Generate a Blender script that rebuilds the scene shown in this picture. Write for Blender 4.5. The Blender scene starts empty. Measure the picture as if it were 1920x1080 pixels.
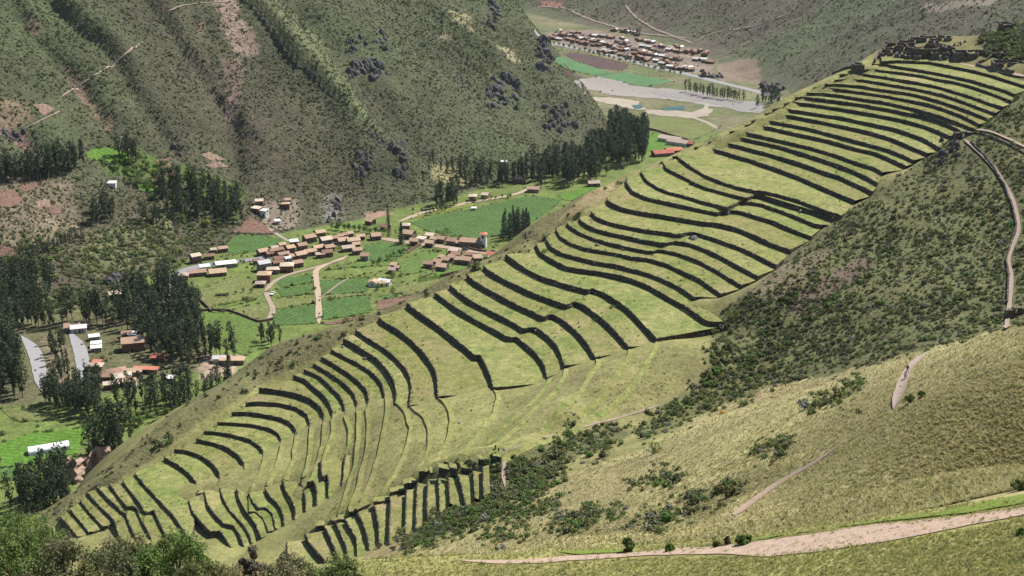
import bpy, bmesh, math, random
import numpy as np
from mathutils import Vector, Matrix, geometry

# ------------------------------------------------------------------ camera, sky, sun, exposure
SC = bpy.context.scene
COL = SC.collection
PITCH = math.radians(19.0)
FPX = 1920 * 50.0 / 36.0
cam_d = bpy.data.cameras.new('camera'); cam_d.lens = 50.0; cam_d.sensor_width = 36.0
cam_d.clip_start = 1.0; cam_d.clip_end = 9000.0
cam = bpy.data.objects.new('camera', cam_d); COL.objects.link(cam)
cam.location = (0, 0, 0); cam.rotation_euler = (math.radians(90) - PITCH, 0, 0)
SC.camera = cam

SUN_EL, SUN_AZ = math.radians(54), math.radians(50)      # azimuth measured from +Y towards +X
W = bpy.data.worlds.new('World'); SC.world = W; W.use_nodes = True
nt = W.node_tree; nt.nodes.clear()
sky = nt.nodes.new('ShaderNodeTexSky'); sky.sky_type = 'NISHITA'; sky.sun_disc = False
sky.sun_elevation = SUN_EL; sky.sun_rotation = SUN_AZ; sky.altitude = 3000; sky.dust_density = 0.6
bg = nt.nodes.new('ShaderNodeBackground'); bg.inputs[1].default_value = 0.09
wo = nt.nodes.new('ShaderNodeOutputWorld')
nt.links.new(sky.outputs[0], bg.inputs[0]); nt.links.new(bg.outputs[0], wo.inputs[0])
sun_d = bpy.data.lights.new('sun', 'SUN'); sun_d.energy = 4.6; sun_d.angle = math.radians(0.53)
sun_d.color = (1.0, 0.955, 0.88)
sun = bpy.data.objects.new('sun', sun_d); COL.objects.link(sun)
SUNV = Vector((math.sin(SUN_AZ) * math.cos(SUN_EL), math.cos(SUN_AZ) * math.cos(SUN_EL), math.sin(SUN_EL)))
sun.rotation_euler = SUNV.to_track_quat('Z', 'Y').to_euler(); sun.location = (0, 0, 400)
vs = SC.view_settings; vs.view_transform = 'Standard'; vs.look = 'None'; vs.exposure = 0.88; vs.gamma = 1.0
vs.use_curve_mapping = False
SC.render.engine = 'CYCLES'; SC.cycles.max_bounces = 4; SC.cycles.diffuse_bounces = 2; SC.cycles.glossy_bounces = 2; SC.cycles.volume_bounces = 0
SC.cycles.transparent_max_bounces = 8

rng = np.random.default_rng(7); random.seed(7)

# ------------------------------------------------------------------ survey helpers (photo sight lines -> ground points)
cP, sP = math.cos(PITCH), math.sin(PITCH)
def rays(u, v):
    u = np.asarray(u, float); v = np.asarray(v, float)
    x = (u - 960) / FPX; y = (540 - v) / FPX
    d = np.stack([x, cP + y * sP, -sP + y * cP], -1)
    return d / np.linalg.norm(d, axis=-1, keepdims=True)
def at_S(u, v, S): return rays(u, v) * np.asarray(S, float)[..., None]
def at_z(u, v, z):
    d = rays(u, v); return d * (np.asarray(z, float) / d[..., 2])[..., None]
FL0, FLK = -241.0, -0.0445
def floor_z(Y): return FL0 + FLK * Y
def at_floor(u, v):
    d = rays(u, v); return d * (FL0 / (d[..., 2] - FLK * d[..., 1]))[..., None]
def proj(X, Y, Z):
    w = Y * cP - Z * sP; w = np.where(w < 1e-3, 1e-3, w)
    return 960 + FPX * X / w, 540 - FPX * (Y * sP + Z * cP) / w

def _h(ix, iy, s):
    n = (ix.astype(np.int64) * 374761393 + iy.astype(np.int64) * 668265263 + s * 974634777) & 0x7fffffff
    n = (n ^ (n >> 13)) * 1274126177 & 0x7fffffff
    return ((n ^ (n >> 16)) & 0xffff) / 65535.0
def vnoise(x, y, s=0):
    x = np.asarray(x, float); y = np.asarray(y, float)
    ix = np.floor(x); iy = np.floor(y); fx = x - ix; fy = y - iy
    fx = fx * fx * (3 - 2 * fx); fy = fy * fy * (3 - 2 * fy)
    a = _h(ix, iy, s); b = _h(ix + 1, iy, s); c = _h(ix, iy + 1, s); d = _h(ix + 1, iy + 1, s)
    return (a + (b - a) * fx) * (1 - fy) + (c + (d - c) * fx) * fy
def fbm(x, y, o=4, s=0):
    t = 0; a = 1; n = 0
    for k in range(o):
        t = t + a * (vnoise(x * 2 ** k, y * 2 ** k, s + k) - 0.5); n += a; a *= 0.5
    return t / n * 2
def seg_dist(X, Y, P, closed=False):
    """distance to a polyline, arc length of the nearest point"""
    P = np.asarray(P, float)[:, :2]
    if closed: P = np.vstack([P, P[:1]])
    best = np.full(X.shape, 1e9); sb = np.zeros(X.shape); s0 = 0.0
    for a, b in zip(P[:-1], P[1:]):
        v = b - a; L = math.hypot(*v)
        if L < 1e-6: continue
        t = np.clip(((X - a[0]) * v[0] + (Y - a[1]) * v[1]) / L ** 2, 0, 1)
        d = np.hypot(X - a[0] - t * v[0], Y - a[1] - t * v[1])
        m = d < best; best = np.where(m, d, best); sb = np.where(m, s0 + t * L, sb); s0 += L
    return best, sb
def inside(X, Y, P):
    P = np.asarray(P, float)[:, :2]; r = np.zeros(X.shape, bool); n = len(P)
    for i in range(n):
        x1, y1 = P[i]; x2, y2 = P[(i + 1) % n]
        if y1 == y2: continue
        c = ((y1 > Y) != (y2 > Y)) & (X < (x2 - x1) * (Y - y1) / (y2 - y1) + x1)
        r ^= c
    return r
class Grid:
    """regular height field with bilinear lookup"""
    def __init__(s, x0, x1, y0, y1, st):
        s.x0, s.y0, s.st = x0, y0, st
        s.nx = int(round((x1 - x0) / st)) + 1; s.ny = int(round((y1 - y0) / st)) + 1
        s.X, s.Y = np.meshgrid(x0 + st * np.arange(s.nx), y0 + st * np.arange(s.ny))
        s.Z = None
    def z(s, X, Y, out=-1e4):
        fx = (np.asarray(X, float) - s.x0) / s.st; fy = (np.asarray(Y, float) - s.y0) / s.st
        ok = (fx >= 0) & (fy >= 0) & (fx < s.nx - 1) & (fy < s.ny - 1)
        ix = np.clip(fx.astype(int), 0, s.nx - 2); iy = np.clip(fy.astype(int), 0, s.ny - 2)
        tx = fx - ix; ty = fy - iy; Z = s.Z
        r = (Z[iy, ix] * (1 - tx) + Z[iy, ix + 1] * tx) * (1 - ty) + (Z[iy + 1, ix] * (1 - tx) + Z[iy + 1, ix + 1] * tx) * ty
        return np.where(ok, r, out)
def hit(grid, u, v, s0=40, s1=3200, n=700):
    """first ground point along the sight line"""
    S = np.geomspace(s0, s1, n); zf = grid.z if isinstance(grid, Grid) else grid
    out = []
    for d in np.atleast_2d(rays(u, v)):
        p = d[None] * S[:, None]
        k = int(np.argmax(p[:, 2] < zf(p[:, 0], p[:, 1])))
        if k == 0: out.append(p[-1]); continue
        a, b = S[k - 1], S[k]; T = np.linspace(a, b, 33); q = d[None] * T[:, None]; g = zf(q[:, 0], q[:, 1])
        k = max(1, int(np.argmax(q[:, 2] < g))); fa = q[k - 1, 2] - g[k - 1]; fb = q[k, 2] - g[k]
        out.append(q[k - 1] + (q[k] - q[k - 1]) * np.clip(fa / (fa - fb + 1e-9), 0, 1))
    return np.array(out)

# ------------------------------------------------------------------ materials
MATS = {}
class NB:
    """tiny node-building helper"""
    def __init__(s, name):
        s.m = bpy.data.materials.new(name); s.m.use_nodes = True; s.t = s.m.node_tree
        s.b = s.t.nodes['Principled BSDF']; s.b.inputs['Roughness'].default_value = 0.9
        s.b.inputs['Specular IOR Level'].default_value = 0.15
        s.out = s.t.nodes['Material Output']; MATS[name] = s.m; s._c = None
    def n(s, typ, **kw):
        q = s.t.nodes.new('ShaderNode' + typ)
        for k, v in kw.items(): setattr(q, k, v)
        return q
    def l(s, a, b): s.t.links.new(a, b)
    def coord(s, kind='Object'):
        if kind == 'World':
            return s.n('NewGeometry').outputs['Position']
        return s.n('TexCoord').outputs[kind]
    def noise(s, co, scale, detail=4, rough=0.55, dist=0.0, vec=None):
        q = s.n('TexNoise'); q.inputs['Scale'].default_value = scale; q.inputs['Detail'].default_value = detail
        q.inputs['Roughness'].default_value = rough; q.inputs['Distortion'].default_value = dist
        if vec is not None:
            mp = s.n('Mapping'); mp.inputs['Scale'].default_value = vec; s.l(co, mp.inputs[0]); co = mp.outputs[0]
        s.l(co, q.inputs['Vector']); return q.outputs['Fac']
    def voro(s, co, scale, feature='F1', out='Distance', vec=None):
        q = s.n('TexVoronoi', feature=feature); q.inputs['Scale'].default_value = scale
        if vec is not None:
            mp = s.n('Mapping'); mp.inputs['Scale'].default_value = vec; s.l(co, mp.inputs[0]); co = mp.outputs[0]
        s.l(co, q.inputs['Vector']); return q.outputs[out]
    def ramp(s, fac, stops, interp='LINEAR'):
        q = s.n('ValToRGB'); e = q.color_ramp; e.interpolation = interp
        while len(e.elements) < len(stops): e.elements.new(0.5)
        for el, (p, c) in zip(e.elements, stops):
            el.position = p; el.color = (c, c, c, 1) if isinstance(c, (int, float)) else (*c, 1)
        s.l(fac, q.inputs[0]); return q.outputs[0]
    def mix(s, fac, a, b, mode='MIX'):
        q = s.n('Mix', data_type='RGBA', blend_type=mode)
        for inp, val in ((q.inputs[0], fac), (q.inputs[6], a), (q.inputs[7], b)):
            if isinstance(val, (int, float)): inp.default_value = val
            elif isinstance(val, tuple): inp.default_value = (*val, 1)
            else: s.l(val, inp)
        return q.outputs[2]
    def attr(s, name, out='Color'): return s.n('Attribute', attribute_name=name).outputs[out]
    def rnd(s): return s.n('ObjectInfo').outputs['Random']
    def hsv(s, col, hue=None, sat=None, val=None):
        q = s.n('HueSaturation'); s.l(col, q.inputs['Color'])
        for k, v in (('Hue', hue), ('Saturation', sat), ('Value', val)):
            if v is None: continue
            if isinstance(v, (int, float)): q.inputs[k].default_value = v
            else: s.l(v, q.inputs[k])
        return q.outputs[0]
    def maprange(s, v, a, b, c, d):
        q = s.n('MapRange'); s.l(v, q.inputs[0])
        for i, x in enumerate((a, b, c, d)): q.inputs[i + 1].default_value = x
        return q.outputs[0]
    def bump(s, h, strength=0.5, dist=0.3):
        q = s.n('Bump'); q.inputs['Strength'].default_value = strength; q.inputs['Distance'].default_value = dist
        s.l(h, q.inputs['Height'])
        if s._c is not None: s.l(s._c, q.inputs['Normal'])
        s._c = q.outputs[0]; s.l(s._c, s.b.inputs['Normal'])
    def base(s, c, rough=None):
        if isinstance(c, tuple): s.b.inputs['Base Color'].default_value = (*c, 1)
        else: s.l(c, s.b.inputs['Base Color'])
        if rough is not None: s.b.inputs['Roughness'].default_value = rough
        return s.m

def mk_simple(name, col, var=0.25, scale=0.4, rough=0.9, bump=0.0, hue=0.0):
    q = NB(name); co = q.coord('World')
    f = q.noise(co, scale, 5, 0.6)
    c = q.mix(f, tuple(x * (1 - var) for x in col), tuple(min(1, x * (1 + var)) for x in col))
    r = q.rnd(); c = q.hsv(c, hue=q.maprange(r, 0, 1, 0.5 - hue, 0.5 + hue), val=q.maprange(r, 0, 1, 0.85, 1.15))
    if bump: q.bump(q.noise(co, scale * 6, 4), bump, 0.3)
    return q.base(c, rough)

# ------------------------------------------------------------------ object helpers
def tag(o, label=None, cat=None, group=None, kind=None):
    if label: o['label'] = label
    if cat: o['category'] = cat
    if group: o['group'] = group
    if kind: o['kind'] = kind
    return o
def mesh_obj(name, V, F, mat=None, parent=None, smooth=False, loc=None):
    me = bpy.data.meshes.new(name)
    if isinstance(V, np.ndarray): V = V.tolist()
    if isinstance(F, np.ndarray): F = F.tolist()
    me.from_pydata(V, [], F); me.update()
    if smooth: me.polygons.foreach_set('use_smooth', [True] * len(me.polygons))
    o = bpy.data.objects.new(name, me); COL.objects.link(o)
    for m in ([mat] if not isinstance(mat, (list, tuple)) else mat):
        if m: me.materials.append(MATS[m] if isinstance(m, str) else m)
    if loc is not None: o.location = loc
    if parent: o.parent = parent
    return o
def empty(name, loc=(0, 0, 0), rz=0.0):
    o = bpy.data.objects.new(name, None); COL.objects.link(o); o.location = loc; o.rotation_euler = (0, 0, rz)
    o.empty_display_size = 0.5
    return o
def data_obj(name, me, parent=None, loc=None, rot=None, scale=None):
    o = bpy.data.objects.new(name, me); COL.objects.link(o)
    if parent: o.parent = parent
    if loc is not None: o.location = loc
    if rot is not None: o.rotation_euler = rot
    if scale is not None: o.scale = scale
    return o
def mesh_data(name, V, F, mats, smooth=False, mi=None):
    me = bpy.data.meshes.new(name)
    me.from_pydata(V.tolist() if isinstance(V, np.ndarray) else V, [], F.tolist() if isinstance(F, np.ndarray) else F)
    for m in mats: me.materials.append(MATS[m])
    if mi is not None: me.polygons.foreach_set('material_index', mi)
    if smooth: me.polygons.foreach_set('use_smooth', [True] * len(me.polygons))
    me.update(); return me
def grid_faces(nx, ny):
    i = np.arange((ny - 1) * (nx - 1)); r = i // (nx - 1); c = i % (nx - 1); a = r * nx + c
    return np.stack([a, a + 1, a + nx + 1, a + nx], 1)
def color_attr(o, C, name='cover'):
    at = o.data.attributes.new(name, 'FLOAT_COLOR', 'POINT')
    C = np.asarray(C, np.float32)
    if C.shape[1] == 3: C = np.concatenate([C, np.ones((len(C), 1), np.float32)], 1)
    at.data.foreach_set('color', C.ravel())
def resample(P, step):
    P = np.asarray(P, float); d = np.r_[0, np.cumsum(np.linalg.norm(np.diff(P[:, :2], axis=0), axis=1))]
    n = max(2, int(round(d[-1] / step)) + 1); t = np.linspace(0, d[-1], n)
    return np.stack([np.interp(t, d, P[:, k]) for k in range(P.shape[1])], 1)
def spline(P, n=6):
    """Catmull-Rom through the points"""
    P = np.asarray(P, float)
    if len(P) < 3: return P
    Q = np.vstack([2 * P[0] - P[1], P, 2 * P[-1] - P[-2]]); out = []
    for i in range(1, len(Q) - 2):
        p0, p1, p2, p3 = Q[i - 1:i + 3]
        for k in range(n):
            t = k / n
            out.append(0.5 * (2 * p1 + (p2 - p0) * t + (2 * p0 - 5 * p1 + 4 * p2 - p3) * t * t + (3 * p1 - p0 - 3 * p2 + p3) * t ** 3))
    out.append(P[-1]); return np.array(out)
# ------------------------------------------------------------------ the materials of the place
def mat_ground(name, shrub_scale, tuft):
    q = NB(name); co = q.coord('World'); c = q.attr('cover'); a = q.attr('cover', 'Alpha')
    big = q.noise(co, 0.018, 4, 0.6); mid = q.noise(co, 0.12, 3, 0.65); fine = q.noise(co, 0.9 if tuft else 0.45, 3, 0.7)
    c = q.mix(q.ramp(big, [(0.3, 0.0), (0.7, 1.0)]), q.hsv(c, hue=0.485, val=0.82), q.hsv(c, hue=0.515, sat=1.05, val=1.2))
    c = q.mix(q.ramp(mid, [(0.3, 0.0), (0.72, 1.0)]), q.hsv(c, val=0.72), q.hsv(c, hue=0.49, val=1.25))
    c = q.mix(q.ramp(fine, [(0.35, 0.0), (0.7, 1.0)]), q.hsv(c, val=0.7), q.hsv(c, val=1.22))
    v = q.voro(co, shrub_scale, vec=(1, 1, 0.6)); v2 = q.voro(co, shrub_scale * 2.3, vec=(1, 1, 0.6))
    sp = q.ramp(v, [(0.18, 1.0), (0.42, 0.0)]); sp2 = q.ramp(v2, [(0.2, 0.8), (0.45, 0.0)])
    m = q.n('Math', operation='MAXIMUM'); q.l(sp, m.inputs[0]); q.l(sp2, m.inputs[1])
    m2 = q.n('Math', operation='MULTIPLY'); q.l(m.outputs[0], m2.inputs[0]); q.l(a, m2.inputs[1])
    scrub = q.mix(mid, (0.045, 0.056, 0.028), (0.078, 0.088, 0.042))
    c = q.mix(m2.outputs[0], c, scrub)
    hgt = q.n('Math', operation='MULTIPLY_ADD'); q.l(m2.outputs[0], hgt.inputs[0]); hgt.inputs[1].default_value = 1.6; q.l(fine, hgt.inputs[2])
    q.bump(hgt.outputs[0], 0.55, 0.9 if not tuft else 0.45)
    return q.base(c, 0.95)
mat_ground('mountain_scrub', 0.26, False)
mat_ground('hillside_grass', 0.55, True)

def mat_terrace():
    q = NB('terrace_grass'); co = q.coord('World'); r = q.rnd()
    big = q.noise(co, 0.06, 5, 0.7, 0.6); mid = q.noise(co, 0.45, 3, 0.65); fine = q.noise(co, 2.2, 3, 0.75)
    c = q.ramp(big, [(0.30, (0.115, 0.150, 0.036)), (0.43, (0.190, 0.200, 0.062)), (0.56, (0.222, 0.216, 0.078)), (0.68, (0.270, 0.228, 0.112))])
    c = q.mix(q.ramp(mid, [(0.32, 0.0), (0.68, 1.0)]), q.hsv(c, hue=0.52, val=0.72), q.hsv(c, hue=0.49, val=1.18))
    c = q.mix(q.ramp(fine, [(0.34, 0.0), (0.66, 1.0)]), q.hsv(c, val=0.6), q.hsv(c, val=1.25))
    c = q.hsv(c, hue=q.maprange(r, 0, 1, 0.488, 0.512), val=q.maprange(r, 0, 1, 0.9, 1.08))
    q.bump(fine, 0.5, 0.25); return q.base(c, 0.95)
mat_terrace()
def mat_stone(name, dark, light, scale, lichen=True):
    q = NB(name); co = q.coord('World')
    cell = q.voro(co, scale, out='Color', vec=(1, 1, 1.6)); dist = q.voro(co, scale, 'DISTANCE_TO_EDGE', vec=(1, 1, 1.6))
    v = q.n('SeparateColor'); q.l(cell, v.inputs[0])
    c = q.ramp(v.outputs[0], [(0.0, dark), (0.62, tuple((a + b) / 2 for a, b in zip(dark, light))), (0.93, light), (1.0, (0.42, 0.40, 0.36) if lichen else light)])
    c = q.mix(q.ramp(q.noise(co, 3.0, 4), [(0.45, 0.0), (0.75, 0.55)]), c, (0.075, 0.085, 0.04))
    c = q.mix(q.ramp(dist, [(0.0, 0.0), (0.09, 1.0)]), (0.025, 0.022, 0.018), c)
    q.bump(q.ramp(dist, [(0.0, 0.0), (0.18, 1.0)]), 0.9, 0.2); return q.base(c, 0.95)
mat_stone('dry_stone', (0.060, 0.050, 0.043), (0.15, 0.128, 0.108), 1.9)
mat_stone('ruin_stone', (0.13, 0.10, 0.08), (0.29, 0.235, 0.195), 1.9)
def mat_rock(name, dark, light):
    q = NB(name); co = q.coord('World'); f = q.noise(co, 0.5, 8, 0.7, 0.8); g = q.noise(co, 2.4, 5, 0.7)
    c = q.ramp(f, [(0.3, dark), (0.55, tuple((a + b) / 2 for a, b in zip(dark, light))), (0.75, light)])
    c = q.mix(q.ramp(g, [(0.55, 0.0), (0.75, 0.6)]), c, (0.06, 0.075, 0.03))
    q.bump(f, 0.9, 0.8); q.bump(g, 0.6, 0.2); return q.base(c, 0.95)
mat_rock('crag_rock', (0.045, 0.044, 0.044), (0.15, 0.14, 0.13)); mat_rock('boulder_rock', (0.13, 0.12, 0.11), (0.34, 0.33, 0.31))
def mat_crop(name, a, b, row=0.0, amt=0.38, scale=0.5):
    q = NB(name); co = q.coord('World'); f = q.noise(co, scale, 5, 0.75); g = q.noise(co, 0.05, 4, 0.6, 0.5); v = q.voro(co, 0.55)
    c = q.mix(q.ramp(f, [(0.36, 0.0), (0.64, 1.0)]), a, b); c = q.hsv(c, hue=q.maprange(g, 0.3, 0.7, 0.49, 0.51), val=q.maprange(g, 0.3, 0.7, 0.8, 1.2))
    c = q.mix(q.ramp(v, [(0.4, 0.0), (0.8, 0.5)]), c, tuple(x * 0.6 for x in a))
    mp = q.n('Mapping'); mp.inputs['Rotation'].default_value = (0, 0, row); q.l(co, mp.inputs[0]); w = q.n('TexWave'); w.inputs['Scale'].default_value = 0.1; w.inputs['Distortion'].default_value = 1.2; w.inputs['Detail'].default_value = 1.0; q.l(mp.outputs[0], w.inputs['Vector'])
    c = q.mix(q.maprange(w.outputs['Fac'], 0.2, 0.8, amt, 0.0), c, tuple(x * 0.5 for x in a))
    q.bump(v, 0.7, 0.6); return q.base(c, 0.9)
mat_crop('crop_dark', (0.050, 0.098, 0.026), (0.095, 0.165, 0.042), 0.4); mat_crop('crop_mid', (0.075, 0.125, 0.028), (0.14, 0.195, 0.045), 1.1)
mat_crop('crop_bright', (0.07, 0.15, 0.02), (0.12, 0.22, 0.03), 1.8); mat_crop('crop_yellow', (0.12, 0.15, 0.03), (0.19, 0.21, 0.045), 2.5)
mat_crop('pasture', (0.10, 0.12, 0.04), (0.17, 0.175, 0.06), 3.2, 0.06); mat_crop('crop_teal', (0.07, 0.15, 0.06), (0.11, 0.21, 0.09), 3.9)
mat_crop('plowed_red', (0.13, 0.075, 0.055), (0.22, 0.135, 0.10), 4.6); mat_crop('plowed_dark', (0.075, 0.045, 0.042), (0.115, 0.075, 0.066), 5.3)
mat_crop('plowed_pale', (0.18, 0.12, 0.09), (0.27, 0.19, 0.14), 6.0)
mk_simple('asphalt', (0.24, 0.235, 0.235), 0.15, 0.3); mk_simple('dirt', (0.31, 0.24, 0.175), 0.25, 0.8); mk_simple('trail', (0.27, 0.205, 0.165), 0.4, 1.5, bump=0.4)
mk_simple('pink_dirt', (0.33, 0.24, 0.18), 0.45, 1.4, bump=0.5); mk_simple('lush_grass', (0.155, 0.21, 0.035), 0.35, 2.2, bump=0.5)
mk_simple('gravel', (0.21, 0.19, 0.17), 0.25, 0.12); mk_simple('sand', (0.31, 0.265, 0.21), 0.25, 0.1); mk_simple('bare_earth', (0.34, 0.245, 0.19), 0.5, 0.35, bump=0.9)
q = NB('river_water'); q.base((0.21, 0.195, 0.175), 0.55); q.b.inputs['Specular IOR Level'].default_value = 0.15; q.bump(q.noise(q.coord('World'), 0.4, 4), 0.3, 0.2)
q = NB('pond_water'); q.base((0.035, 0.085, 0.075), 0.4); q.b.inputs['Specular IOR Level'].default_value = 0.15
def mat_roof(name, col):
    q = NB(name); co = q.coord('Object'); w = q.n('TexWave', bands_direction='X'); w.inputs['Scale'].default_value = 1.6; q.l(co, w.inputs[0])
    f = q.noise(q.coord('World'), 0.5, 6, 0.7); r = q.rnd()
    c = q.mix(f, tuple(x * 0.62 for x in col), tuple(min(1, x * 1.3) for x in col)); c = q.hsv(c, hue=q.maprange(r, 0, 1, 0.485, 0.515), val=q.maprange(r, 0, 1, 0.78, 1.15))
    q.bump(w.outputs['Fac'], 0.35, 0.12); return q.base(c, 0.9)
mat_roof('roof_tile', (0.40, 0.27, 0.19)); mat_roof('roof_rust', (0.25, 0.15, 0.11)); mat_roof('roof_pale', (0.45, 0.36, 0.29)); mat_roof('roof_white', (0.58, 0.57, 0.56)); mat_roof('roof_slate', (0.20, 0.16, 0.14)); mat_roof('roof_red', (0.44, 0.17, 0.11)); mat_roof('roof_blue', (0.45, 0.52, 0.58))
mk_simple('wall_adobe', (0.17, 0.115, 0.085), 0.25, 0.6, hue=0.012); mk_simple('wall_brick', (0.20, 0.10, 0.07), 0.2, 0.8); mk_simple('wall_plaster', (0.62, 0.59, 0.54), 0.12, 0.5); mk_simple('wall_grey', (0.24, 0.23, 0.22), 0.15, 0.6)
mk_simple('door_wood', (0.06, 0.04, 0.03), 0.2, 1.0); mk_simple('window_glass', (0.02, 0.025, 0.03), 0.1, 1.0, 0.2); mk_simple('frame_white', (0.6, 0.58, 0.55), 0.1, 1.0)
def mat_leaf(name, dark, light, trans=0.25, hue=0.02):
    q = NB(name); co = q.coord('World'); f = q.noise(co, 0.9, 3, 0.6); r = q.rnd(); g = q.n('NewGeometry').outputs['Random Per Island']
    c = q.mix(f, dark, light); c = q.hsv(c, hue=q.maprange(r, 0, 1, 0.5 - hue, 0.5 + hue), val=q.maprange(g, 0, 1, 0.65, 1.35))
    q.base(c, 0.7); q.b.inputs['Specular IOR Level'].default_value = 0.3
    t = q.n('BsdfTranslucent'); q.l(c, t.inputs[0]); mx = q.n('MixShader'); mx.inputs[0].default_value = trans
    q.l(q.b.outputs[0], mx.inputs[1]); q.l(t.outputs[0], mx.inputs[2]); q.l(mx.outputs[0], q.out.inputs[0]); return q.m
mat_leaf('leaf_eucalyptus', (0.020, 0.040, 0.016), (0.055, 0.082, 0.032), 0.2); mat_leaf('leaf_conifer', (0.019, 0.040, 0.022), (0.046, 0.074, 0.037), 0.1)
mat_leaf('leaf_shrub', (0.091, 0.120, 0.037), (0.201, 0.226, 0.076), 0.35); mat_leaf('leaf_green', (0.066, 0.132, 0.026), (0.144, 0.228, 0.043), 0.3); mat_leaf('leaf_scrub', (0.071, 0.085, 0.039), (0.149, 0.155, 0.074), 0.3)
mat_leaf('leaf_olive', (0.095, 0.108, 0.036), (0.200, 0.200, 0.070), 0.35); mat_leaf('leaf_grey', (0.139, 0.147, 0.109), (0.264, 0.256, 0.186)); mat_leaf('leaf_straw', (0.30, 0.265, 0.125), (0.52, 0.46, 0.24), 0.4)
mat_leaf('leaf_tuft', (0.20, 0.21, 0.060), (0.36, 0.345, 0.11), 0.4); mat_leaf('leaf_lime', (0.171, 0.248, 0.034), (0.310, 0.372, 0.062)); mat_leaf('leaf_yellow', (0.542, 0.419, 0.031), (0.775, 0.620, 0.062)); mat_leaf('leaf_brown', (0.109, 0.078, 0.046), (0.202, 0.147, 0.093))
mk_simple('bark', (0.11, 0.085, 0.065), 0.3, 1.5); mk_simple('bark_pale', (0.24, 0.20, 0.16), 0.3, 1.5)
q = NB('greenhouse_film'); q.base((0.72, 0.74, 0.76), 0.35); q.b.inputs['Specular IOR Level'].default_value = 0.4
mk_simple('cloth_white', (0.7, 0.69, 0.66), 0.08, 3); mk_simple('cloth_dark', (0.03, 0.03, 0.035), 0.2, 3); mk_simple('cloth_blue', (0.05, 0.08, 0.16), 0.2, 3); mk_simple('skin', (0.36, 0.21, 0.14), 0.1, 3); mk_simple('hair', (0.02, 0.015, 0.01), 0.2, 3); mk_simple('cloth_tan', (0.33, 0.25, 0.16), 0.2, 3)
def mat_paint(name, col):
    q = NB(name); q.base(col, 0.3); q.b.inputs['Specular IOR Level'].default_value = 0.5; q.b.inputs['Coat Weight'].default_value = 0.4
mat_paint('paint_white', (0.75, 0.75, 0.74)); mat_paint('paint_red', (0.35, 0.03, 0.04)); mat_paint('paint_dark', (0.04, 0.045, 0.055)); mk_simple('rubber', (0.02, 0.02, 0.02), 0.1, 3); mat_paint('chrome', (0.5, 0.5, 0.5))
# ------------------------------------------------------------------ terrace survey: top edges of the retaining walls
WIN = {'A': (1520, 90, 4.8), 'B': (1240, 150, 4.8), 'C': (1240, 340, 4.8), 'D': (940, 280, 4.8), 'E': (1000, 430, 4.8),
       'F': (700, 470, 4.8), 'G': (860, 580, 4.8), 'H': (560, 600, 4.8), 'I': (380, 660, 4.8), 'J': (80, 830, 4.8),
       'K': (300, 830, 4.8), 'L': (580, 830, 3.64)}
def tr(*segs):
    out = []
    for w, s in segs:
        x0, y0, k = WIN[w]; v = [float(t) for t in s.replace(',', ' ').split()]
        out += [(x0 + v[i] / k, y0 + v[i + 1] / k) for i in range(0, len(v), 2)]
    return out
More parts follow.
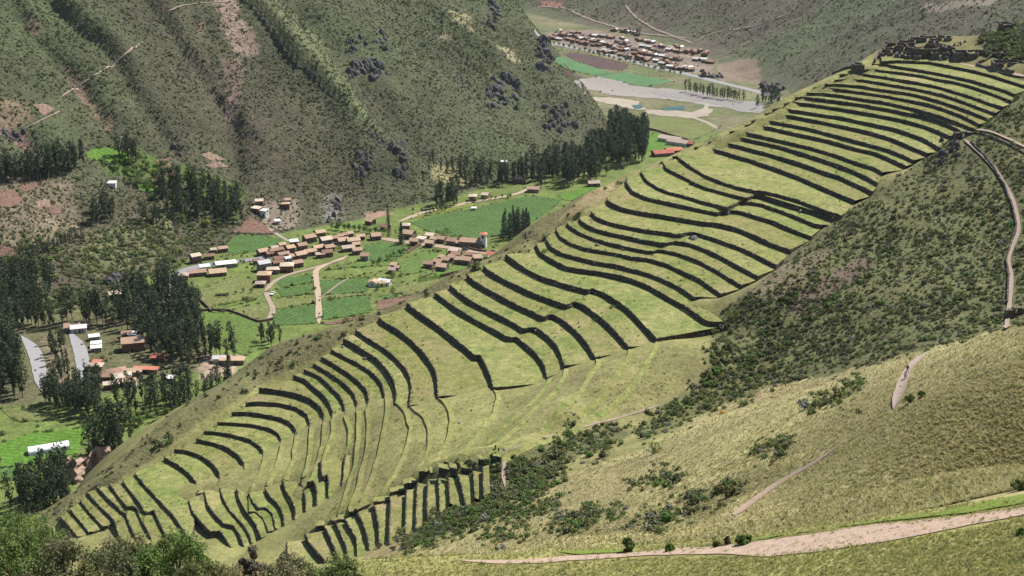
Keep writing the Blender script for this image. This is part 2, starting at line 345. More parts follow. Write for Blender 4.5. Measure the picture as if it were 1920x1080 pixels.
# level: (wall height in photo pixels, upper sweep)
UW = [
 (1, 7.0, tr(('A', '640 118 800 112 950 118 1080 125 1200 150 1320 172 1480 205 1640 245 1780 290 1890 325 1960 350'))),
 (2, 6.5, tr(('A', '550 145 700 152 850 175 1000 198 1150 225 1300 255 1450 290 1600 335 1720 370 1840 415'))),
 (3, 6.5, tr(('A', '440 200 530 190 700 205 850 225 1000 245 1150 280 1300 305 1450 345 1600 395 1720 440 1810 478'))),
 (4, 6.8, tr(('A', '262 240 350 228 480 232 650 255 850 290 1000 315 1150 345 1300 390 1450 435 1600 490 1720 530'))),
 (5, 6.8, tr(('A', '215 285 350 278 500 288 700 322 900 355 1050 385 1200 420 1350 470 1500 525 1660 585'))),
 (6, 7.0, tr(('A', '125 325 280 325 450 340 650 372 850 400 1000 430 1150 470 1300 520 1450 575 1600 635'))),
 (7, 7.2, tr(('A', '25 355 150 360 330 378 500 400 700 430 900 470 1050 500 1200 545 1350 600 1520 685'))),
 (8, 7.6, tr(('A', '-38 400 100 405 280 425 500 460 700 490 900 535 1050 575 1200 620 1330 670 1480 730'))),
 (9, 8.3, tr(('B', '1200 158 1270 150 1400 165 1600 190 1800 215'), ('A', '556 523 700 545 850 580 1000 605 1150 650 1250 690 1350 745'))),
 (10, 8.6, tr(('B', '1105 215 1180 200 1350 215 1600 250 1800 285'), ('A', '576 593 750 625 900 660 1050 705 1150 745 1240 790'))),
 (11, 8.6, tr(('B', '1000 265 1060 250 1250 275 1344 290'), ('A', '300 625 576 685 750 720 900 770 1020 815 1160 900'))),
 (12, 9.0, tr(('B', '930 305 990 292 1200 325 1450 372 1700 425'), ('A', '576 765 700 800 800 840 900 885 1050 945'))),
 (13, 8.2, tr(('B', '805 368 860 353 1050 380 1300 425 1550 490 1750 545'), ('A', '576 875 700 910 800 950 930 1010'))),
 (14, 9.0, tr(('B', '750 410 800 397 1000 430 1250 485 1500 540 1750 610'), ('A', '576 935 700 985 860 1062'))),
 (15, 8.2, tr(('B', '615 462 680 452 850 490 1100 545 1350 605 1550 665 1750 735 1920 790 1990 830'))),
 (16, 9.2, tr(('B', '540 505 610 493 800 535 1050 590 1300 665 1500 730 1700 800 1850 870 1950 925'))),
 (17, 9.6, tr(('B', '420 558 500 547 700 590 950 655 1200 730 1400 800 1600 865 1750 930 1900 1005'))),
 (18, 10.0, tr(('B', '295 608 350 597 550 640 800 715 1050 800 1250 875 1450 960 1600 1025 1740 1085'))),
 (19, 8.0, tr(('B', '100 690 125 675 250 770 400 860 550 920 700 965 868 998'), ('C', '885 82 1050 115 1250 175 1400 235 1530 280 1620 310'))),
 (20, 8.0, tr(('D', '1430 116 1445 105 1480 165 1600 230 1750 300'), ('B', '250 905 400 965 600 1020 760 1058'), ('C', '865 118'))),
 (21, 8.0, tr(('D', '1255 185 1262 210 1300 270 1400 340 1500 380 1650 420 1800 465'), ('C', '480 207 590 238 717 176 900 200 1100 270 1250 330 1380 385 1440 395'))),
 (22, 9.5, tr(('D', '1122 255 1128 310 1180 375 1300 430 1450 465 1600 500 1750 530'), ('C', '480 277 505 285 575 258 700 265 850 310 1000 355 1150 420 1350 495'))),
 (23, 11.0, tr(('D', '950 430 955 465 1000 490 1100 530 1250 560 1450 590 1650 625 1840 655'), ('C', '480 370 600 400 700 425 850 490 1000 560 1160 615'))),
 (24, 9.2, tr(('D', '805 560 850 610 950 650 1100 685 1300 725 1500 750 1590 768'), ('C', '270 450 350 470 500 520 700 590 850 660 1035 755'))),
 (25, 9.6, tr(('D', '700 612 720 650 800 695 900 730 1100 775 1300 820 1460 850'), ('C', '110 537 250 555 400 610 550 680 700 765 870 852'))),
 (26, 8.6, tr(('D', '588 652 610 690 700 745 830 800 1000 850 1200 890 1350 920'), ('C', '-10 612 150 645 350 720 500 800 600 865 720 935'))),
 (27, 9.0, tr(('D', '490 705'), ('E', '205 0 240 60 330 120 470 170 600 190 750 215 900 250 1040 265 1200 310 1350 380 1500 450 1600 520 1690 580'))),
 (28, 9.6, tr(('E', '115 80 150 150 250 210 400 250 550 290 750 320 900 360 1020 390 1150 440 1280 500 1380 565 1440 605'))),
 (29, 12.0, tr(('E', '20 130 60 200 150 260 280 330 400 355 600 380 750 410 900 450 1050 510 1200 600 1350 680 1480 770 1570 828 1650 832 1715 830'))),
 (30, 13.0, tr(('F', '1190 35 1300 115 1380 165 1480 215'), ('E', '150 450 350 510 490 545 540 532 650 575 750 640 850 710 950 810 1050 920 1105 985'))),
 (31, 13.0, tr(('F', '990 130 1050 185 1200 270 1400 365 1600 440 1745 490'), ('E', '370 647 450 680 550 750 650 830 750 930 820 1010 855 1060'))),
 (32, 13.0, tr(('F', '835 210 900 270 1000 330 1080 375 1160 420 1300 490 1450 555 1530 600'), ('G', '832 40 920 80 1020 160 1100 240 1170 330 1225 430'))),
 (33, 12.5, tr(('F', '685 302 760 370 850 435 1000 515 1150 590 1300 670 1355 705 1430 685'), ('G', '712 172 800 240 870 310 920 400 950 505'))),
 (34, 12.5, tr(('F', '550 375 650 450 750 520 900 610 1050 690 1150 745 1215 785'), ('G', '522 247 620 330 700 400 750 470 780 540 795 615'))),
 (35, 14.5, tr(('F', '298 468 400 550 550 650 700 770 820 860 920 945'), ('G', '192 410 240 500 280 590 312 705'))),
 (36, 13.0, tr(('H', '717 -35 750 5 880 80 1000 170 1100 265 1180 370 1225 450 1245 540 1252 690'))),
 (37, 10.5, tr(('H', '510 88 600 150 750 240 870 335 950 420 1000 510 1015 600 1000 700 990 770'))),
 (38, 12.5, tr(('H', '400 168 500 220 620 290 700 345 780 430 840 520 870 600 875 680 866 745'))),
 (39, 8.5, tr(('H', '290 265 400 320 520 380 630 450 700 510 750 580 772 690'))),
 (40, 9.5, tr(('H', '200 330 330 400 450 480 550 560 610 630 630 720 600 800'))),
 (41, 8.5, tr(('H', '125 390 250 460 370 540 450 610 500 670 525 750 505 830'))),
 (42, 9.0, tr(('H', '45 440 180 500 280 590 360 670 400 740 415 820 395 890'))),
 (43, 9.5, tr(('I', '815 210 920 245 990 310 1080 380 1140 460 1170 540 1155 610'))),
 (44, 11.5, tr(('I', '505 325 560 328 700 345 850 375 980 425 1060 490 1090 560 1080 640'))),
 (45, 9.0, tr(('I', '385 458 520 450 700 460 850 500 940 560 965 640 950 690'))),
 (46, 9.0, tr(('I', '260 545 400 540 550 560 700 590 800 640 840 710 828 760'))),
 (47, 8.2, tr(('I', '130 628 280 635 450 650 600 685 680 730 710 790 695 840'))),
 (48, 8.2, tr(('I', '10 712 150 720 300 750 430 790 520 850 545 910 530 970'))),
 (49, 9.0, tr(('I', '-60 782 100 815 220 860 320 930 375 1010 365 1060'))),
 (50, 9.0, tr(('J', '1185 55 1300 70 1420 110 1520 180 1580 260 1592 330 1570 385'))),
 (51, 9.5, tr(('J', '1085 128 1200 190 1300 260 1370 340 1400 420 1385 465'))),
 (52, 9.0, tr(('J', '825 268 900 360 1000 470 1080 560 1160 640 1230 740 1300 850 1340 905'))),
 (53, 8.5, tr(('J', '715 340 800 450 880 560 920 632 1000 612 1050 730 1110 845 1150 920'))),
 (54, 8.5, tr(('J', '595 368 680 480 760 582 838 574 880 680 940 800 990 900'))),
 (55, 8.5, tr(('J', '490 400 580 500 680 590 735 640 745 640 785 750 830 850'))),
 (56, 8.5, tr(('J', '393 443 480 540 580 640 640 697 690 850 720 900'))),
 (57, 8.5, tr(('J', '335 518 430 640 550 762 640 718'))),
 (58, 8.5, tr(('J', '240 593 330 700 420 812 545 783'))),
 (59, 8.0, tr(('J', '155 663 240 760 320 850'))),
 (60, 8.0, tr(('J', '105 600 125 640 190 745 250 850'))),
]
# lower S-curves and the bottom columns: (level they continue, top edge)
LW = [
 (51.4, tr(('K', '258 510 290 620 370 720 450 803 540 790 590 870 635 945'))),
 (50.6, tr(('K', '400 435 430 560 500 660 590 742 655 735 710 820 755 945'))),
 (50, tr(('K', '540 405 560 500 620 600 700 690 760 760 800 830 825 900'))),
 (49, tr(('K', '688 395 710 500 760 600 800 650 860 730 905 860'))),
 (48, tr(('K', '795 445 830 530 890 590 950 580 1010 640 1040 770'))),
 (48.6, tr(('K', '800 625 850 610 930 680 970 800'))),
 (47, tr(('K', '945 400 980 480 1030 512 1080 580 1110 660 1115 760'))),
 (46, tr(('K', '1100 335 1130 430 1180 510 1215 600 1210 690'))),
 (45, tr(('K', '1265 330 1280 400 1305 480 1310 620'))),
 (44, tr(('K', '1320 360 1380 345 1410 420 1405 560'))),
 (43, tr(('K', '1450 130 1445 230 1460 320 1505 280 1515 380 1515 505'))),
 (42, tr(('K', '1680 35 1660 150 1650 280 1630 435'))),
 (44.5, tr(('K', '1135 890 1150 990 1200 1060'))),
 (43.5, tr(('K', '1305 825 1350 910 1450 1030 1500 1080'))),
 (42.5, tr(('K', '1480 752 1540 880 1590 1000 1600 1060'))),
 (41.5, tr(('K', '1570 695 1620 810 1670 920 1690 1050'))),
 (40.5, tr(('K', '1660 690 1720 780 1770 880 1775 1030'))),
 (39.5, tr(('K', '1770 612 1830 740 1870 880 1880 960'))),
 (38.5, tr(('L', '440 415 470 560 475 660 480 740'))),
 (37.5, tr(('L', '552 345 548 480 540 690'))),
 (36.6, tr(('L', '660 325 655 480 650 655'))),
 (35.8, tr(('L', '736 272 728 450 724 600'))),
 (35.0, tr(('L', '806 250 800 400 805 555'))),
 (34.2, tr(('L', '876 215 885 340 888 480'))),
 (33.4, tr(('L', '948 228 950 300 956 410'))),
 (32.6, tr(('L', '1012 215 1038 300 1066 430'))),
 (31.8, tr(('L', '1116 190 1122 280 1130 375'))),
 (31.0, tr(('L', '1182 165 1184 260 1188 360'))),
]
# stone risers that close the columns at the top: (window, x0 y0 x1 y1, level of the column below, riser height in photo pixels)
RISERS = [('K', (1400, 755, 1482, 750), 43.5, 9), ('K', (1545, 706, 1602, 696), 42.5, 7), ('K', (1602, 698, 1662, 690), 41.5, 4.5), ('K', (1705, 622, 1772, 612), 40.5, 8),
          ('L', (325, 458, 438, 412), 39.5, 4.5), ('L', (440, 410, 550, 398), 38.5, 3.5), ('L', (552, 345, 655, 325), 37.5, 4.5), ('L', (645, 285, 740, 265), 36.6, 7),
          ('L', (748, 202, 824, 200), 35.8, 14), ('L', (824, 206, 882, 196), 35.0, 4), ('L', (885, 174, 957, 190), 34.2, 13), ('L', (962, 168, 1012, 186), 33.4, 13),
          ('L', (1035, 168, 1112, 182), 32.6, 9), ('L', (1155, 114, 1196, 128), 31.8, 13), ('L', (1197, 118, 1256, 112), 31.4, 5), ('L', (1256, 96, 1312, 102), 31.0, 6)]
# level heights from the visible wall heights
Z = {}; H = {}
z = -104.0
for lv, h, P in UW:
    P = np.array(P); m = len(P) // 2
    dep = -np.arcsin(rays(P[m, 0], P[m, 1])[2])
    S = -z / math.sin(dep); w = h * S / (FPX * math.cos(dep))
    Z[lv] = z; H[lv] = w; z -= w * (0.97 if lv < 52 else 0.8)
LV = np.array(sorted(Z)); ZV = np.array([Z[l] for l in LV]); HV = np.array([H[l] for l in LV])
def zlev(l): return float(np.interp(l, LV, ZV))
def hlev(l): return float(np.interp(l, LV, HV))
# ------------------------------------------------------------------ valley floor and the two far mountains (sheet A)
near_px = [(-420, 720), (-150, 660), (60, 600), (200, 565), (320, 500), (450, 462), (560, 436), (650, 422), (760, 396), (840, 384), (930, 352), (1020, 336), (1120, 305), (1165, 288)]
NEAR = at_floor(*np.array(near_px, float).T)[:, :2]
FAR = np.array([(101, 1262), (102, 1300), (95, 1345), (84, 1400), (82, 1480), (70, 1600), (55, 1750), (38, 1900), (5, 2050), (-60, 2250), (-240, 2700), (-400, 3300)], float)
M1POLY = np.vstack([NEAR, FAR, [(-2500, 3300), (-2500, 400)]])
M2PX = [(985, 28), (1060, 45), (1180, 66), (1290, 96), (1340, 128), (1420, 166), (1500, 196), (1600, 232), (1800, 320)]
M2 = np.vstack([[(-350, 3300), (-60, 2600)], at_floor(*np.array(M2PX, float).T)[:, :2], [(520, 900), (640, 500)]])
M2POLY = np.vstack([M2, [(3000, 400), (3000, 3300)]])
def softplus_slope(d, k): return np.sqrt(d * d + k * k) - k
def hA_base(X, Y):
    F = floor_z(Y)
    dn, sn = seg_dist(X, Y, NEAR); df, sf = seg_dist(X, Y, FAR)
    ins = inside(X, Y, M1POLY)
    kn = np.interp(sn, [0, 330, 560, 720, 1100], [55, 55, 30, 14, 14])
    a = 0.66 * softplus_slope(dn, kn); b = 1.55 * softplus_slope(df, 6)
    q = np.maximum(16 - np.abs(a - b), 0) / 16
    h1 = np.where(ins, np.maximum(np.minimum(a, b) - q * q * 4, 0), 0)
    d2, s2 = seg_dist(X, Y, M2); in2 = inside(X, Y, M2POLY)
    h2 = np.where(in2, 0.56 * softplus_slope(d2, np.interp(s2, [0, 700, 1600, 1900], [40, 60, 40, 12])), 0)
    return F + h1 + h2, (ins, dn, sn, df, in2, d2, s2)
def hA_f(X, Y):
    global GA_INFO
    z, GA_INFO = hA_base(X, Y); ins, dn, sn, df, in2, d2, s2 = GA_INFO
    amp = np.clip(np.minimum(dn, df * 2) / 120, 0, 1) * ins
    z = z + amp * (13 * fbm(sn / 85 + 3, dn / 420, 3, 11) + 5.5 * (0.5 - np.abs(fbm(sn / 38, dn / 300 + 7, 3, 21))) + 4.0 * fbm(X / 40, Y / 40, 4, 5))
    amp2 = np.clip(d2 / 120, 0, 1) * in2
    z = z + amp2 * (14 * fbm(s2 / 130, d2 / 400, 3, 31) + 9 * (0.5 - np.abs(fbm(s2 / 45, d2 / 260, 3, 41))) + 3 * fbm(X / 40, Y / 40, 4, 6))
    return z
GA = Grid(-760, 900, 332, 2700, 4.0)
GA.Z = hA_f(GA.X, GA.Y)
# gullies and ridges seen on the near mountain
def carve(px, depth, width):
    px = spline(np.array(px, float), 4); P = hit(GA, px[:, 0], px[:, 1], 300)
    d, s = seg_dist(GA.X, GA.Y, P); L = np.linalg.norm(np.diff(P[:, :2], axis=0), axis=1).sum()
    fade = np.clip(np.minimum(s, L - s) / 25 + 0.35, 0, 1)
    return depth * np.exp(-(d / width) ** 2) * fade
DZ = 0
DZ = DZ + carve([(70, -20), (143, 50), (187, 87), (233, 143), (283, 213), (310, 253), (352, 305)], -9, 6)
DZ = DZ + carve([(20, -20), (43, 40), (85, 90), (133, 133), (177, 197), (217, 247)], -7, 6)
DZ = DZ + carve([(395, 120), (410, 170), (433, 233), (437, 300), (445, 350)], -9, 9)
DZ = DZ + carve([(440, -20), (500, 40), (547, 67), (633, 163), (680, 230), (720, 290), (765, 350)], 13, 32)
DZ = DZ + carve([(90, -30), (165, 40), (215, 90), (262, 150)], 14, 14)
DZ = DZ + carve([(520, -10), (600, 70), (660, 140), (720, 210), (800, 300)], -14, 20)
DZ = DZ + carve([(820, 0), (880, 70), (960, 120), (1030, 150), (1090, 230)], 8, 24)
DZ = DZ + carve([(0, 230), (60, 265), (110, 300)], -8, 9)
GA.Z = GA.Z + DZ
# the side stream's cut in the woods and the river bed
RIV = at_floor(*np.array([(1050, 135), (1110, 152), (1190, 172), (1280, 182), (1360, 194), (1430, 212)], float).T)
d, _ = seg_dist(GA.X, GA.Y, RIV); GA.Z = GA.Z - 2.5 * np.exp(-(d / 30) ** 2)

# ------------------------------------------------------------------ terrace hillside (sheet B): thin-plate surface through the survey
CX, CZ = [], []
def ctl(P, zoff=0.0):
    for p in np.atleast_2d(P): CX.append((p[0], p[1])); CZ.append(p[2] + zoff)
UP = {}
for lv, h, P in UW:
    P = np.array(P); Q = at_z(P[:, 0], P[:, 1], np.full(len(P), Z[lv])); UP[lv] = Q
    R = resample(Q, 13.0); R[:, 2] = Z[lv] - H[lv] - 0.35; ctl(R[:-1] if lv >= 30 else R)
    t0 = (Q[0] - Q[1]) / np.linalg.norm(Q[0] - Q[1]); t1 = (Q[-1] - Q[-2]) / np.linalg.norm(Q[-1] - Q[-2])
    ctl(Q[0] + t0 * 3.0, -0.35)
    ctl(Q[-1] + t1 * 2.5, 0.5 if lv <= 29 else (-0.45 if lv <= 38 else 0.35))
LP = []
for lv, P in LW:
    P = np.array(P); zz = zlev(lv); Q = at_z(P[:, 0], P[:, 1], np.full(len(P), zz)); LP.append((lv, Q))
    R = resample(Q, 11.0); R[:, 2] = zz - hlev(lv) - 0.35; ctl(R[:-1] if len(R) > 2 else R)
    t0 = (Q[0] - Q[1]) / np.linalg.norm(Q[0] - Q[1]); t1 = (Q[-1] - Q[-2]) / np.linalg.norm(Q[-1] - Q[-2])
    ctl(Q[-1] + t1 * 1.5, 0.3)
    if len(LP) <= 12: ctl(Q[0] + t0 * 2.5, 0.3)
# buried walls of the grassy hollow: the contours run on between the two systems
ends = {lv: UP[lv][-1] for lv in range(30, 52)}
starts = {lv: Q[0] for lv, Q in LP}
for lv, e in ends.items():
    k = min(starts, key=lambda q: abs(q - lv) + (0 if q <= 43 or lv >= 43 else 9))
    b = starts[k]
    for t in (0.12, 0.35, 0.6, 0.82):
        p = e * (1 - t) + b * t; p[2] = zlev(lv) * (1 - t) + zlev(k) * t - (0.5 if t < 0.2 and lv < 38 else 0.1)
        ctl(p)
RIS = []
for w, (xa, ya, xb, yb), lv, hp in RISERS:
    x0, y0, k = WIN[w]; z0 = zlev(lv) + 0.1
    A_ = at_z(x0 + xa / k, y0 + ya / k + hp, z0); B_ = at_z(x0 + xb / k, y0 + yb / k + hp, z0)
    hh = hp * np.linalg.norm(A_) / (FPX * 0.89); RIS.append((A_, B_, z0, hh))
    for t in (0.15, 0.85):
        p = A_ * (1 - t) + B_ * t + np.array([-0.6, 3.6, hh - 0.05]); ctl(p)
crest = [(1640, 104, 1), (1600, 122, 3), (1560, 142, 5), (1522, 160, 7), (1485, 178, 9.3), (1440, 203, 12), (1395, 228, 14), (1340, 255, 17), (1290, 278, 18.5), (1240, 300, 19.5), (1190, 322, 21), (1130, 350, 22.3), (1085, 378, 23.5), (1040, 402, 25), (1005, 428, 26.5), (985, 458, 28.4), (950, 473, 30), (880, 503, 31.7), (820, 535, 33.4), (760, 566, 35), (700, 590, 36.6), (630, 612, 38), (560, 632, 40.6), (510, 650, 42.6), (478, 684, 44.4), (425, 716, 45.6), (360, 757, 47.3), (300, 803, 49), (252, 850, 51), (215, 878, 53), (180, 898, 55), (140, 925, 57.5), (105, 950, 60), (70, 985, 62)]
CR = np.array([at_z(u, v, zlev(l) - 0.6 - max(0, l - 60) * 1.5) for u, v, l in crest])
top = [(1668, 84, -102.0), (1710, 74, -101), (1760, 69, -100), (1820, 69, -99), (1862, 56, -97.5), (1925, 36, -95.0)]
TOP = np.array([at_z(u, v, z_) for u, v, z_ in top])
CREST = np.vstack([TOP[::-1], CR]); ctl(CREST)
T = np.gradient(CREST[:, :2], axis=0); T /= np.linalg.norm(T, axis=1, keepdims=True)
for k in range(2): T[1:-1] = (T[:-2] + T[1:-1] + T[2:]) / 3; T /= np.linalg.norm(T, axis=1, keepdims=True)
NO = np.stack([T[:, 1], -T[:, 0]], 1)          # away from the camera side
NO *= np.sign((NO * np.array([-0.45, 0.9])).sum(1))[:, None]
for i, p in enumerate(CREST):
    for dd, dz in ((12, -7), (42, -30), (100, -74), (180, -135)):
        ctl((p[0] + NO[i, 0] * dd, p[1] + NO[i, 1] * dd, p[2] + dz))
man = [  # (photo x, y, distance): bushy slope, ravine, grass hill, foreground bank
 (1920, 230, 545), (1900, 300, 510), (1850, 400, 478), (1890, 480, 448), (1900, 560, 420), (1800, 560, 424), (1700, 560, 430), (1600, 560, 437), (1500, 600, 433), (1450, 650, 425), (1700, 640, 402), (1600, 670, 408), (1880, 600, 405), (1500, 690, 412), (1400, 700, 415), (1740, 330, 520), (1700, 440, 475), (1600, 480, 468), (1840, 290, 522), (1790, 300, 526), (1760, 270, 548), (1730, 310, 530),
 (1330, 680, 416), (1250, 740, 404), (1150, 775, 393), (1050, 810, 381), (950, 862, 362), (850, 960, 350), (750, 1012, 352), (930, 930, 345), (1340, 652, 424),
 (1000, 950, 325), (1100, 900, 335), (1200, 850, 345), (1300, 800, 352), (1400, 762, 345), (1500, 735, 340), (1697, 700, 269), (1920, 615, 250), (1800, 655, 262), (1600, 722, 290), (1700, 850, 215), (1500, 900, 240), (1300, 950, 250), (1150, 990, 255), (1400, 985, 190), (1000, 1010, 270), (850, 1040, 280), (1600, 960, 180), (1800, 905, 165), (1920, 880, 158), (1640, 780, 246), (1800, 740, 225),
 (660, 1052, 120), (1000, 1040, 112), (1400, 1005, 105), (1700, 962, 100), (1920, 932, 96), (1000, 1080, 104), (1920, 1080, 78), (1400, 1080, 92), (500, 1080, 116), (300, 1085, 118), (0, 1090, 120), (-150, 1090, 122), (960, 1300, 66), (200, 1400, 60), (1800, 1400, 50),
 (660, 1061, 140), (660, 1064, 200), (660, 1060, 260), (1000, 1049, 135), (1000, 1043, 180), (1000, 1030, 220), (1200, 1032, 130), (1200, 1024, 170), (1400, 1013, 124), (1400, 1001, 155), (1550, 994, 120), (1550, 982, 145), (1700, 972, 118), (1700, 955, 142), (1830, 955, 114), (1830, 930, 132), (1920, 941, 112), (1920, 915, 130), (300, 1097, 140), (300, 1110, 200), (0, 1100, 145)]
mm = np.array(man, float); ctl(at_S(mm[:, 0], mm[:, 1], mm[:, 2]))
ctl(np.array([(0, 0, -4), (-100, 300, -190), (-60, 270, -168), (-30, 250, -150), (-100, 200, -128), (-150, 330, -208), (-200, 300, -215), (-200, 200, -170), (-60, 180, -110), (0, 205, -124), (-100, 140, -90), (60, 150, -88), (-220, 100, -110), (-240, 380, -235), (-240, 20, -70), (-40, 300, -172), (-130, 350, -206),
  (255, 600, -88), (330, 500, -75), (330, 640, -66), (330, 300, -25), (330, 100, 35), (150, 60, 0), (330, 0, 60), (200, 250, -70), (240, 420, -95), (250, 500, -98), (210, 340, -96), (130, 0, 10), (200, 560, -101), (225, 640, -98)], float))
CX = np.array(CX); CZ = np.array(CZ)
def tps_fit(P, z, lam):
    n = len(P); d2 = ((P[:, None] - P[None]) ** 2).sum(-1)
    K = 0.5 * d2 * np.log(d2 + 1e-9) + lam * np.eye(n); A = np.zeros((n + 3, n + 3)); A[:n, :n] = K
    A[:n, n] = 1; A[:n, n + 1:] = P; A[n, :n] = 1; A[n + 1:, :n] = P.T
    return np.linalg.solve(A, np.r_[z, 0, 0, 0])
SCL = 100.0
# merge survey points that nearly coincide
key = np.round(CX / 1.6).astype(int); _, ui = np.unique(key, axis=0, return_index=True); CX = CX[ui]; CZ = CZ[ui]
coef = tps_fit(CX / SCL, CZ, 0.0015)
def hB_f(X, Y):
    sh = X.shape; x = X.ravel() / SCL; y = Y.ravel() / SCL; out = np.zeros(len(x)); n = len(CX)
    for a in range(0, len(x), 6000):
        d2 = (x[a:a + 6000, None] - CX[None, :, 0] / SCL) ** 2 + (y[a:a + 6000, None] - CX[None, :, 1] / SCL) ** 2
        out[a:a + 6000] = (0.5 * d2 * np.log(d2 + 1e-9)) @ coef[:n] + coef[n] + coef[n + 1] * x[a:a + 6000] + coef[n + 2] * y[a:a + 6000]
    return out.reshape(sh)
GC = Grid(-264, 332, -4, 764, 4.0); GC.Z = hB_f(GC.X, GC.Y)
GB = Grid(-262, 328, 0, 760, 2.0)
GB.Z = hB_f(GB.X, GB.Y)
PU, PV = proj(GB.X, GB.Y, GB.Z)
def mask_px(U, V, poly): return inside(U, V, np.array(poly, float))
def fast_hit(grid, u, v, s0=45, s1=2700):
    d = rays(u, v); S = np.full(len(u), float(s0)); done = np.zeros(len(u), bool); prev = S.copy()
    st = np.geomspace(s0, s1, 420)
    hitS = np.full(len(u), np.nan)
    for a, b in zip(st[:-1], st[1:]):
        act = ~done
        if not act.any(): break
        p = d[act] * b; g = grid.z(p[:, 0], p[:, 1]); below = p[:, 2] < g; idx = np.where(act)[0][below]
        lo = np.full(len(idx), a); hi = np.full(len(idx), b)
        for _ in range(9):
            mid = (lo + hi) / 2; q = d[idx] * mid[:, None]; bl = q[:, 2] < grid.z(q[:, 0], q[:, 1]); hi = np.where(bl, mid, hi); lo = np.where(bl, lo, mid)
        hitS[idx] = hi; done[idx] = True
    ok = ~np.isnan(hitS); P = d[ok] * hitS[ok][:, None]; P[:, 2] = grid.z(P[:, 0], P[:, 1]); return P
# ------------------------------------------------------------------ land cover and the ground sheets
def paint(C, U, V, poly, col, dens=None, wob=5.0, vis=None):
    n1 = fbm(U / 28, V / 28, 3, 77) * wob; n2 = fbm(U / 28 + 9, V / 28 + 5, 3, 78) * wob
    m = inside(U + n1, V + n2, np.array(poly, float))
    if vis is not None: m &= vis
    C[m, :3] = col
    if dens is not None: C[m, 3] = dens
UA, VA = proj(GA.X.ravel(), GA.Y.ravel(), GA.Z.ravel()); XA, YA = GA.X.ravel(), GA.Y.ravel()
ins1, dn1, in2, d2_ = (q.ravel() for q in (GA_INFO[0], GA_INFO[1], GA_INFO[4], GA_INFO[5]))
CA = np.zeros((len(XA), 4), np.float32); CA[:] = (0.118, 0.152, 0.044, 0.12)
hill1 = ins1 & (dn1 > 6)
t = np.clip(fbm(XA / 120, YA / 120, 4, 61) * 0.9 + 0.5, 0, 1)[:, None]
colm = (1 - t) * np.array([0.084, 0.072, 0.050]) + t * np.array([0.072, 0.088, 0.040])
CA[hill1, :3] = colm[hill1]; CA[hill1, 3] = 0.75
hill2 = in2 & (d2_ > 15)
t2 = np.clip(fbm(XA / 160, YA / 160, 4, 62) * 0.9 + 0.45, 0, 1)[:, None]
colm2 = (1 - t2) * np.array([0.122, 0.102, 0.076]) + t2 * np.array([0.105, 0.120, 0.064])
CA[hill2, :3] = colm2[hill2]; CA[hill2, 3] = 0.75
farfl = (YA > 1330) & ~ins1 & ~(in2 & (d2_ > 15)); tf_ = np.clip(fbm(XA / 45, YA / 45, 4, 66) * 1.3 + 0.5, 0, 1)[:, None]
CA[farfl, :3] = ((1 - tf_) * np.array([0.165, 0.145, 0.085]) + tf_ * np.array([0.105, 0.122, 0.052]))[farfl]
SCREE = (0.27, 0.20, 0.155)
near1 = ins1 & (YA < 1500)
for poly, col, dn in [
  ([(400, -5), (445, -5), (450, 35), (470, 55), (492, 95), (478, 112), (440, 90), (420, 60), (410, 30)], SCREE, 0.55),
  ([(415, 110), (450, 105), (460, 150), (445, 200), (430, 190), (420, 150)], (0.17, 0.125, 0.095), 0.6),
  ([(418, 185), (436, 185), (440, 225), (432, 235)], SCREE, 0.3), ([(370, 38), (384, 40), (380, 66), (372, 60)], (0.18, 0.12, 0.09), 0.4),
  ([(55, 30), (75, 50), (72, 66), (55, 50)], (0.16, 0.11, 0.08), 0.4), ([(120, 130), (150, 150), (170, 190), (215, 240), (205, 250), (160, 200), (125, 150)], (0.165, 0.112, 0.082), 0.45),
  ([(0, 232), (50, 255), (75, 290), (40, 280), (0, 250)], (0.16, 0.10, 0.085), 0.4), ([(0, 180), (45, 195), (62, 225), (20, 240), (0, 232)], (0.17, 0.13, 0.085), 0.3),
  ([(840, 20), (880, 30), (885, 60), (850, 40)], (0.22, 0.20, 0.11), 0.3), ([(930, 85), (960, 95), (985, 120), (955, 110)], (0.27, 0.24, 0.14), 0.2), ([(820, 62), (850, 66), (848, 80), (822, 76)], (0.22, 0.18, 0.12), 0.3),
  ([(460, 0), (520, 0), (600, 70), (660, 170), (720, 260), (690, 250), (600, 140), (520, 60)], (0.115, 0.125, 0.062), 0.5),
  ([(800, 305), (870, 318), (880, 350), (820, 340)], (0.20, 0.18, 0.09), 0.3), ([(600, 370), (640, 360), (640, 425), (610, 420)], (0.15, 0.14, 0.12), 0.7),
  ([(480, 380), (560, 370), (560, 430), (490, 430)], (0.20, 0.165, 0.125), 0.5), ([(0, 330), (130, 340), (155, 430), (40, 470), (0, 460)], (0.155, 0.125, 0.085), 0.45),
  ([(170, 280), (260, 280), (460, 350), (450, 420), (330, 330), (200, 330)], (0.075, 0.115, 0.03), 0.4), ([(150, 440), (330, 400), (330, 500), (200, 540), (150, 500)], (0.12, 0.115, 0.06), 0.6),
  ([(680, 400), (720, 395), (760, 410), (700, 430)], (0.26, 0.17, 0.13), 0.3)]:
    paint(CA, UA, VA, poly, col, dn, vis=near1)
paint(CA, UA, VA, [(-40, 540), (250, 560), (330, 520), (385, 590), (392, 690), (300, 720), (165, 745), (-40, 765)], (0.115, 0.112, 0.055), 0.4, vis=YA < 1000); paint(CA, UA, VA, [(80, 620), (128, 650), (140, 735), (85, 735)], (0.19, 0.155, 0.10), 0.3, vis=YA < 1000); paint(CA, UA, VA, [(370, 670), (450, 668), (440, 705), (380, 712)], (0.30, 0.23, 0.17), 0.1, vis=YA < 1000)
far_v = YA > 1380
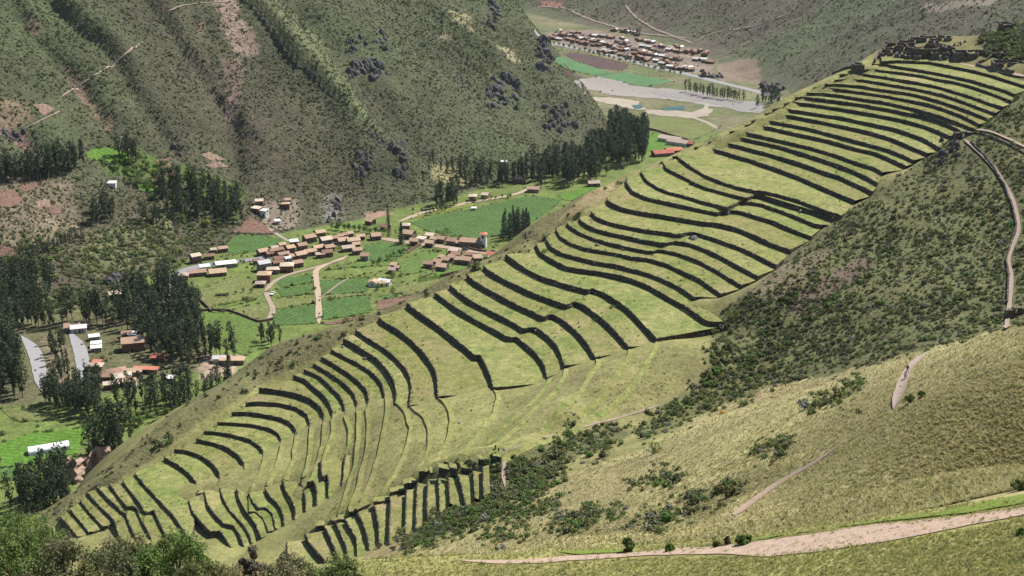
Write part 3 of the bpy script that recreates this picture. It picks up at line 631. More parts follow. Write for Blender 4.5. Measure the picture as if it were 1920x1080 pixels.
for poly, col, dn in [
  ([(1020, 60), (1100, 55), (1250, 85), (1340, 118), (1330, 140), (1200, 120), (1060, 92)], (0.20, 0.155, 0.125), 0.25), ([(1340, 118), (1420, 110), (1430, 160), (1350, 150)], (0.21, 0.16, 0.12), 0.4),
  ([(1780, 0), (1720, 15), (1740, 22), (1860, 8), (1880, -5)], (0.26, 0.22, 0.16), 0.1), ([(1010, 0), (1060, 5), (1050, 14), (1010, 14)], (0.27, 0.15, 0.11), 0.2)]:
    paint(CA, UA, VA, poly, col, dn, vis=far_v)
zb_over = GB.z(XA, YA) > GA.Z.ravel() + 12
F = grid_faces(GA.nx, GA.ny); F = F[~zb_over[F].all(1)]
o = mesh_obj('valley_and_mountains', np.c_[XA, YA, GA.Z.ravel()], F, 'mountain_scrub', smooth=True); tag(o, kind='structure'); color_attr(o, CA)

UB, VB = PU.ravel(), PV.ravel(); XB, YB = GB.X.ravel(), GB.Y.ravel()
fine = fbm(XB / 14, YB / 14, 3, 71) * 0.22
CB = np.zeros((len(XB), 4), np.float32); CB[:] = (0.205, 0.196, 0.080, 0.02)
front = np.ones(len(XB), bool)
back = (seg_dist(XB, YB, CREST)[0] < 900)
BUSH = [(1925, 150), (1895, 185), (1860, 222), (1800, 246), (1750, 285), (1640, 362), (1560, 422), (1470, 492), (1400, 548), (1352, 590), (1345, 620), (1365, 660), (1400, 705), (1480, 718), (1600, 692), (1750, 652), (1925, 608)]
GRASSHILL = [(1925, 608), (1750, 652), (1600, 692), (1480, 718), (1400, 730), (1330, 770), (1200, 850), (1100, 870), (1030, 920), (900, 1000), (640, 1060), (1000, 1050), (1400, 1012), (1925, 950)]
covs = [
 ([(1640, 100), (1925, 30), (1925, 160), (1650, 118)], (0.185, 0.175, 0.07), 0.05), ([(1830, 70), (1925, 30), (1925, 120), (1850, 108)], (0.10, 0.11, 0.045), 0.6),
 (BUSH, (0.118, 0.120, 0.052), 0.4), ([(1480, 560), (1560, 510), (1620, 480), (1640, 495), (1580, 540), (1520, 590), (1490, 590)], (0.135, 0.098, 0.072), 0.3), ([(1400, 548), (1500, 470), (1560, 470), (1500, 540), (1400, 590)], (0.17, 0.145, 0.085), 0.4),
 (GRASSHILL, (0.300, 0.268, 0.130), 0.03), ([(1560, 840), (1700, 760), (1925, 660), (1925, 760), (1740, 840), (1600, 930), (1500, 960), (1450, 930)], (0.205, 0.185, 0.085), 0.08), ([(1280, 930), (1400, 880), (1480, 870), (1440, 910), (1330, 970), (1280, 970)], (0.19, 0.165, 0.085), 0.1),
 ([(950, 850), (1050, 820), (1150, 790), (1180, 820), (1060, 870), (1000, 910), (920, 960), (850, 1000), (760, 1030), (720, 1040), (800, 960), (900, 900)], (0.115, 0.115, 0.048), 0.5),
 ([(1330, 620), (1390, 670), (1480, 716), (1380, 750), (1290, 790), (1200, 830), (1190, 800), (1280, 740), (1330, 690)], (0.13, 0.135, 0.052), 0.4), ([(690, 1000), (760, 1000), (760, 1045), (690, 1045)], (0.22, 0.18, 0.09), 0.1),
 ([(640, 1050), (1000, 1034), (1400, 1000), (1700, 958), (1925, 925), (1925, 1110), (640, 1110)], (0.255, 0.245, 0.085), 0.03)]
for poly, col, dn in covs: paint(CB, UB, VB, poly, col, dn, 7.0)
dc, _ = seg_dist(XB, YB, CREST); sgn = np.zeros(len(XB))
# the rough outer shoulder along the ridge
rough = np.zeros(len(XB), bool)
SH = [(u - 6, v - 6) for u, v, l in crest[12:]] + [(u, v) for u, v in [(110, 975), (190, 925), (250, 880), (300, 850), (380, 790), (440, 750), (500, 715), (570, 680), (640, 640), (700, 610), (800, 560), (940, 490), (1010, 465), (1045, 430), (1140, 365), (1250, 308)]]
paint(CB, UB, VB, SH, (0.145, 0.135, 0.062), 0.45, 4.0); paint(CB, UB, VB, [(1110, 350), (1160, 340), (1140, 370), (1060, 410), (1040, 420), (1090, 375)], (0.27, 0.22, 0.11), 0.1)
hidden = np.zeros(len(XB), bool)
zz = GB.Z.ravel()
bump = 0.35 * fbm(XB / 6, YB / 6, 3, 73) * np.clip((CB[:, 3] - 0.02) * 4, 0, 1)
zz = zz + bump; GB.Z = zz.reshape(GB.Z.shape)
keep = zz > GA.z(XB, YB) - 6
F = grid_faces(GB.nx, GB.ny); F = F[keep[F].any(1)]
o = mesh_obj('terraced_hillside', np.c_[XB, YB, zz], F, 'hillside_grass', smooth=True); tag(o, kind='structure'); color_attr(o, CB)

# ------------------------------------------------------------------ draped patches and ribbons
def px_path(s): 
    v = [float(t) for t in s.replace(',', ' ').split()]; return np.array(v).reshape(-1, 2)
def patch(name, s, mat, grid=None, off=0.25, st=6.0, label=None, cat=None, group=None, kind='structure', wob=0.0):
    grid = grid or GA; px = px_path(s); px = resample(np.vstack([px, px[:1]]), 9.0)[:-1]
    P = hit(grid, px[:, 0], px[:, 1], 45)[:, :2]
    if wob: P = P + np.stack([fbm(P[:, 0] / 9, P[:, 1] / 9, 3, 5), fbm(P[:, 0] / 9 + 7, P[:, 1] / 9, 3, 6)], 1) * wob
    lo, hi = P.min(0), P.max(0)
    gx, gy = np.meshgrid(np.arange(lo[0], hi[0], st), np.arange(lo[1], hi[1], st)); gx, gy = gx.ravel(), gy.ravel()
    m = inside(gx, gy, P); gx, gy = gx[m], gy[m]; dd, _ = seg_dist(gx, gy, P, True); gx, gy = gx[dd > st * 0.3], gy[dd > st * 0.3]
    pts = [Vector(p) for p in P.tolist()] + [Vector(p) for p in zip(gx.tolist(), gy.tolist())]
    vv, _, ff, *_ = geometry.delaunay_2d_cdt(pts, [], [list(range(len(P)))], 1, 1e-4)
    v = np.array([(p.x, p.y) for p in vv]); F = []
    for f in ff:
        a, b, c = v[f[0]], v[f[1]], v[f[2]]
        F.append(tuple(f) if (b[0] - a[0]) * (c[1] - a[1]) - (b[1] - a[1]) * (c[0] - a[0]) > 0 else tuple(f[::-1]))
    o = mesh_obj(name, np.c_[v, grid.z(v[:, 0], v[:, 1]) + off], F, mat, smooth=True)
    return tag(o, label, cat, group, kind)
def ribbon(name, s, width, mat, grid=None, off=0.3, kind='structure', flat=0.7, wv=0.12):
    grid = grid or GA; px = spline(px_path(s), 4); P = hit(grid, px[:, 0], px[:, 1], 45)[:, :2]
    P = resample(np.c_[P, np.zeros(len(P))], max(1.2, width * 0.6))[:, :2]
    for k in range(2): P[1:-1] = (P[:-2] + 2 * P[1:-1] + P[2:]) / 4
    t = np.gradient(P, axis=0); t /= np.linalg.norm(t, axis=1, keepdims=True) + 1e-9; n = np.stack([-t[:, 1], t[:, 0]], 1)
    V = []; zc = grid.z(P[:, 0], P[:, 1]); ii = np.arange(len(P)); wd = width * (1 + wv * 2.2 * fbm(ii / 4.0, np.full(len(P), 3.3), 3, 9)) * np.clip(np.minimum(ii, len(P) - 1 - ii) / 5.0 + 0.08, 0, 1)
    for k in (-0.5, -0.17, 0.17, 0.5):
        q = P + n * (wd * k)[:, None]; zq = grid.z(q[:, 0], q[:, 1]); V.append(np.c_[q, np.maximum(zq, zc * flat + zq * (1 - flat)) + off])
    V = np.concatenate(V); o = mesh_obj(name, V, grid_faces(len(P), 4)[:, ::-1], mat, smooth=True)
    return tag(o, kind=kind)
FIELDS = [
 ('crop_dark', '770 417 830 402 905 387 990 368 1055 374 1012 408 962 438 900 447 840 443 800 434'), ('crop_yellow', '765 413 800 396 880 379 898 384 830 399'), ('crop_bright', '1042 369 1090 352 1122 350 1070 378'),
 ('pasture', '772 441 838 431 850 437 800 447'), ('crop_bright', '818 448 855 440 872 444 830 453'), ('crop_dark', '425 455 450 440 470 439 545 451 500 468 440 478 424 471'), ('plowed_red', '438 436 470 408 505 425 514 439 470 437'),
 ('crop_dark', '684 461 720 455 755 460 765 471 740 489 700 492 684 480'), ('crop_mid', '607 508 640 503 730 498 735 492 690 491 650 495'), ('crop_yellow', '602 521 690 515 714 508 700 518 640 523'), ('crop_dark', '600 527 690 520 691 545 650 552 599 553'),
 ('pasture', '599 555 690 548 690 552 600 562'), ('crop_dark', '600 565 692 553 696 585 650 595 602 600'), ('crop_dark', '520 525 588 513 588 529 525 540'), ('crop_dark', '518 543 588 533 588 551 530 557'), ('pasture', '510 561 590 556 590 568 512 580'), ('crop_dark', '512 583 592 571 593 607 515 611'),
 ('pasture', '370 547 440 516 490 530 505 545 480 559 420 573 385 576'), ('crop_mid', '398 577 470 556 480 562 410 581'), ('pasture', '430 583 500 566 511 590 495 603 455 590'), ('crop_mid', '376 587 430 585 490 606 480 640 465 668 445 665 380 622'),
 ('pasture', '735 546 790 521 860 511 940 492 905 502 830 536 790 549 745 561'), ('crop_dark', '708 556 745 549 775 544 730 560'), ('plowed_red', '706 566 790 548 770 562 720 580 706 584'), ('plowed_red', '604 606 690 592 700 592 640 606 606 611'),
 ('crop_mid', '738 503 780 472 850 472 830 500 760 517'), ('crop_bright', '790 514 870 501 900 498 830 521 780 532'), ('crop_bright', '160 287 190 276 225 281 248 300 240 311 200 304 165 297'), ('crop_bright', '255 345 300 350 290 362 262 358'),
 ('crop_bright', '0 832 60 812 160 802 150 848 60 868 0 878'), ('crop_yellow', '200 791 240 784 265 796 240 808 205 806'), ('pasture', '0 767 60 766 110 771 100 789 30 791'), ('crop_dark', '-10 882 40 870 45 890 -10 908'),
 ('plowed_red', '0 360 25 355 48 375 20 390 0 388'), ('plowed_red', '35 350 65 339 75 351 45 361'), ('plowed_pale', '66 379 90 371 97 387 75 394'), ('plowed_red', '85 396 110 386 118 399 95 404'), ('plowed_red', '290 301 315 294 322 300 300 305'),
 ('plowed_red', '298 313 322 305 328 313 305 318'), ('plowed_red', '308 326 330 317 345 325 325 334'), ('plowed_pale', '375 290 390 284 425 300 400 304'), ('plowed_pale', '385 311 405 301 430 312 400 317'), ('plowed_red', '0 457 25 466 30 479 0 484'), ('plowed_pale', '62 197 85 194 103 205 80 217'),
 ('crop_teal', '1030 111 1050 106 1090 118 1150 138 1112 142 1060 128'), ('plowed_dark', '1056 101 1080 99 1150 113 1180 122 1170 132 1120 128 1080 115'), ('crop_teal', '1116 143 1170 136 1265 153 1210 163'), ('plowed_dark', '1048 127 1075 138 1100 147 1070 146'),
 ('crop_bright', '1205 256 1235 249 1260 262 1268 275 1240 285 1212 285'), ('pasture', '1195 216 1290 222 1350 240 1300 262 1240 253 1200 236')]
for m, s in FIELDS: patch('field', s, m, wob=1.0)
patch('gravel_bank', '1075 150 1120 145 1200 163 1290 170 1420 193 1428 213 1380 206 1250 186 1150 179 1110 170', 'gravel', wob=12, off=0.3)
patch('river', '1225 173 1290 176 1350 184 1425 197 1432 212 1390 205 1310 190 1240 180', 'river_water', wob=6, off=0.45)
patch('sand_bar', '1100 181 1150 184 1200 190 1202 206 1170 201 1112 188', 'sand', wob=10, off=0.3); patch('sand_bar', '1205 206 1290 210 1330 205 1340 215 1290 222 1210 214', 'sand', wob=10, off=0.3)
patch('pond', '1184 198 1206 197 1204 205 1187 204', 'pond_water', wob=1, off=0.6); patch('pond', '1240 204 1286 199 1282 207 1245 208', 'pond_water', wob=1, off=0.6)
for nm, s, w, m in [('road', '312 548 318 528 335 512 365 502 410 494 470 488 520 479 600 467 640 455 685 441', 7.5, 'asphalt'), ('street', '684 441 730 450 770 456 830 463 880 471 940 479', 6.5, 'dirt'),
  ('dirt_track', '598 608 597 560 594 530 592 510 605 500 640 486 652 480', 3.4, 'dirt'), ('dirt_track', '500 604 512 582 500 552 510 532 540 516 600 500 640 487', 3.0, 'trail'), ('dirt_track', '745 418 790 400 845 388 880 380 930 372 975 362 1000 348', 4.0, 'dirt'),
  ('road', '40 630 62 655 73 690 78 735', 6.5, 'asphalt'), ('road', '130 622 148 650 157 690 164 730', 6.5, 'asphalt'), ('highway', '1001 54 1010 70 1040 82 1090 93 1150 105 1220 125 1290 140 1350 155 1420 172 1475 190', 11, 'asphalt'),
  ('dirt_track', '1010 12 1060 16 1090 30 1130 44 1200 62 1290 72', 4, 'trail'), ('dirt_track', '1172 8 1190 30 1230 55 1300 82', 4, 'trail'), ('dirt_track', '1300 78 1345 60 1410 50 1480 25', 3, 'trail'), ('dirt_track', '1325 182 1322 205 1290 215 1330 232 1345 242', 5, 'sand'),
  ('footpath', '110 185 150 160 215 118 245 95 270 78', 1.1, 'trail'), ('footpath', '305 30 345 10 430 3', 1.1, 'trail'), ('footpath', '40 245 80 225 120 205', 1.1, 'trail'), ('street', '500 425 520 440 545 455', 2.5, 'sand'), ('street', '600 560 640 530 660 520', 1.5, 'trail')]:
    ribbon(nm, s, w, m)
ribbon('footpath', '1675 768 1688 730 1700 700 1714 682 1740 660', 1.7, 'trail', GB, 0.12); ribbon('footpath', '1376 968 1420 935 1470 900 1540 860 1582 828', 1.7, 'pink_dirt', GB, 0.12)
ribbon('stone_path', '1886 620 1893 570 1896 520 1890 490 1900 460 1910 430 1900 380 1882 345 1862 315 1832 284 1806 262', 1.15, 'trail', GB, 0.45); ribbon('stone_path', '1806 246 1850 247 1890 262 1930 282', 1.1, 'trail', GB, 0.45)
ribbon('footpath', '1790 118 1850 131 1905 141 1930 146', 1.8, 'dirt', GB, 0.3); ribbon('footpath', '1930 120 1890 110 1860 104', 1.5, 'dirt', GB, 0.3)
ribbon('footpath', '950 846 944 880 947 915', 1.0, 'trail', GB, 0.15); ribbon('footpath', '952 846 1000 826 1100 800 1250 757', 0.8, 'trail', GB, 0.10)
patch('dirt_strip', '850 1052 1000 1046 1200 1040 1350 1028 1500 1006 1620 990 1760 978 1900 960 1935 952 1935 966 1800 996 1640 1020 1450 1040 1300 1047 1100 1052 920 1057', 'pink_dirt', GB, 0.06, 1.5, wob=1.6)
patch('verge', '1380 1018 1600 986 1750 966 1935 925 1935 944 1800 968 1640 984 1500 999 1390 1023', 'lush_grass', GB, 0.10, 1.5, wob=1.2)
patch('verge', '1060 1034 1150 1030 1180 1038 1080 1042', 'lush_grass', GB, 0.10, 1.5, wob=1.2)
# ------------------------------------------------------------------ terraces
def densify(Q, step=1.3): return resample(Q, step)
def wall_mesh(path, zt, depth, batter=0.12, jit=0.10, lip=0.06, seed=0):
    """dry-stone ribbon: coping, rough face, foot, along an open path (x, y) with the outside on its right-hand side"""
    P = resample(np.c_[path[:, :2], np.zeros(len(path))], 0.9)[:, :2]
    n = len(P); t = np.gradient(P, axis=0); t /= np.linalg.norm(t, axis=1, keepdims=True) + 1e-9
    o = np.stack([t[:, 1], -t[:, 0]], 1)
    r = np.random.default_rng(seed)
    rows = [(-0.40, -0.15), (-0.28, lip), (-0.02, lip), (0.0, lip - 0.12)]
    nr = 5
    for k in range(1, nr + 1): rows.append((batter * depth * k / nr, -depth * k / nr))
    V = []
    topj = r.normal(0, 0.07, n) + 0.18 * fbm(np.arange(n) / 9.0, np.full(n, seed * 1.7), 3, 3)
    for j, (off, dz) in enumerate(rows):
        jj = r.normal(0, jit if j >= 3 else 0.04, n)
        V.append(np.c_[P + o * (off + jj)[:, None], zt + dz + (topj if 0 < j < 4 else np.zeros(n)) + (r.normal(0, 0.05, n) if j > 3 else 0)])
    V = np.concatenate(V); F = grid_faces(n, len(rows))
    return V, F[:, ::-1]
def make_terrace(front, back, zt, wall_h, seed, end_wall=True, zb=0.25):
    """front / back: xy outlines running left to right; returns the terrace with its wall and its grass top"""
    c = front.mean(0)
    root = empty('terrace', (c[0], c[1], zt))
    loc = np.array([c[0], c[1], zt])
    fr = resample(np.c_[front[:, :2], np.zeros(len(front))], 2.2)[:, :2]
    bk = resample(np.c_[back[:, :2], np.zeros(len(back))], 3.5)[:, :2]
    poly = np.vstack([fr, bk[::-1]])
    # tread: constrained triangulation with inner points so that it can undulate
    lo = poly.min(0); hi = poly.max(0); st = 3.0
    gx, gy = np.meshgrid(np.arange(lo[0], hi[0], st), np.arange(lo[1], hi[1], st))
    gx = gx.ravel() + rng.uniform(-.7, .7, gx.size); gy = gy.ravel() + rng.uniform(-.7, .7, gy.size)
    m = inside(gx, gy, poly); gx, gy = gx[m], gy[m]
    dpoly, _ = seg_dist(gx, gy, poly, True); m = dpoly > 1.0; gx, gy = gx[m], gy[m]
    pts = [Vector(p) for p in poly.tolist()] + [Vector((a, b)) for a, b in zip(gx, gy)]
    try:
        vv, ee, ff, *_ = geometry.delaunay_2d_cdt(pts, [], [list(range(len(poly)))], 1, 1e-4)
        vx = np.array([(p.x, p.y) for p in vv]); F = [tuple(f) for f in ff]
    except Exception:
        vx = poly; F = [tuple(t) for t in geometry.tessellate_polygon([[Vector((*p, 0)) for p in poly]])]
    df, _ = seg_dist(vx[:, 0], vx[:, 1], fr); db, _ = seg_dist(vx[:, 0], vx[:, 1], bk)
    tt = df / (df + db + 1e-6)
    vz = zb * tt + 0.16 * fbm(vx[:, 0] / 7, vx[:, 1] / 7, 3, 9) * np.clip(df / 2, 0, 1)
    V = np.c_[vx, vz + zt] - loc
    # wind upward
    FF = []
    for f in F:
        a, b, c_ = (vx[f[0]], vx[f[1]], vx[f[2]])
        FF.append(f if (b[0] - a[0]) * (c_[1] - a[1]) - (b[1] - a[1]) * (c_[0] - a[0]) > 0 else f[::-1])
    mesh_obj('grass_top', V, FF, 'terrace_grass', root)
    path = fr
    if end_wall: path = np.vstack([fr, back[-1:, :2]]) if end_wall == 1 else np.vstack([back[:1, :2], fr, back[-1:, :2]])
    Vw, Fw = wall_mesh(path, zt, wall_h * 1.45 + 0.7, seed=seed)
    mesh_obj('retaining_wall', Vw - loc, Fw, 'dry_stone', root)
    return root
def shift(Q, dx, dy):
    R = Q.copy(); R[:, 0] += dx; R[:, 1] += dy; return R
ORD = ['first', 'second', 'third', 'fourth', 'fifth', 'sixth', 'seventh', 'eighth', 'ninth', 'tenth', 'eleventh', 'twelfth', 'thirteenth', 'fourteenth', 'fifteenth', 'sixteenth', 'seventeenth', 'eighteenth', 'nineteenth', 'twentieth', 'twenty-first']
seed = 0
for lv, h, P in UW:
    Q = UP[lv]; seed += 1
    if lv == 1:
        R = Q.copy(); b = shift(Q, 2.0, 9.0)
    else:
        b = UP[lv - 1]
        if lv == 21: b = np.vstack([UP[20], UP[19][8:]])
        if lv == 60: b = UP[59]
    ew = 2 if lv >= 50 else (1 if lv >= 19 else 0)
    t = make_terrace(Q, b, Z[lv], H[lv], seed, ew, zb=0.27 * H.get(lv - 1, 1.0))
    if lv <= 18: lab = 'narrow grass terrace with dark stone wall, %s step down from the hilltop ruins' % ORD[lv - 1]; g = 'narrow upper terraces'
    elif lv <= 29: lab = 'curved grass terrace with stone wall, %s below the narrow upper flight' % ORD[lv - 19]; g = 'curved middle terraces'
    elif lv <= 38: lab = 'broad grass terrace with tall stone wall, %s below the long path-end wall' % ORD[lv - 30]; g = 'broad middle terraces'
    elif lv <= 51: lab = 'crescent grass terrace with bending stone wall, %s counting down the ridge' % ORD[lv - 39]; g = 'crescent terraces'
    else: lab = 'straight stepped terrace at the lower ridge end, %s below the wide flat one' % ORD[lv - 52]; g = 'straight lower terraces'
    tag(t, lab, 'terrace', g)
n1 = n2 = 0
order = sorted(range(len(LP)), key=lambda i: i)
for i, (lv, Q) in enumerate(LP):
    seed += 1
    # uphill side: the next outline to the right
    nxt = LP[i + 1][1] if i + 1 < len(LP) and i not in (11,) else None
    if i == 5: nxt = LP[4][1]
    if i == 4: nxt = LP[6][1]
    if nxt is None or abs(LP[i + 1][0] - lv) > 2.6: b = shift(Q, 1.6, 0.5)
    else:
        # limit the depth so that the top stays behind its own wall
        b = resample(np.c_[nxt[:, :2], np.zeros(len(nxt))], 2.0)
        b = np.c_[b[:, :2], np.zeros(len(b))]
    t = make_terrace(Q, b, zlev(lv), hlev(lv), seed, 0, zb=0.35)
    if i < 12:
        lab = 'narrow S-curved terrace in the grassy hollow, %s from the left' % ORD[n1]; n1 += 1; g = 'S-curved hollow terraces'
    else:
        lab = 'small column terrace above the bottom gully, %s from the left' % ORD[n2]; n2 += 1; g = 'column terraces by the gully'
    tag(t, lab, 'terrace', g)

for i, (A_, B_, z0, hh) in enumerate(RIS):
    fr = np.array([A_, B_]); seed += 1
    t = make_terrace(fr, shift(fr, -0.4, 2.6), z0 + hh, hh, seed, 0, zb=0.2)
    tag(t, 'short stone riser wall heading a column terrace, %s from the left' % ORD[i], 'terrace wall', 'riser walls above the column terraces')

# half-buried ledges where the terrace lines run on through the grassy hollow
for lv in range(30, 50):
    e = ends[lv]; k = min(starts, key=lambda q: abs(q - lv) + (0 if q <= 43 or lv >= 43 else 9)); b = starts[k]; L_ = np.linalg.norm((b - e)[:2])
    if L_ < 14: continue
    t = np.linspace(0.02, 0.97, 14)[:, None]; bow = np.array([1.0, 0.15]) * L_ * (0.10 if lv < 39 else 0.03)
    xy = e[:2] * (1 - t) + b[:2] * t + bow * (4 * t * (1 - t)); xy = xy + 0.5 * np.stack([fbm(xy[:, 0] / 6, xy[:, 1] / 6 + lv, 2, 3), fbm(xy[:, 0] / 6 + 5, xy[:, 1] / 6 + lv, 2, 4)], 1)
    xy = resample(np.c_[xy, np.zeros(len(xy))], 1.6)[:, :2]; zz_ = hB_f(xy[:, 0], xy[:, 1]); tn = np.gradient(xy, axis=0); tn /= np.linalg.norm(tn, axis=1, keepdims=True); up = np.stack([-tn[:, 1], tn[:, 0]], 1)
    hh = 0.62 + 0.35 * fbm(np.arange(len(xy)) / 6.0, np.full(len(xy), lv * 2.2), 3, 8); hh = np.clip(hh, 0.12, 1.1); n = len(xy); V = []
    for off, dz in ((-0.25, -0.7), (-0.05, 0.6), (0.15, 1.0), (2.2, 0.0)):
        q = xy + up * off; zq = hB_f(q[:, 0], q[:, 1]); V.append(np.c_[q, (zz_ + hh * dz) if off < 1 else zq - 0.25])
    c = xy.mean(0); root = empty('grass_ledge', (c[0], c[1], float(zz_.mean()))); V = np.concatenate(V) - np.array([c[0], c[1], float(zz_.mean())])
    mesh_obj('ledge_face', V[:3 * n], grid_faces(n, 3), 'terrace_grass', root, True); mesh_obj('ledge_top', V[2 * n:], grid_faces(n, 2), 'terrace_grass', root, True)
    tag(root, 'faint grassy ledge running through the hollow, %s from the top' % ORD[lv - 30], 'grass ledge', 'faint ledges in the hollow')
# ------------------------------------------------------------------ buildings
def box(x0, x1, y0, y1, z0, z1):
    V = [(x0, y0, z0), (x1, y0, z0), (x1, y1, z0), (x0, y1, z0), (x0, y0, z1), (x1, y0, z1), (x1, y1, z1), (x0, y1, z1)]
    return V, [(0, 3, 2, 1), (4, 5, 6, 7), (0, 1, 5, 4), (1, 2, 6, 5), (2, 3, 7, 6), (3, 0, 4, 7)]
def join(parts):
    V, F = [], []
    for v, f in parts:
        n = len(V); V += [tuple(p) for p in v]; F += [tuple(i + n for i in q) for q in f]
    return V, F
def house_shapes(w, d, h, roof, rh, ov=0.45):
    x, y = w / 2, d / 2
    if roof == 'gable':      # ridge along x
        wall = ([(-x, -y, -1.5), (x, -y, -1.5), (x, y, -1.5), (-x, y, -1.5), (-x, -y, h), (x, -y, h), (x, y, h), (-x, y, h), (-x, 0, h + rh), (x, 0, h + rh)],
                [(0, 1, 5, 4), (2, 3, 7, 6), (1, 2, 6, 9, 5), (3, 0, 4, 8, 7), (4, 5, 9, 8), (6, 7, 8, 9)])
        X, Y = x + ov, y + ov; e = h - rh * ov / y + 0.08; t = 0.16; r = h + rh + 0.08
        rf = ([(-X, -Y, e), (X, -Y, e), (X, 0, r), (-X, 0, r), (X, Y, e), (-X, Y, e), (-X, -Y, e + t), (X, -Y, e + t), (X, 0, r + t), (-X, 0, r + t), (X, Y, e + t), (-X, Y, e + t)],
              [(6, 7, 8, 9), (9, 8, 10, 11), (0, 3, 2, 1), (3, 5, 4, 2), (0, 1, 7, 6), (4, 5, 11, 10), (1, 2, 8, 7), (2, 4, 10, 8), (5, 3, 9, 11), (3, 0, 6, 9)])
    elif roof == 'hip':
        wall = box(-x, x, -y, y, -1.5, h); X, Y = x + ov, y + ov; g = max(0.2, x - y) ; e = h + 0.02; r = h + rh; t = 0.15
        rf = ([(-X, -Y, e), (X, -Y, e), (X, Y, e), (-X, Y, e), (-X, -Y, e + t), (X, -Y, e + t), (X, Y, e + t), (-X, Y, e + t), (-g, 0, r), (g, 0, r)],
              [(0, 3, 2, 1), (0, 1, 5, 4), (1, 2, 6, 5), (2, 3, 7, 6), (3, 0, 4, 7), (4, 5, 9, 8), (5, 6, 9), (6, 7, 8, 9), (7, 4, 8)])
    else:                    # lean-to sheet
        wall = ([(-x, -y, -1.5), (x, -y, -1.5), (x, y, -1.5), (-x, y, -1.5), (-x, -y, h), (x, -y, h), (x, y, h + rh), (-x, y, h + rh)], [(0, 1, 5, 4), (1, 2, 6, 5), (2, 3, 7, 6), (3, 0, 4, 7), (4, 5, 6, 7)])
        X, Y = x + ov, y + ov; k = rh / d; a, b = h - k * ov + 0.05, h + rh + k * ov + 0.05; t = 0.12
        rf = ([(-X, -Y, a), (X, -Y, a), (X, Y, b), (-X, Y, b), (-X, -Y, a + t), (X, -Y, a + t), (X, Y, b + t), (-X, Y, b + t)], [(0, 3, 2, 1), (4, 5, 6, 7), (0, 1, 5, 4), (1, 2, 6, 5), (2, 3, 7, 6), (3, 0, 4, 7)])
    return wall, rf
def house(u, v, w, d, h, yaw, roof='gable', rmat='roof_tile', wmat='wall_adobe', label='', group=None, rh=None, floors=1, detail=True, cat='house', name='house', grid=None):
    p = hit(grid or GA, u, v, 300)[0]; root = empty(name, p, math.radians(yaw))
    rh = rh if rh is not None else (0.24 * d if roof != 'shed' else 0.10 * d)
    wall, rf = house_shapes(w, d, h, roof, rh)
    wo_ = mesh_obj('wall', wall[0], wall[1], wmat, root); mesh_obj('roof', rf[0], rf[1], rmat, root)
    if detail:
        r = random.Random(int(u * 7 + v * 13)); y = -d / 2
        nwin = max(1, int(w / 3.2)); dx = r.uniform(-0.2, 0.2) * w
        mesh_obj('door', *box(dx - 0.5, dx + 0.5, y - 0.06, y + 0.05, 0.0, 2.05), 'door_wood', root)
        for f in range(floors):
            for k in range(nwin):
                cx = -w / 2 + (k + 0.5) * w / nwin; z0 = 0.95 + f * 2.6
                if (f == 0 and abs(cx - dx) < 1.1) or z0 + 1.1 > h: continue
                wi = mesh_obj('window', *box(cx - 0.5, cx + 0.5, y - 0.05, y + 0.05, z0, z0 + 1.0), 'frame_white', root)
                mesh_obj('pane', *box(cx - 0.4, cx + 0.4, y - 0.08, y, z0 + 0.1, z0 + 0.9), 'window_glass', wi)
        for sx in (-1, 1):
            cx = sx * w / 2
            wi = mesh_obj('window', *box(cx - 0.05, cx + 0.05, -0.5, 0.5, 1.0, 2.0), 'frame_white', root)
            mesh_obj('pane', *box(cx - 0.08, cx + 0.08, -0.4, 0.4, 1.1, 1.9), 'window_glass', wi)
    tag(root, label, cat, group); return root
K6 = lambda X, Y: (300 + X / 4.8, 360 + Y / 4.8)
K7 = lambda X, Y: (600 + X / 4.8, 360 + Y / 4.8)
K8 = lambda X, Y: (X / 4.0, 580 + Y / 4.0)
PX = 0.365
GV = 'houses of the roadside village'
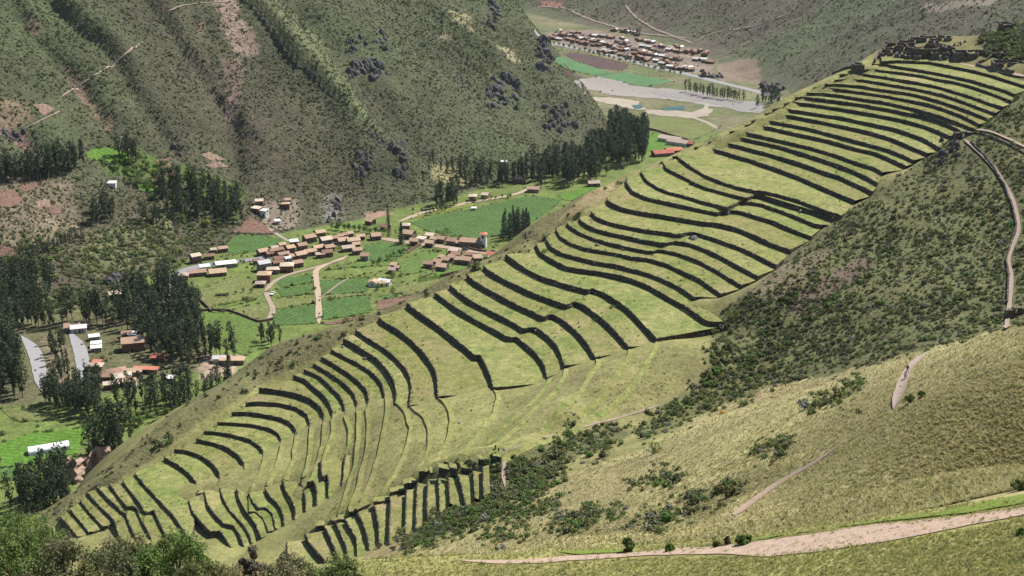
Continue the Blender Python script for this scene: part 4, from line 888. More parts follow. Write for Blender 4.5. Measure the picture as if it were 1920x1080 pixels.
# crop x, y of the base, width in crop pixels, depth m, wall height m, yaw, roof, roof material, wall material, what singles it out
VH = [
 (K6, 320, 648, 88, 6, 5.2, 35, 'gable', 'roof_pale', 'wall_adobe', 'tall lone adobe house above the outer road bend', 2),
 (K6, 445, 618, 85, 5, 2.8, 20, 'gable', 'roof_rust', 'wall_adobe', 'low rust-roofed house right of the tall lone house', 1),
 (K6, 482, 562, 55, 4, 2.8, 20, 'gable', 'roof_pale', 'wall_adobe', 'small pale-roofed house under the roadside trees', 1),
 (K6, 565, 552, 85, 5, 3.0, 25, 'gable', 'roof_tile', 'wall_adobe', 'tiled house with red yard left of the village crop field', 1),
 (K6, 595, 690, 185, 6, 3.0, 20, 'shed', 'roof_white', 'wall_grey', 'long shed with white sheet roof beside the road', 1),
 (K6, 405, 715, 90, 5, 2.8, 20, 'shed', 'roof_blue', 'wall_plaster', 'shed with bluish sheet roof inside the outer road bend', 1),
 (K6, 340, 765, 150, 6, 2.8, 18, 'gable', 'roof_tile', 'wall_adobe', 'long tile-roofed building at the outer road bend', 1),
 (K6, 520, 762, 150, 8, 2.8, 18, 'gable', 'roof_tile', 'wall_adobe', 'wide tile-roofed farm building with open yard', 1),
 (K6, 210, 800, 95, 5, 3.2, 5, 'shed', 'roof_pale', 'wall_adobe', 'small box-like house with pale roof nearest the road bend', 1),
 (K6, 925, 582, 95, 6, 3.4, 35, 'gable', 'roof_tile', 'wall_adobe', 'tiled house starting the upper row of the village', 1),
 (K6, 985, 598, 60, 5, 3.0, 35, 'gable', 'roof_rust', 'wall_adobe', 'small rust-roofed house second in the upper row', 1),
 (K6, 1022, 588, 80, 5, 4.2, 35, 'gable', 'roof_rust', 'wall_brick', 'brick house with brown roof third in the upper row', 2),
 (K6, 1078, 576, 62, 5, 4.2, 35, 'gable', 'roof_rust', 'wall_brick', 'brick house with brown roof joined to its twin', 2),
 (K6, 1030, 548, 70, 5, 3.0, 35, 'gable', 'roof_pale', 'wall_adobe', 'pale-roofed house behind the twin brown-roofed pair', 1),
 (K6, 1098, 518, 66, 5, 3.0, 35, 'gable', 'roof_tile', 'wall_adobe', 'small tile-roofed house at the crop field edge', 1),
 (K6, 1172, 562, 78, 6, 4.4, 35, 'gable', 'roof_tile', 'wall_adobe', 'square two-storey house between yard walls on the upper row', 2),
 (K6, 1208, 492, 76, 5, 3.2, 20, 'shed', 'roof_white', 'wall_adobe', 'house with white sheet roof above the upper row', 1),
 (K6, 1278, 540, 86, 6, 4.4, 30, 'gable', 'roof_tile', 'wall_brick', 'brick two-storey house below the dry slope', 2),
 (K6, 1345, 462, 115, 7, 4.0, 35, 'gable', 'roof_tile', 'wall_adobe', 'large gabled house at the foot of the rocky slope', 2),
 (K6, 1440, 412, 95, 6, 3.4, 30, 'gable', 'roof_tile', 'wall_adobe', 'gabled house highest at the slope foot', 1),
 (K6, 1492, 482, 105, 7, 4.0, 30, 'gable', 'roof_pale', 'wall_adobe', 'pale-roofed house starting the stepped row', 2),
 (K6, 1570, 462, 52, 5, 3.4, 28, 'gable', 'roof_tile', 'wall_adobe', 'second small house of the stepped row', 1),
 (K6, 1618, 445, 50, 5, 3.4, 28, 'gable', 'roof_tile', 'wall_adobe', 'third small house of the stepped row', 1),
 (K6, 1665, 432, 50, 5, 3.4, 26, 'gable', 'roof_tile', 'wall_adobe', 'fourth small house of the stepped row', 1),
 (K6, 1712, 420, 50, 5, 3.4, 24, 'gable', 'roof_tile', 'wall_adobe', 'last small house of the stepped row', 1),
 (K6, 868, 660, 58, 4, 2.8, 25, 'gable', 'roof_rust', 'wall_adobe', 'small rust-roofed house left of the dark tall block', 1),
 (K6, 935, 718, 108, 7, 5.6, 30, 'gable', 'roof_white', 'wall_grey', 'tall grey-walled block with pale roof and dark gable', 2),
 (K6, 1020, 744, 112, 6, 3.2, 5, 'hip', 'roof_pale', 'wall_adobe', 'pale hip-roofed house beside the tall grey block', 1),
 (K6, 942, 818, 118, 8, 5.4, 0, 'hip', 'roof_tile', 'wall_brick', 'two-storey hip-roofed house alone below the village', 2),
 (K6, 905, 868, 84, 6, 2.8, 0, 'hip', 'roof_pale', 'wall_adobe', 'small hip-roofed annex below the lone two-storey house', 1),
 (K6, 1145, 726, 118, 8, 4.6, 5, 'hip', 'roof_pale', 'wall_brick', 'many-sided hip-roofed house with porch at the track corner', 2),
 (K6, 1238, 686, 90, 6, 3.4, 30, 'gable', 'roof_tile', 'wall_adobe', 'tile-roofed house with walled garden by the track', 1),
 (K6, 1062, 682, 96, 5, 3.2, 30, 'gable', 'roof_rust', 'wall_adobe', 'brown-roofed house behind the porch house', 1),
 (K6, 1070, 648, 95, 5, 3.2, 30, 'gable', 'roof_rust', 'wall_adobe', 'brown-roofed house along the street below the twins', 1),
 (K6, 1112, 606, 105, 5, 3.2, 32, 'gable', 'roof_tile', 'wall_adobe', 'tile-roofed house on the lower street side', 1),
 (K6, 1148, 642, 52, 4, 3.0, 30, 'gable', 'roof_white', 'wall_plaster', 'small white-roofed house amid the lower row', 1),
 (K6, 1195, 622, 70, 5, 3.0, 30, 'gable', 'roof_tile', 'wall_adobe', 'tile-roofed house behind the walled garden house', 1),
 (K6, 1262, 612, 100, 7, 3.6, 35, 'gable', 'roof_tile', 'wall_adobe', 'broad orange-roofed house mid lower street', 1),
 (K6, 1350, 582, 112, 6, 3.2, 32, 'gable', 'roof_tile', 'wall_adobe', 'broad tile-roofed house next up the lower street', 1),
 (K6, 1425, 545, 100, 6, 3.2, 30, 'gable', 'roof_tile', 'wall_adobe', 'tile-roofed house before the street crossing', 1),
 (K6, 1442, 605, 78, 4, 2.8, 15, 'shed', 'roof_pale', 'wall_adobe', 'pale lean-to beside the dirt track gardens', 1),
 (K6, 1505, 592, 98, 6, 3.4, 20, 'gable', 'roof_rust', 'wall_brick', 'dark-roofed brick house above the dirt track', 1),
 (K6, 1522, 545, 85, 6, 3.4, 30, 'gable', 'roof_tile', 'wall_adobe', 'tile-roofed house with blank gable beside brown yard', 1),
 (K6, 1645, 480, 100, 7, 3.2, 25, 'gable', 'roof_tile', 'wall_adobe', 'tiled house at the left of the dense quarter', 1),
 (K6, 1740, 480, 120, 7, 3.2, 20, 'gable', 'roof_tile', 'wall_adobe', 'large tiled house at the top of the dense quarter', 1),
 (K6, 1805, 442, 78, 5, 3.0, 15, 'gable', 'roof_tile', 'wall_adobe', 'small tiled house right of the dense quarter', 1),
 (K6, 1692, 545, 120, 6, 3.0, 22, 'gable', 'roof_pale', 'wall_adobe', 'long pale-roofed house in the dense quarter', 1),
 (K6, 1772, 572, 82, 6, 3.4, 20, 'gable', 'roof_tile', 'wall_adobe', 'tiled house at the head of the straight dirt track', 1),
 (K6, 1765, 515, 70, 5, 3.0, 20, 'gable', 'roof_tile', 'wall_adobe', 'tiled house deep in the dense quarter', 1),
 (K6, 1842, 625, 74, 6, 3.6, 0, 'shed', 'roof_rust', 'wall_grey', 'plain grey flat-topped block by the round crop field', 1),
 (K6, 895, 140, 78, 5, 4.4, 10, 'shed', 'roof_pale', 'wall_adobe', 'upper pale-roofed house of the slope hamlet', 2),
 (K6, 872, 190, 95, 5, 3.0, -25, 'shed', 'roof_pale', 'wall_adobe', 'long pale-roofed house of the slope hamlet', 1),
 (K6, 942, 228, 70, 5, 4.4, -25, 'shed', 'roof_white', 'wall_plaster', 'white-fronted house of the slope hamlet', 2),
 (K6, 1150, 112, 62, 4, 2.8, 10, 'gable', 'roof_tile', 'wall_adobe', 'small tiled hut highest in the slope hamlet', 1),
 (K6, 1132, 150, 82, 5, 3.0, 5, 'hip', 'roof_tile', 'wall_adobe', 'hip-roofed house at the right of the slope hamlet', 1),
 (K6, 1058, 300, 48, 4, 2.6, 20, 'shed', 'roof_white', 'wall_plaster', 'tiny white-roofed hut among terrace gardens', 1),
 (K7, 455, 305, 88, 6, 3.2, -35, 'gable', 'roof_tile', 'wall_adobe', 'tiled house tucked under the rocky slope by the crossing', 1),
 (K7, 590, 358, 80, 6, 3.2, -30, 'gable', 'roof_rust', 'wall_adobe', 'dark-roofed house beside the village crossing', 1),
 (K7, 775, 352, 78, 6, 3.8, 0, 'hip', 'roof_pale', 'wall_adobe', 'pale hip-roofed house behind the two tall cypresses', 1),
 (K7, 500, 440, 92, 7, 3.4, 20, 'gable', 'roof_tile', 'wall_adobe', 'tiled house before the green hedge at the crossing', 1),
 (K7, 800, 425, 115, 8, 4.0, -25, 'gable', 'roof_tile', 'wall_adobe', 'large tiled house right of the cypresses', 1),
 (K7, 850, 490, 82, 6, 3.6, -10, 'gable', 'roof_tile', 'wall_brick', 'brick house with tiled roof across the street', 1),
 (K7, 985, 428, 78, 5, 2.6, -10, 'shed', 'roof_pale', 'wall_plaster', 'low pale flat-roofed house by the bright field', 1),
 (K7, 912, 462, 85, 5, 2.8, -20, 'shed', 'roof_pale', 'wall_plaster', 'pale low house on the upper street side', 1),
 (K7, 990, 505, 80, 6, 3.4, -15, 'gable', 'roof_tile', 'wall_adobe', 'tiled house with white porch on the street', 1),
 (K7, 1032, 465, 72, 5, 3.0, -25, 'gable', 'roof_tile', 'wall_adobe', 'tiled house second left of the school hall', 1),
 (K7, 1096, 468, 88, 6, 3.4, -25, 'gable', 'roof_tile', 'wall_adobe', 'gabled tiled house near the field path', 1),
 (K7, 1192, 488, 96, 7, 3.6, -20, 'gable', 'roof_tile', 'wall_adobe', 'wide tiled house left of the hall', 1),
 (K7, 1252, 498, 62, 5, 2.8, -20, 'gable', 'roof_tile', 'wall_adobe', 'low tiled annex touching the hall', 1),
 (K7, 980, 694, 82, 6, 3.4, -15, 'gable', 'roof_tile', 'wall_adobe', 'leftmost house of the lower cluster', 1),
 (K7, 1070, 672, 84, 6, 3.0, -35, 'gable', 'roof_tile', 'wall_adobe', 'second house from the left in the lower cluster', 1),
 (K7, 1100, 718, 98, 7, 3.4, -20, 'gable', 'roof_tile', 'wall_adobe', 'lowest house of the lower cluster by its boundary wall', 1),
 (K7, 1145, 652, 78, 6, 3.0, -35, 'gable', 'roof_tile', 'wall_adobe', 'house in the middle of the lower cluster', 1),
 (K7, 1105, 628, 68, 5, 2.8, -35, 'gable', 'roof_tile', 'wall_adobe', 'small house at the top left of the lower cluster', 1),
 (K7, 1190, 628, 74, 5, 2.8, -35, 'gable', 'roof_tile', 'wall_adobe', 'small house at the heart of the lower cluster', 1),
 (K7, 1205, 572, 88, 6, 3.2, -15, 'shed', 'roof_pale', 'wall_adobe', 'pale flat-roofed house at the street edge of the lower cluster', 1),
 (K7, 1228, 604, 88, 6, 3.0, -20, 'gable', 'roof_tile', 'wall_adobe', 'orange-roofed house below the pale flat one', 1),
 (K7, 1262, 655, 82, 6, 3.2, -25, 'gable', 'roof_tile', 'wall_adobe', 'gabled house left of the double gable', 1),
 (K7, 1320, 660, 108, 7, 3.6, -25, 'gable', 'roof_tile', 'wall_adobe', 'broad double-gabled house near the boundary wall', 1),
 (K7, 1345, 606, 78, 5, 2.8, -15, 'gable', 'roof_rust', 'wall_brick', 'reddish house behind the double gable', 1),
 (K7, 1415, 638, 82, 7, 3.4, 10, 'gable', 'roof_tile', 'wall_adobe', 'rightmost gabled house inside the boundary wall', 1),
 (K7, 1540, 606, 78, 6, 3.0, -10, 'gable', 'roof_red', 'wall_adobe', 'orange-red roofed house by the first tall terrace wall', 1),
 (K7, 1562, 632, 95, 5, 2.4, 20, 'shed', 'roof_pale', 'wall_adobe', 'pale slanting shed roof beside the terrace edge', 1),
 (K7, 672, 698, 60, 5, 2.8, -20, 'gable', 'roof_tile', 'wall_adobe', 'tiled house of the three by the hedge end', 1),
 (K7, 650, 742, 64, 5, 2.8, -10, 'gable', 'roof_pale', 'wall_adobe', 'pale-roofed lowest house of the three by the hedge end', 1),
 (K7, 698, 718, 40, 4, 2.4, -20, 'gable', 'roof_tile', 'wall_adobe', 'smallest house of the three by the hedge end', 1),
 (K7, 482, 858, 72, 6, 2.8, 80, 'gable', 'roof_tile', 'wall_plaster', 'left wing of the walled compound among crops', 1),
 (K7, 585, 848, 110, 5, 2.8, -20, 'gable', 'roof_white', 'wall_plaster', 'white-roofed long wing of the walled compound', 1),
 (K7, 545, 862, 90, 4, 2.6, 12, 'gable', 'roof_tile', 'wall_plaster', 'front wing of the walled compound', 1),
 (K7, 1375, 92, 84, 7, 4.2, 0, 'hip', 'roof_pale', 'wall_adobe', 'hip-roofed house above the big crop field', 2),
 (K7, 1490, 72, 76, 6, 3.6, -20, 'gable', 'roof_pale', 'wall_adobe', 'pale gabled house next to the hip-roofed one', 1),
 (K7, 1385, 178, 46, 3, 2.0, 0, 'shed', 'roof_white', 'wall_plaster', 'tiny white hut in the big crop field', 1),
]
for fn, X, Y, wd, d, h, yaw, roof, rm, wm, lab, fl in VH:
    u, v = fn(X, Y); house(u, v - 3, wd / 4.8 * PX * 0.88, d * 0.88, h * 0.92, yaw, roof, rm, wm, lab, GV, floors=fl)
GF = 'buildings at the woodland edge'
for u, v, w, d, h, yaw, roof, rm, wm, lab in [
 (975, 342, 9, 6, 3.4, 0, 'gable', 'roof_tile', 'wall_adobe', 'orange-roofed house in a gap of the valley wood'), (1000, 360, 9, 6, 3, -10, 'gable', 'roof_tile', 'wall_adobe', 'orange-roofed house at the wood edge below the gap'),
 (1113, 349, 9, 6, 3, 10, 'gable', 'roof_pale', 'wall_adobe', 'lone hut on the bright lawn by the ridge'), (945, 308, 4, 3, 2.4, 0, 'shed', 'roof_white', 'wall_plaster', 'white hut on the slope above the wood'),
 (1257, 266, 22, 9, 3.4, -35, 'gable', 'roof_pale', 'wall_plaster', 'long pink-roofed hall beside the lawn'), (1272, 272, 20, 9, 3.4, -35, 'gable', 'roof_pale', 'wall_plaster', 'second long pink-roofed hall beside the lawn'), (1290, 274, 10, 7, 3.2, -20, 'gable', 'roof_red', 'wall_brick', 'red-roofed house right of the long halls'),
 (1242, 292, 18, 9, 3.2, 18, 'gable', 'roof_red', 'wall_brick', 'bright red-roofed house just over the ridge'), (1262, 287, 14, 8, 3.2, 18, 'gable', 'roof_red', 'wall_brick', 'smaller red-roofed house just over the ridge'),
 (136, 620, 8, 6, 3, 15, 'gable', 'roof_tile', 'wall_adobe', 'tiled hut at the head of the right road'), (148, 622, 8, 5, 2.8, 15, 'gable', 'roof_white', 'wall_plaster', 'white-roofed hut at the head of the right road'),
 (177, 637, 5, 3.5, 2.2, 20, 'shed', 'roof_white', 'wall_grey', 'uppermost small white shed in the meadow'), (181, 650, 5, 3.2, 2.2, 15, 'shed', 'roof_white', 'wall_grey', 'middle small white shed in the meadow'), (181, 658, 5, 3.2, 2.2, 15, 'shed', 'roof_white', 'wall_grey', 'lowest small white shed in the meadow'),
 (250, 655, 11, 8, 5, 15, 'gable', 'roof_tile', 'wall_brick', 'big dark-walled house inside the forest clearing'), (238, 632, 5, 4, 2.6, 15, 'gable', 'roof_tile', 'wall_adobe', 'small hut behind the clearing house'), (248, 633, 4, 4, 2.4, 15, 'shed', 'roof_white', 'wall_plaster', 'white lean-to behind the clearing house'),
 (296, 677, 6, 5, 2.8, 0, 'gable', 'roof_red', 'wall_brick', 'orange-roofed hut under the forest trees'), (180, 694, 7, 5, 2.8, 0, 'hip', 'roof_pale', 'wall_adobe', 'round tan-roofed hut beside the right road'), (182, 686, 4, 3, 2.4, 0, 'shed', 'roof_red', 'wall_brick', 'little red-roofed hut beside the right road'),
 (220, 707, 9, 7, 3.4, 25, 'hip', 'roof_tile', 'wall_adobe', 'orange hip-roofed house in the lower hamlet'), (231, 718, 8, 6, 4, 20, 'hip', 'roof_pale', 'wall_plaster', 'pale hip-roofed house in the lower hamlet'), (200, 713, 7, 6, 3, 5, 'gable', 'roof_rust', 'wall_adobe', 'rust-roofed house in the lower hamlet'), (181, 714, 6, 5, 3, 5, 'gable', 'roof_tile', 'wall_adobe', 'tiled house left in the lower hamlet'),
 (250, 705, 8, 5, 3, 15, 'gable', 'roof_tile', 'wall_adobe', 'tiled house right in the lower hamlet'), (244, 722, 6, 4, 2.8, 10, 'gable', 'roof_tile', 'wall_plaster', 'white-walled house below in the lower hamlet'), (209, 728, 7, 4, 2.8, 20, 'gable', 'roof_pale', 'wall_adobe', 'pale-roofed house lowest in the hamlet'), (274, 699, 12, 3, 2.4, -5, 'shed', 'roof_red', 'wall_adobe', 'long thin red roof right of the hamlet'), (318, 716, 4, 3, 2.4, 0, 'shed', 'roof_white', 'wall_adobe', 'small shed on the hamlet lawn'),
 (412, 679, 6, 4, 2.6, 0, 'gable', 'roof_white', 'wall_plaster', 'white tent-like roof by the sand yard'), (436, 682, 12, 4, 2.6, 0, 'shed', 'roof_tile', 'wall_adobe', 'long low pink roof by the sand yard'), (211, 349, 5, 4, 2.6, 0, 'shed', 'roof_white', 'wall_plaster', 'white hut on the left hillside fields'), (217, 560, 7, 5, 3.4, 20, 'shed', 'roof_pale', 'wall_brick', 'pale-roofed house alone above the forest')]:
    house(u, v, w, d, h, yaw, roof, rm, wm, lab, GF, detail=w > 5.5)
# hall and bell tower by the plaza
u, v = K7(1368, 508); hall = house(u, v - 4, 14.5, 7.5, 4.0, -12, 'gable', 'roof_tile', 'wall_adobe', 'long tile-roofed hall with dark front on the plaza', None, floors=1, cat='hall', name='village_hall')
u, v = K7(1472, 506); p = hit(GA, u, v - 2, 300)[0]
tw = empty('bell_tower', p, math.radians(-10)); mesh_obj('wall', *box(-1.9, 1.9, -1.9, 1.9, -1, 9.0), 'wall_plaster', tw)
rfV = ([(-2.5, -2.5, 9), (2.5, -2.5, 9), (2.5, 2.5, 9), (-2.5, 2.5, 9), (-2.5, -2.5, 9.2), (2.5, -2.5, 9.2), (2.5, 2.5, 9.2), (-2.5, 2.5, 9.2), (0, 0, 10.6)], [(0, 3, 2, 1), (0, 1, 5, 4), (1, 2, 6, 5), (2, 3, 7, 6), (3, 0, 4, 7), (4, 5, 8), (5, 6, 8), (6, 7, 8), (7, 4, 8)])
mesh_obj('roof', rfV[0], rfV[1], 'roof_red', tw)
for a in range(4):
    b = mesh_obj('belfry_opening', *box(-0.7, 0.7, -1.96, -1.7, 6.4, 8.3), 'window_glass', tw); b.rotation_euler = (0, 0, a * math.pi / 2)
mesh_obj('door', *box(-0.7, 0.7, -1.97, -1.7, 0, 2.4), 'door_wood', tw)
tag(tw, 'white bell tower with red pyramid roof beside the hall', 'tower')
patch('plaza', '922 470 955 472 962 481 925 480', 'sand', off=0.35)
# greenhouse on the river meadow
p = hit(GA, 92, 846, 300)[0]; gh = empty('greenhouse', p, math.radians(24)); L, Wd = 17.0, 5.5
ar = np.linspace(0, math.pi, 11); V, F = [], []
prof = [(-Wd / 2, 0)] + [(-Wd / 2 * math.cos(a), 1.7 + 1.5 * math.sin(a)) for a in ar] + [(Wd / 2, 0)]
for x in np.linspace(-L / 2, L / 2, 9): V += [(x, y, z_) for y, z_ in prof]
n = len(prof)
for i in range(8):
    for j in range(n - 1): F.append((i * n + j, i * n + j + 1, (i + 1) * n + j + 1, (i + 1) * n + j))
mesh_obj('film_cover', V, F, 'greenhouse_film', gh)
for k, x in enumerate((-L / 2 - 0.02, L / 2 + 0.02)): mesh_obj('end_panel', [(x, y, z_) for y, z_ in prof], [tuple(range(n))], 'greenhouse_film', gh)
for x in np.linspace(-L / 2, L / 2, 9):
    V = []; F = []
    for j, (y, z_) in enumerate(prof): V += [(x - 0.05, y * 1.012, z_ * 1.012), (x + 0.05, y * 1.012, z_ * 1.012)]
    F = [(2 * j, 2 * j + 1, 2 * j + 3, 2 * j + 2) for j in range(n - 1)]; mesh_obj('hoop', V, F, 'wall_grey', gh)
tag(gh, 'white arched greenhouse on the green meadow at lower left', 'greenhouse')
# the far town across the river
GT = 'small houses of the far town'; rr = random.Random(5)
def small_mesh(w, d, h, rm, wm):
    wall, rf = house_shapes(w, d, h, 'gable', 0.2 * d); V, F = join([wall, rf]); return mesh_data('far_house', np.array(V), F, [wm, rm], mi=[0] * len(wall[1]) + [1] * len(rf[1]))
SM = [small_mesh(w, d, h, rm, wm) for w, d, h, rm, wm in [(8, 6, 3.4, 'roof_slate', 'wall_adobe'), (10, 6, 3.4, 'roof_rust', 'wall_adobe'), (7, 6, 4, 'roof_pale', 'wall_adobe'), (9, 6, 3.4, 'roof_white', 'wall_grey'), (11, 6, 3.4, 'roof_slate', 'wall_grey'), (7, 6, 5, 'roof_rust', 'wall_adobe')]]
rows = ['1032 74 1060 76 1090 82 1120 88', '1040 68 1080 70 1110 78 1150 86', '1085 74 1115 80 1140 88 1165 96', '1150 92 1185 96 1215 104', '1190 102 1240 108 1280 116', '1195 112 1225 116 1260 124 1290 130', '1250 96 1290 100 1325 106', '1240 124 1270 131 1295 134', '1150 58 1190 62 1200 78 1225 82', '1110 68 1140 72 1180 88', '1046 62 1080 64 1100 70', '1225 90 1270 92 1320 100', '1125 98 1160 104 1185 112', '1300 112 1335 120', '1205 90 1235 98 1255 112', '1165 74 1175 84']
k = 0
for s in rows:
    pts = resample(px_path(s), 6.2)
    for x, y in pts:
        if rr.random() < 0.12: continue
        x += rr.uniform(-3, 3); y += rr.uniform(-1.6, 1.6); p = hit(GA, x, y, 900)[0]
        o = data_obj('far_house', rr.choice(SM), loc=p, rot=(0, 0, rr.choice([-0.6, -0.5, 1.0, -0.7, 0.95]) + rr.uniform(-.1, .1)))
        pale = o.data in (SM[3],)
        tag(o, 'small white-roofed house in the far town beyond the river' if pale else 'small brownish house in the far town beyond the river', 'house', 'white-roofed houses of the far town' if pale else GT); k += 1
# field and boundary walls
def stone_line(s, h, th, mat, label, name='boundary_wall', grid=None, wob=0.12, cat='wall', group=None):
    grid = grid or GA; px = px_path(s); P = hit(grid, px[:, 0], px[:, 1], 45)[:, :2]; P = resample(np.c_[P, np.zeros(len(P))], 1.5)[:, :2]
    t = np.gradient(P, axis=0); t /= np.linalg.norm(t, axis=1, keepdims=True) + 1e-9; n = np.stack([-t[:, 1], t[:, 0]], 1); m = len(P); zg = grid.z(P[:, 0], P[:, 1])
    r = np.random.default_rng(m); V = []
    tz = zg + h + r.normal(0, wob, m)
    for k, zz_ in ((-1, zg - 0.6), (-1, tz), (1, tz), (1, zg - 0.6)): V.append(np.c_[P + n * (k * th / 2 + r.normal(0, th * 0.08, m))[:, None], zz_])
    V = np.concatenate(V); o = mesh_obj(name, V, np.vstack([grid_faces(m, 4), [[0, m, 2 * m, 3 * m], [m - 1, 4 * m - 1, 3 * m - 1, 2 * m - 1]]]), mat)
    return tag(o, label, cat, group)
for s, h, th, lab in [('365 545 372 560 392 580 396 586', 1.6, 0.6, 'field wall curving down left of the pasture'), ('375 584 396 582 430 584 455 593 485 605 512 600', 1.5, 0.6, 'field wall between pasture and big green crop'), ('825 521 850 515 880 507 907 498', 2.2, 0.5, 'long boundary wall under the lower cluster of houses'),
  ('765 476 775 468 790 460', 1.8, 0.5, 'yard wall left of the street-side meadow'), ('790 522 812 514 820 505', 1.4, 0.5, 'short yard wall left of the lower cluster'), ('1200 240 1230 246 1262 256 1290 264', 2.0, 0.6, 'boundary wall behind the long pink-roofed halls'), ('650 490 640 505', 1.2, 0.4, 'short wall beside the grey block'),
  ('875 467 900 472 912 473', 1.6, 0.5, 'low wall along the plaza edge'), ('1225 702 1290 700 1340 705', 1.4, 0.5, 'red garden wall')][:8]:
    stone_line(s, h, th, 'wall_adobe', lab)
# ------------------------------------------------------------------ trees
def leaf_cloud(n, fpos, size, r, flat=0.5, up=0.3, asp=0.6):
    """n leaf sprays: bent quads placed by fpos() -> (pos, outward)"""
    P, O = fpos(n); V = np.zeros((n, 4, 3))
    a = r.normal(size=(n, 3)); nrm = O * 0.7 + a * flat + np.array([0, 0, up]); nrm /= np.linalg.norm(nrm, axis=1, keepdims=True)
    t = np.cross(nrm, r.normal(size=(n, 3))); t /= np.linalg.norm(t, axis=1, keepdims=True) + 1e-9; b = np.cross(nrm, t)
    s = size * r.uniform(0.6, 1.4, n)[:, None]
    V[:, 0] = P - t * s * 0.5; V[:, 1] = P - b * s * asp * 0.5 + nrm * s * 0.12; V[:, 2] = P + t * s * 0.5; V[:, 3] = P + b * s * asp * 0.5 + nrm * s * 0.12
    return V.reshape(-1, 3), np.arange(4 * n).reshape(-1, 4)
def tube(path, radii, k=6):
    path = np.asarray(path, float); n = len(path); t = np.gradient(path, axis=0); V = []
    for i in range(n):
        d = t[i] / (np.linalg.norm(t[i]) + 1e-9); u = np.cross(d, (0.3, 0.9, 0.2)); u /= np.linalg.norm(u); w = np.cross(d, u)
        for j in range(k): a = 2 * math.pi * j / k; V.append(path[i] + radii[i] * (math.cos(a) * u + math.sin(a) * w))
    F = [(i * k + j, i * k + (j + 1) % k, (i + 1) * k + (j + 1) % k, (i + 1) * k + j) for i in range(n - 1) for j in range(k)]
    return V, F
def eucalyptus(i, H=20.0, slim=1.0):
    r = np.random.default_rng(100 + i); lean = r.normal(0, 0.03, 2)
    parts = [tube([(lean[0] * z_, lean[1] * z_, z_) for z_ in (-1.0, 0.25 * H, 0.55 * H, 0.93 * H)], (0.32, 0.26, 0.17, 0.04))]
    nl = 11; lob = []
    for k in range(nl):
        z_ = H * (0.22 + 0.76 * (k + 0.4) / nl); a = r.uniform(0, 6.28); env = 2.05 * slim * math.sin(math.pi * (0.12 + 0.86 * (1 - (z_ / H - 0.2) / 0.85) ** 0.9)) ** 0.8 + 0.2
        rad = env * r.uniform(0.25, 0.85); c = np.array([lean[0] * z_ + rad * math.cos(a), lean[1] * z_ + rad * math.sin(a), z_])
        lob.append((c, env * r.uniform(0.5, 0.85) + 0.25)); 
        if k % 2 == 0: parts.append(tube([(lean[0] * z_ * 0.85, lean[1] * z_ * 0.85, z_ - 2.0), c], (0.1, 0.03), 4))
    def pos(n):
        k = r.integers(0, nl, n); C = np.array([l[0] for l in lob])[k]; R = np.array([l[1] for l in lob])[k]
        d = r.normal(size=(n, 3)); d /= np.linalg.norm(d, axis=1, keepdims=True); rr_ = R * r.uniform(0.35, 1.0, n) ** 0.6
        return C + d * rr_[:, None] * np.array([1, 1, 1.55]), d
    V, F = leaf_cloud(330, pos, 1.15, r, 0.6, 0.2, 0.55)
    tv, tf = join(parts)
    return mesh_data('trunk', np.array(tv), tf, ['bark_pale'], True), mesh_data('crown', V, F, ['leaf_eucalyptus'])
def conifer(i, H=16.0):
    r = np.random.default_rng(300 + i); tv, tf = tube([(0, 0, -1), (0, 0, H * 0.5), (0, 0, H * 0.97)], (0.25, 0.16, 0.03))
    def pos(n):
        z_ = H * (0.06 + 0.94 * r.uniform(0, 1, n) ** 1.4); e = 2.1 * (1 - z_ / H) ** 0.75 + 0.12; a = r.uniform(0, 6.28, n); q = e * r.uniform(0.4, 1.05, n)
        d = np.stack([np.cos(a), np.sin(a), 0 * a + 0.2], 1); return np.stack([q * np.cos(a), q * np.sin(a), z_], 1), d
    V, F = leaf_cloud(300, pos, 0.95, r, 0.5, 0.2, 0.5)
    return mesh_data('trunk', np.array(tv), tf, ['bark'], True), mesh_data('crown', V, F, ['leaf_conifer'])
def broad(i, H=8.0, mat='leaf_green', n=420, size=0.75):
    r = np.random.default_rng(500 + i); parts = [tube([(0, 0, -0.8), (0.1, 0, H * 0.3), (0, 0.1, H * 0.6)], (0.24, 0.18, 0.08))]; lob = []
    for k in range(9):
        a = r.uniform(0, 6.28); z_ = H * r.uniform(0.38, 0.85); q = H * 0.3 * r.uniform(0.2, 1.0); c = np.array([q * math.cos(a), q * math.sin(a), z_]); lob.append((c, H * r.uniform(0.13, 0.24)))
        parts.append(tube([(0, 0, H * 0.3), c], (0.1, 0.03), 4))
    def pos(n):
        k = r.integers(0, 9, n); C = np.array([l[0] for l in lob])[k]; R = np.array([l[1] for l in lob])[k]; d = r.normal(size=(n, 3)); d /= np.linalg.norm(d, axis=1, keepdims=True)
        return C + d * (R * r.uniform(0.4, 1, n) ** 0.6)[:, None], d
    V, F = leaf_cloud(n, pos, size, r); tv, tf = join(parts)
    return mesh_data('trunk', np.array(tv), tf, ['bark'], True), mesh_data('crown', V, F, [mat])
EUC = [eucalyptus(i, 20, s) for i, s in enumerate((1.0, 0.8, 1.15, 0.9, 0.75, 1.25, 1.0))]; CON = [conifer(i) for i in range(3)]; BRO = [broad(i) for i in range(3)] + [broad(7, mat='leaf_lime')]
TREES = []   # (x, y, z, height m, kind, px height, label, group)
rt = np.random.default_rng(21)
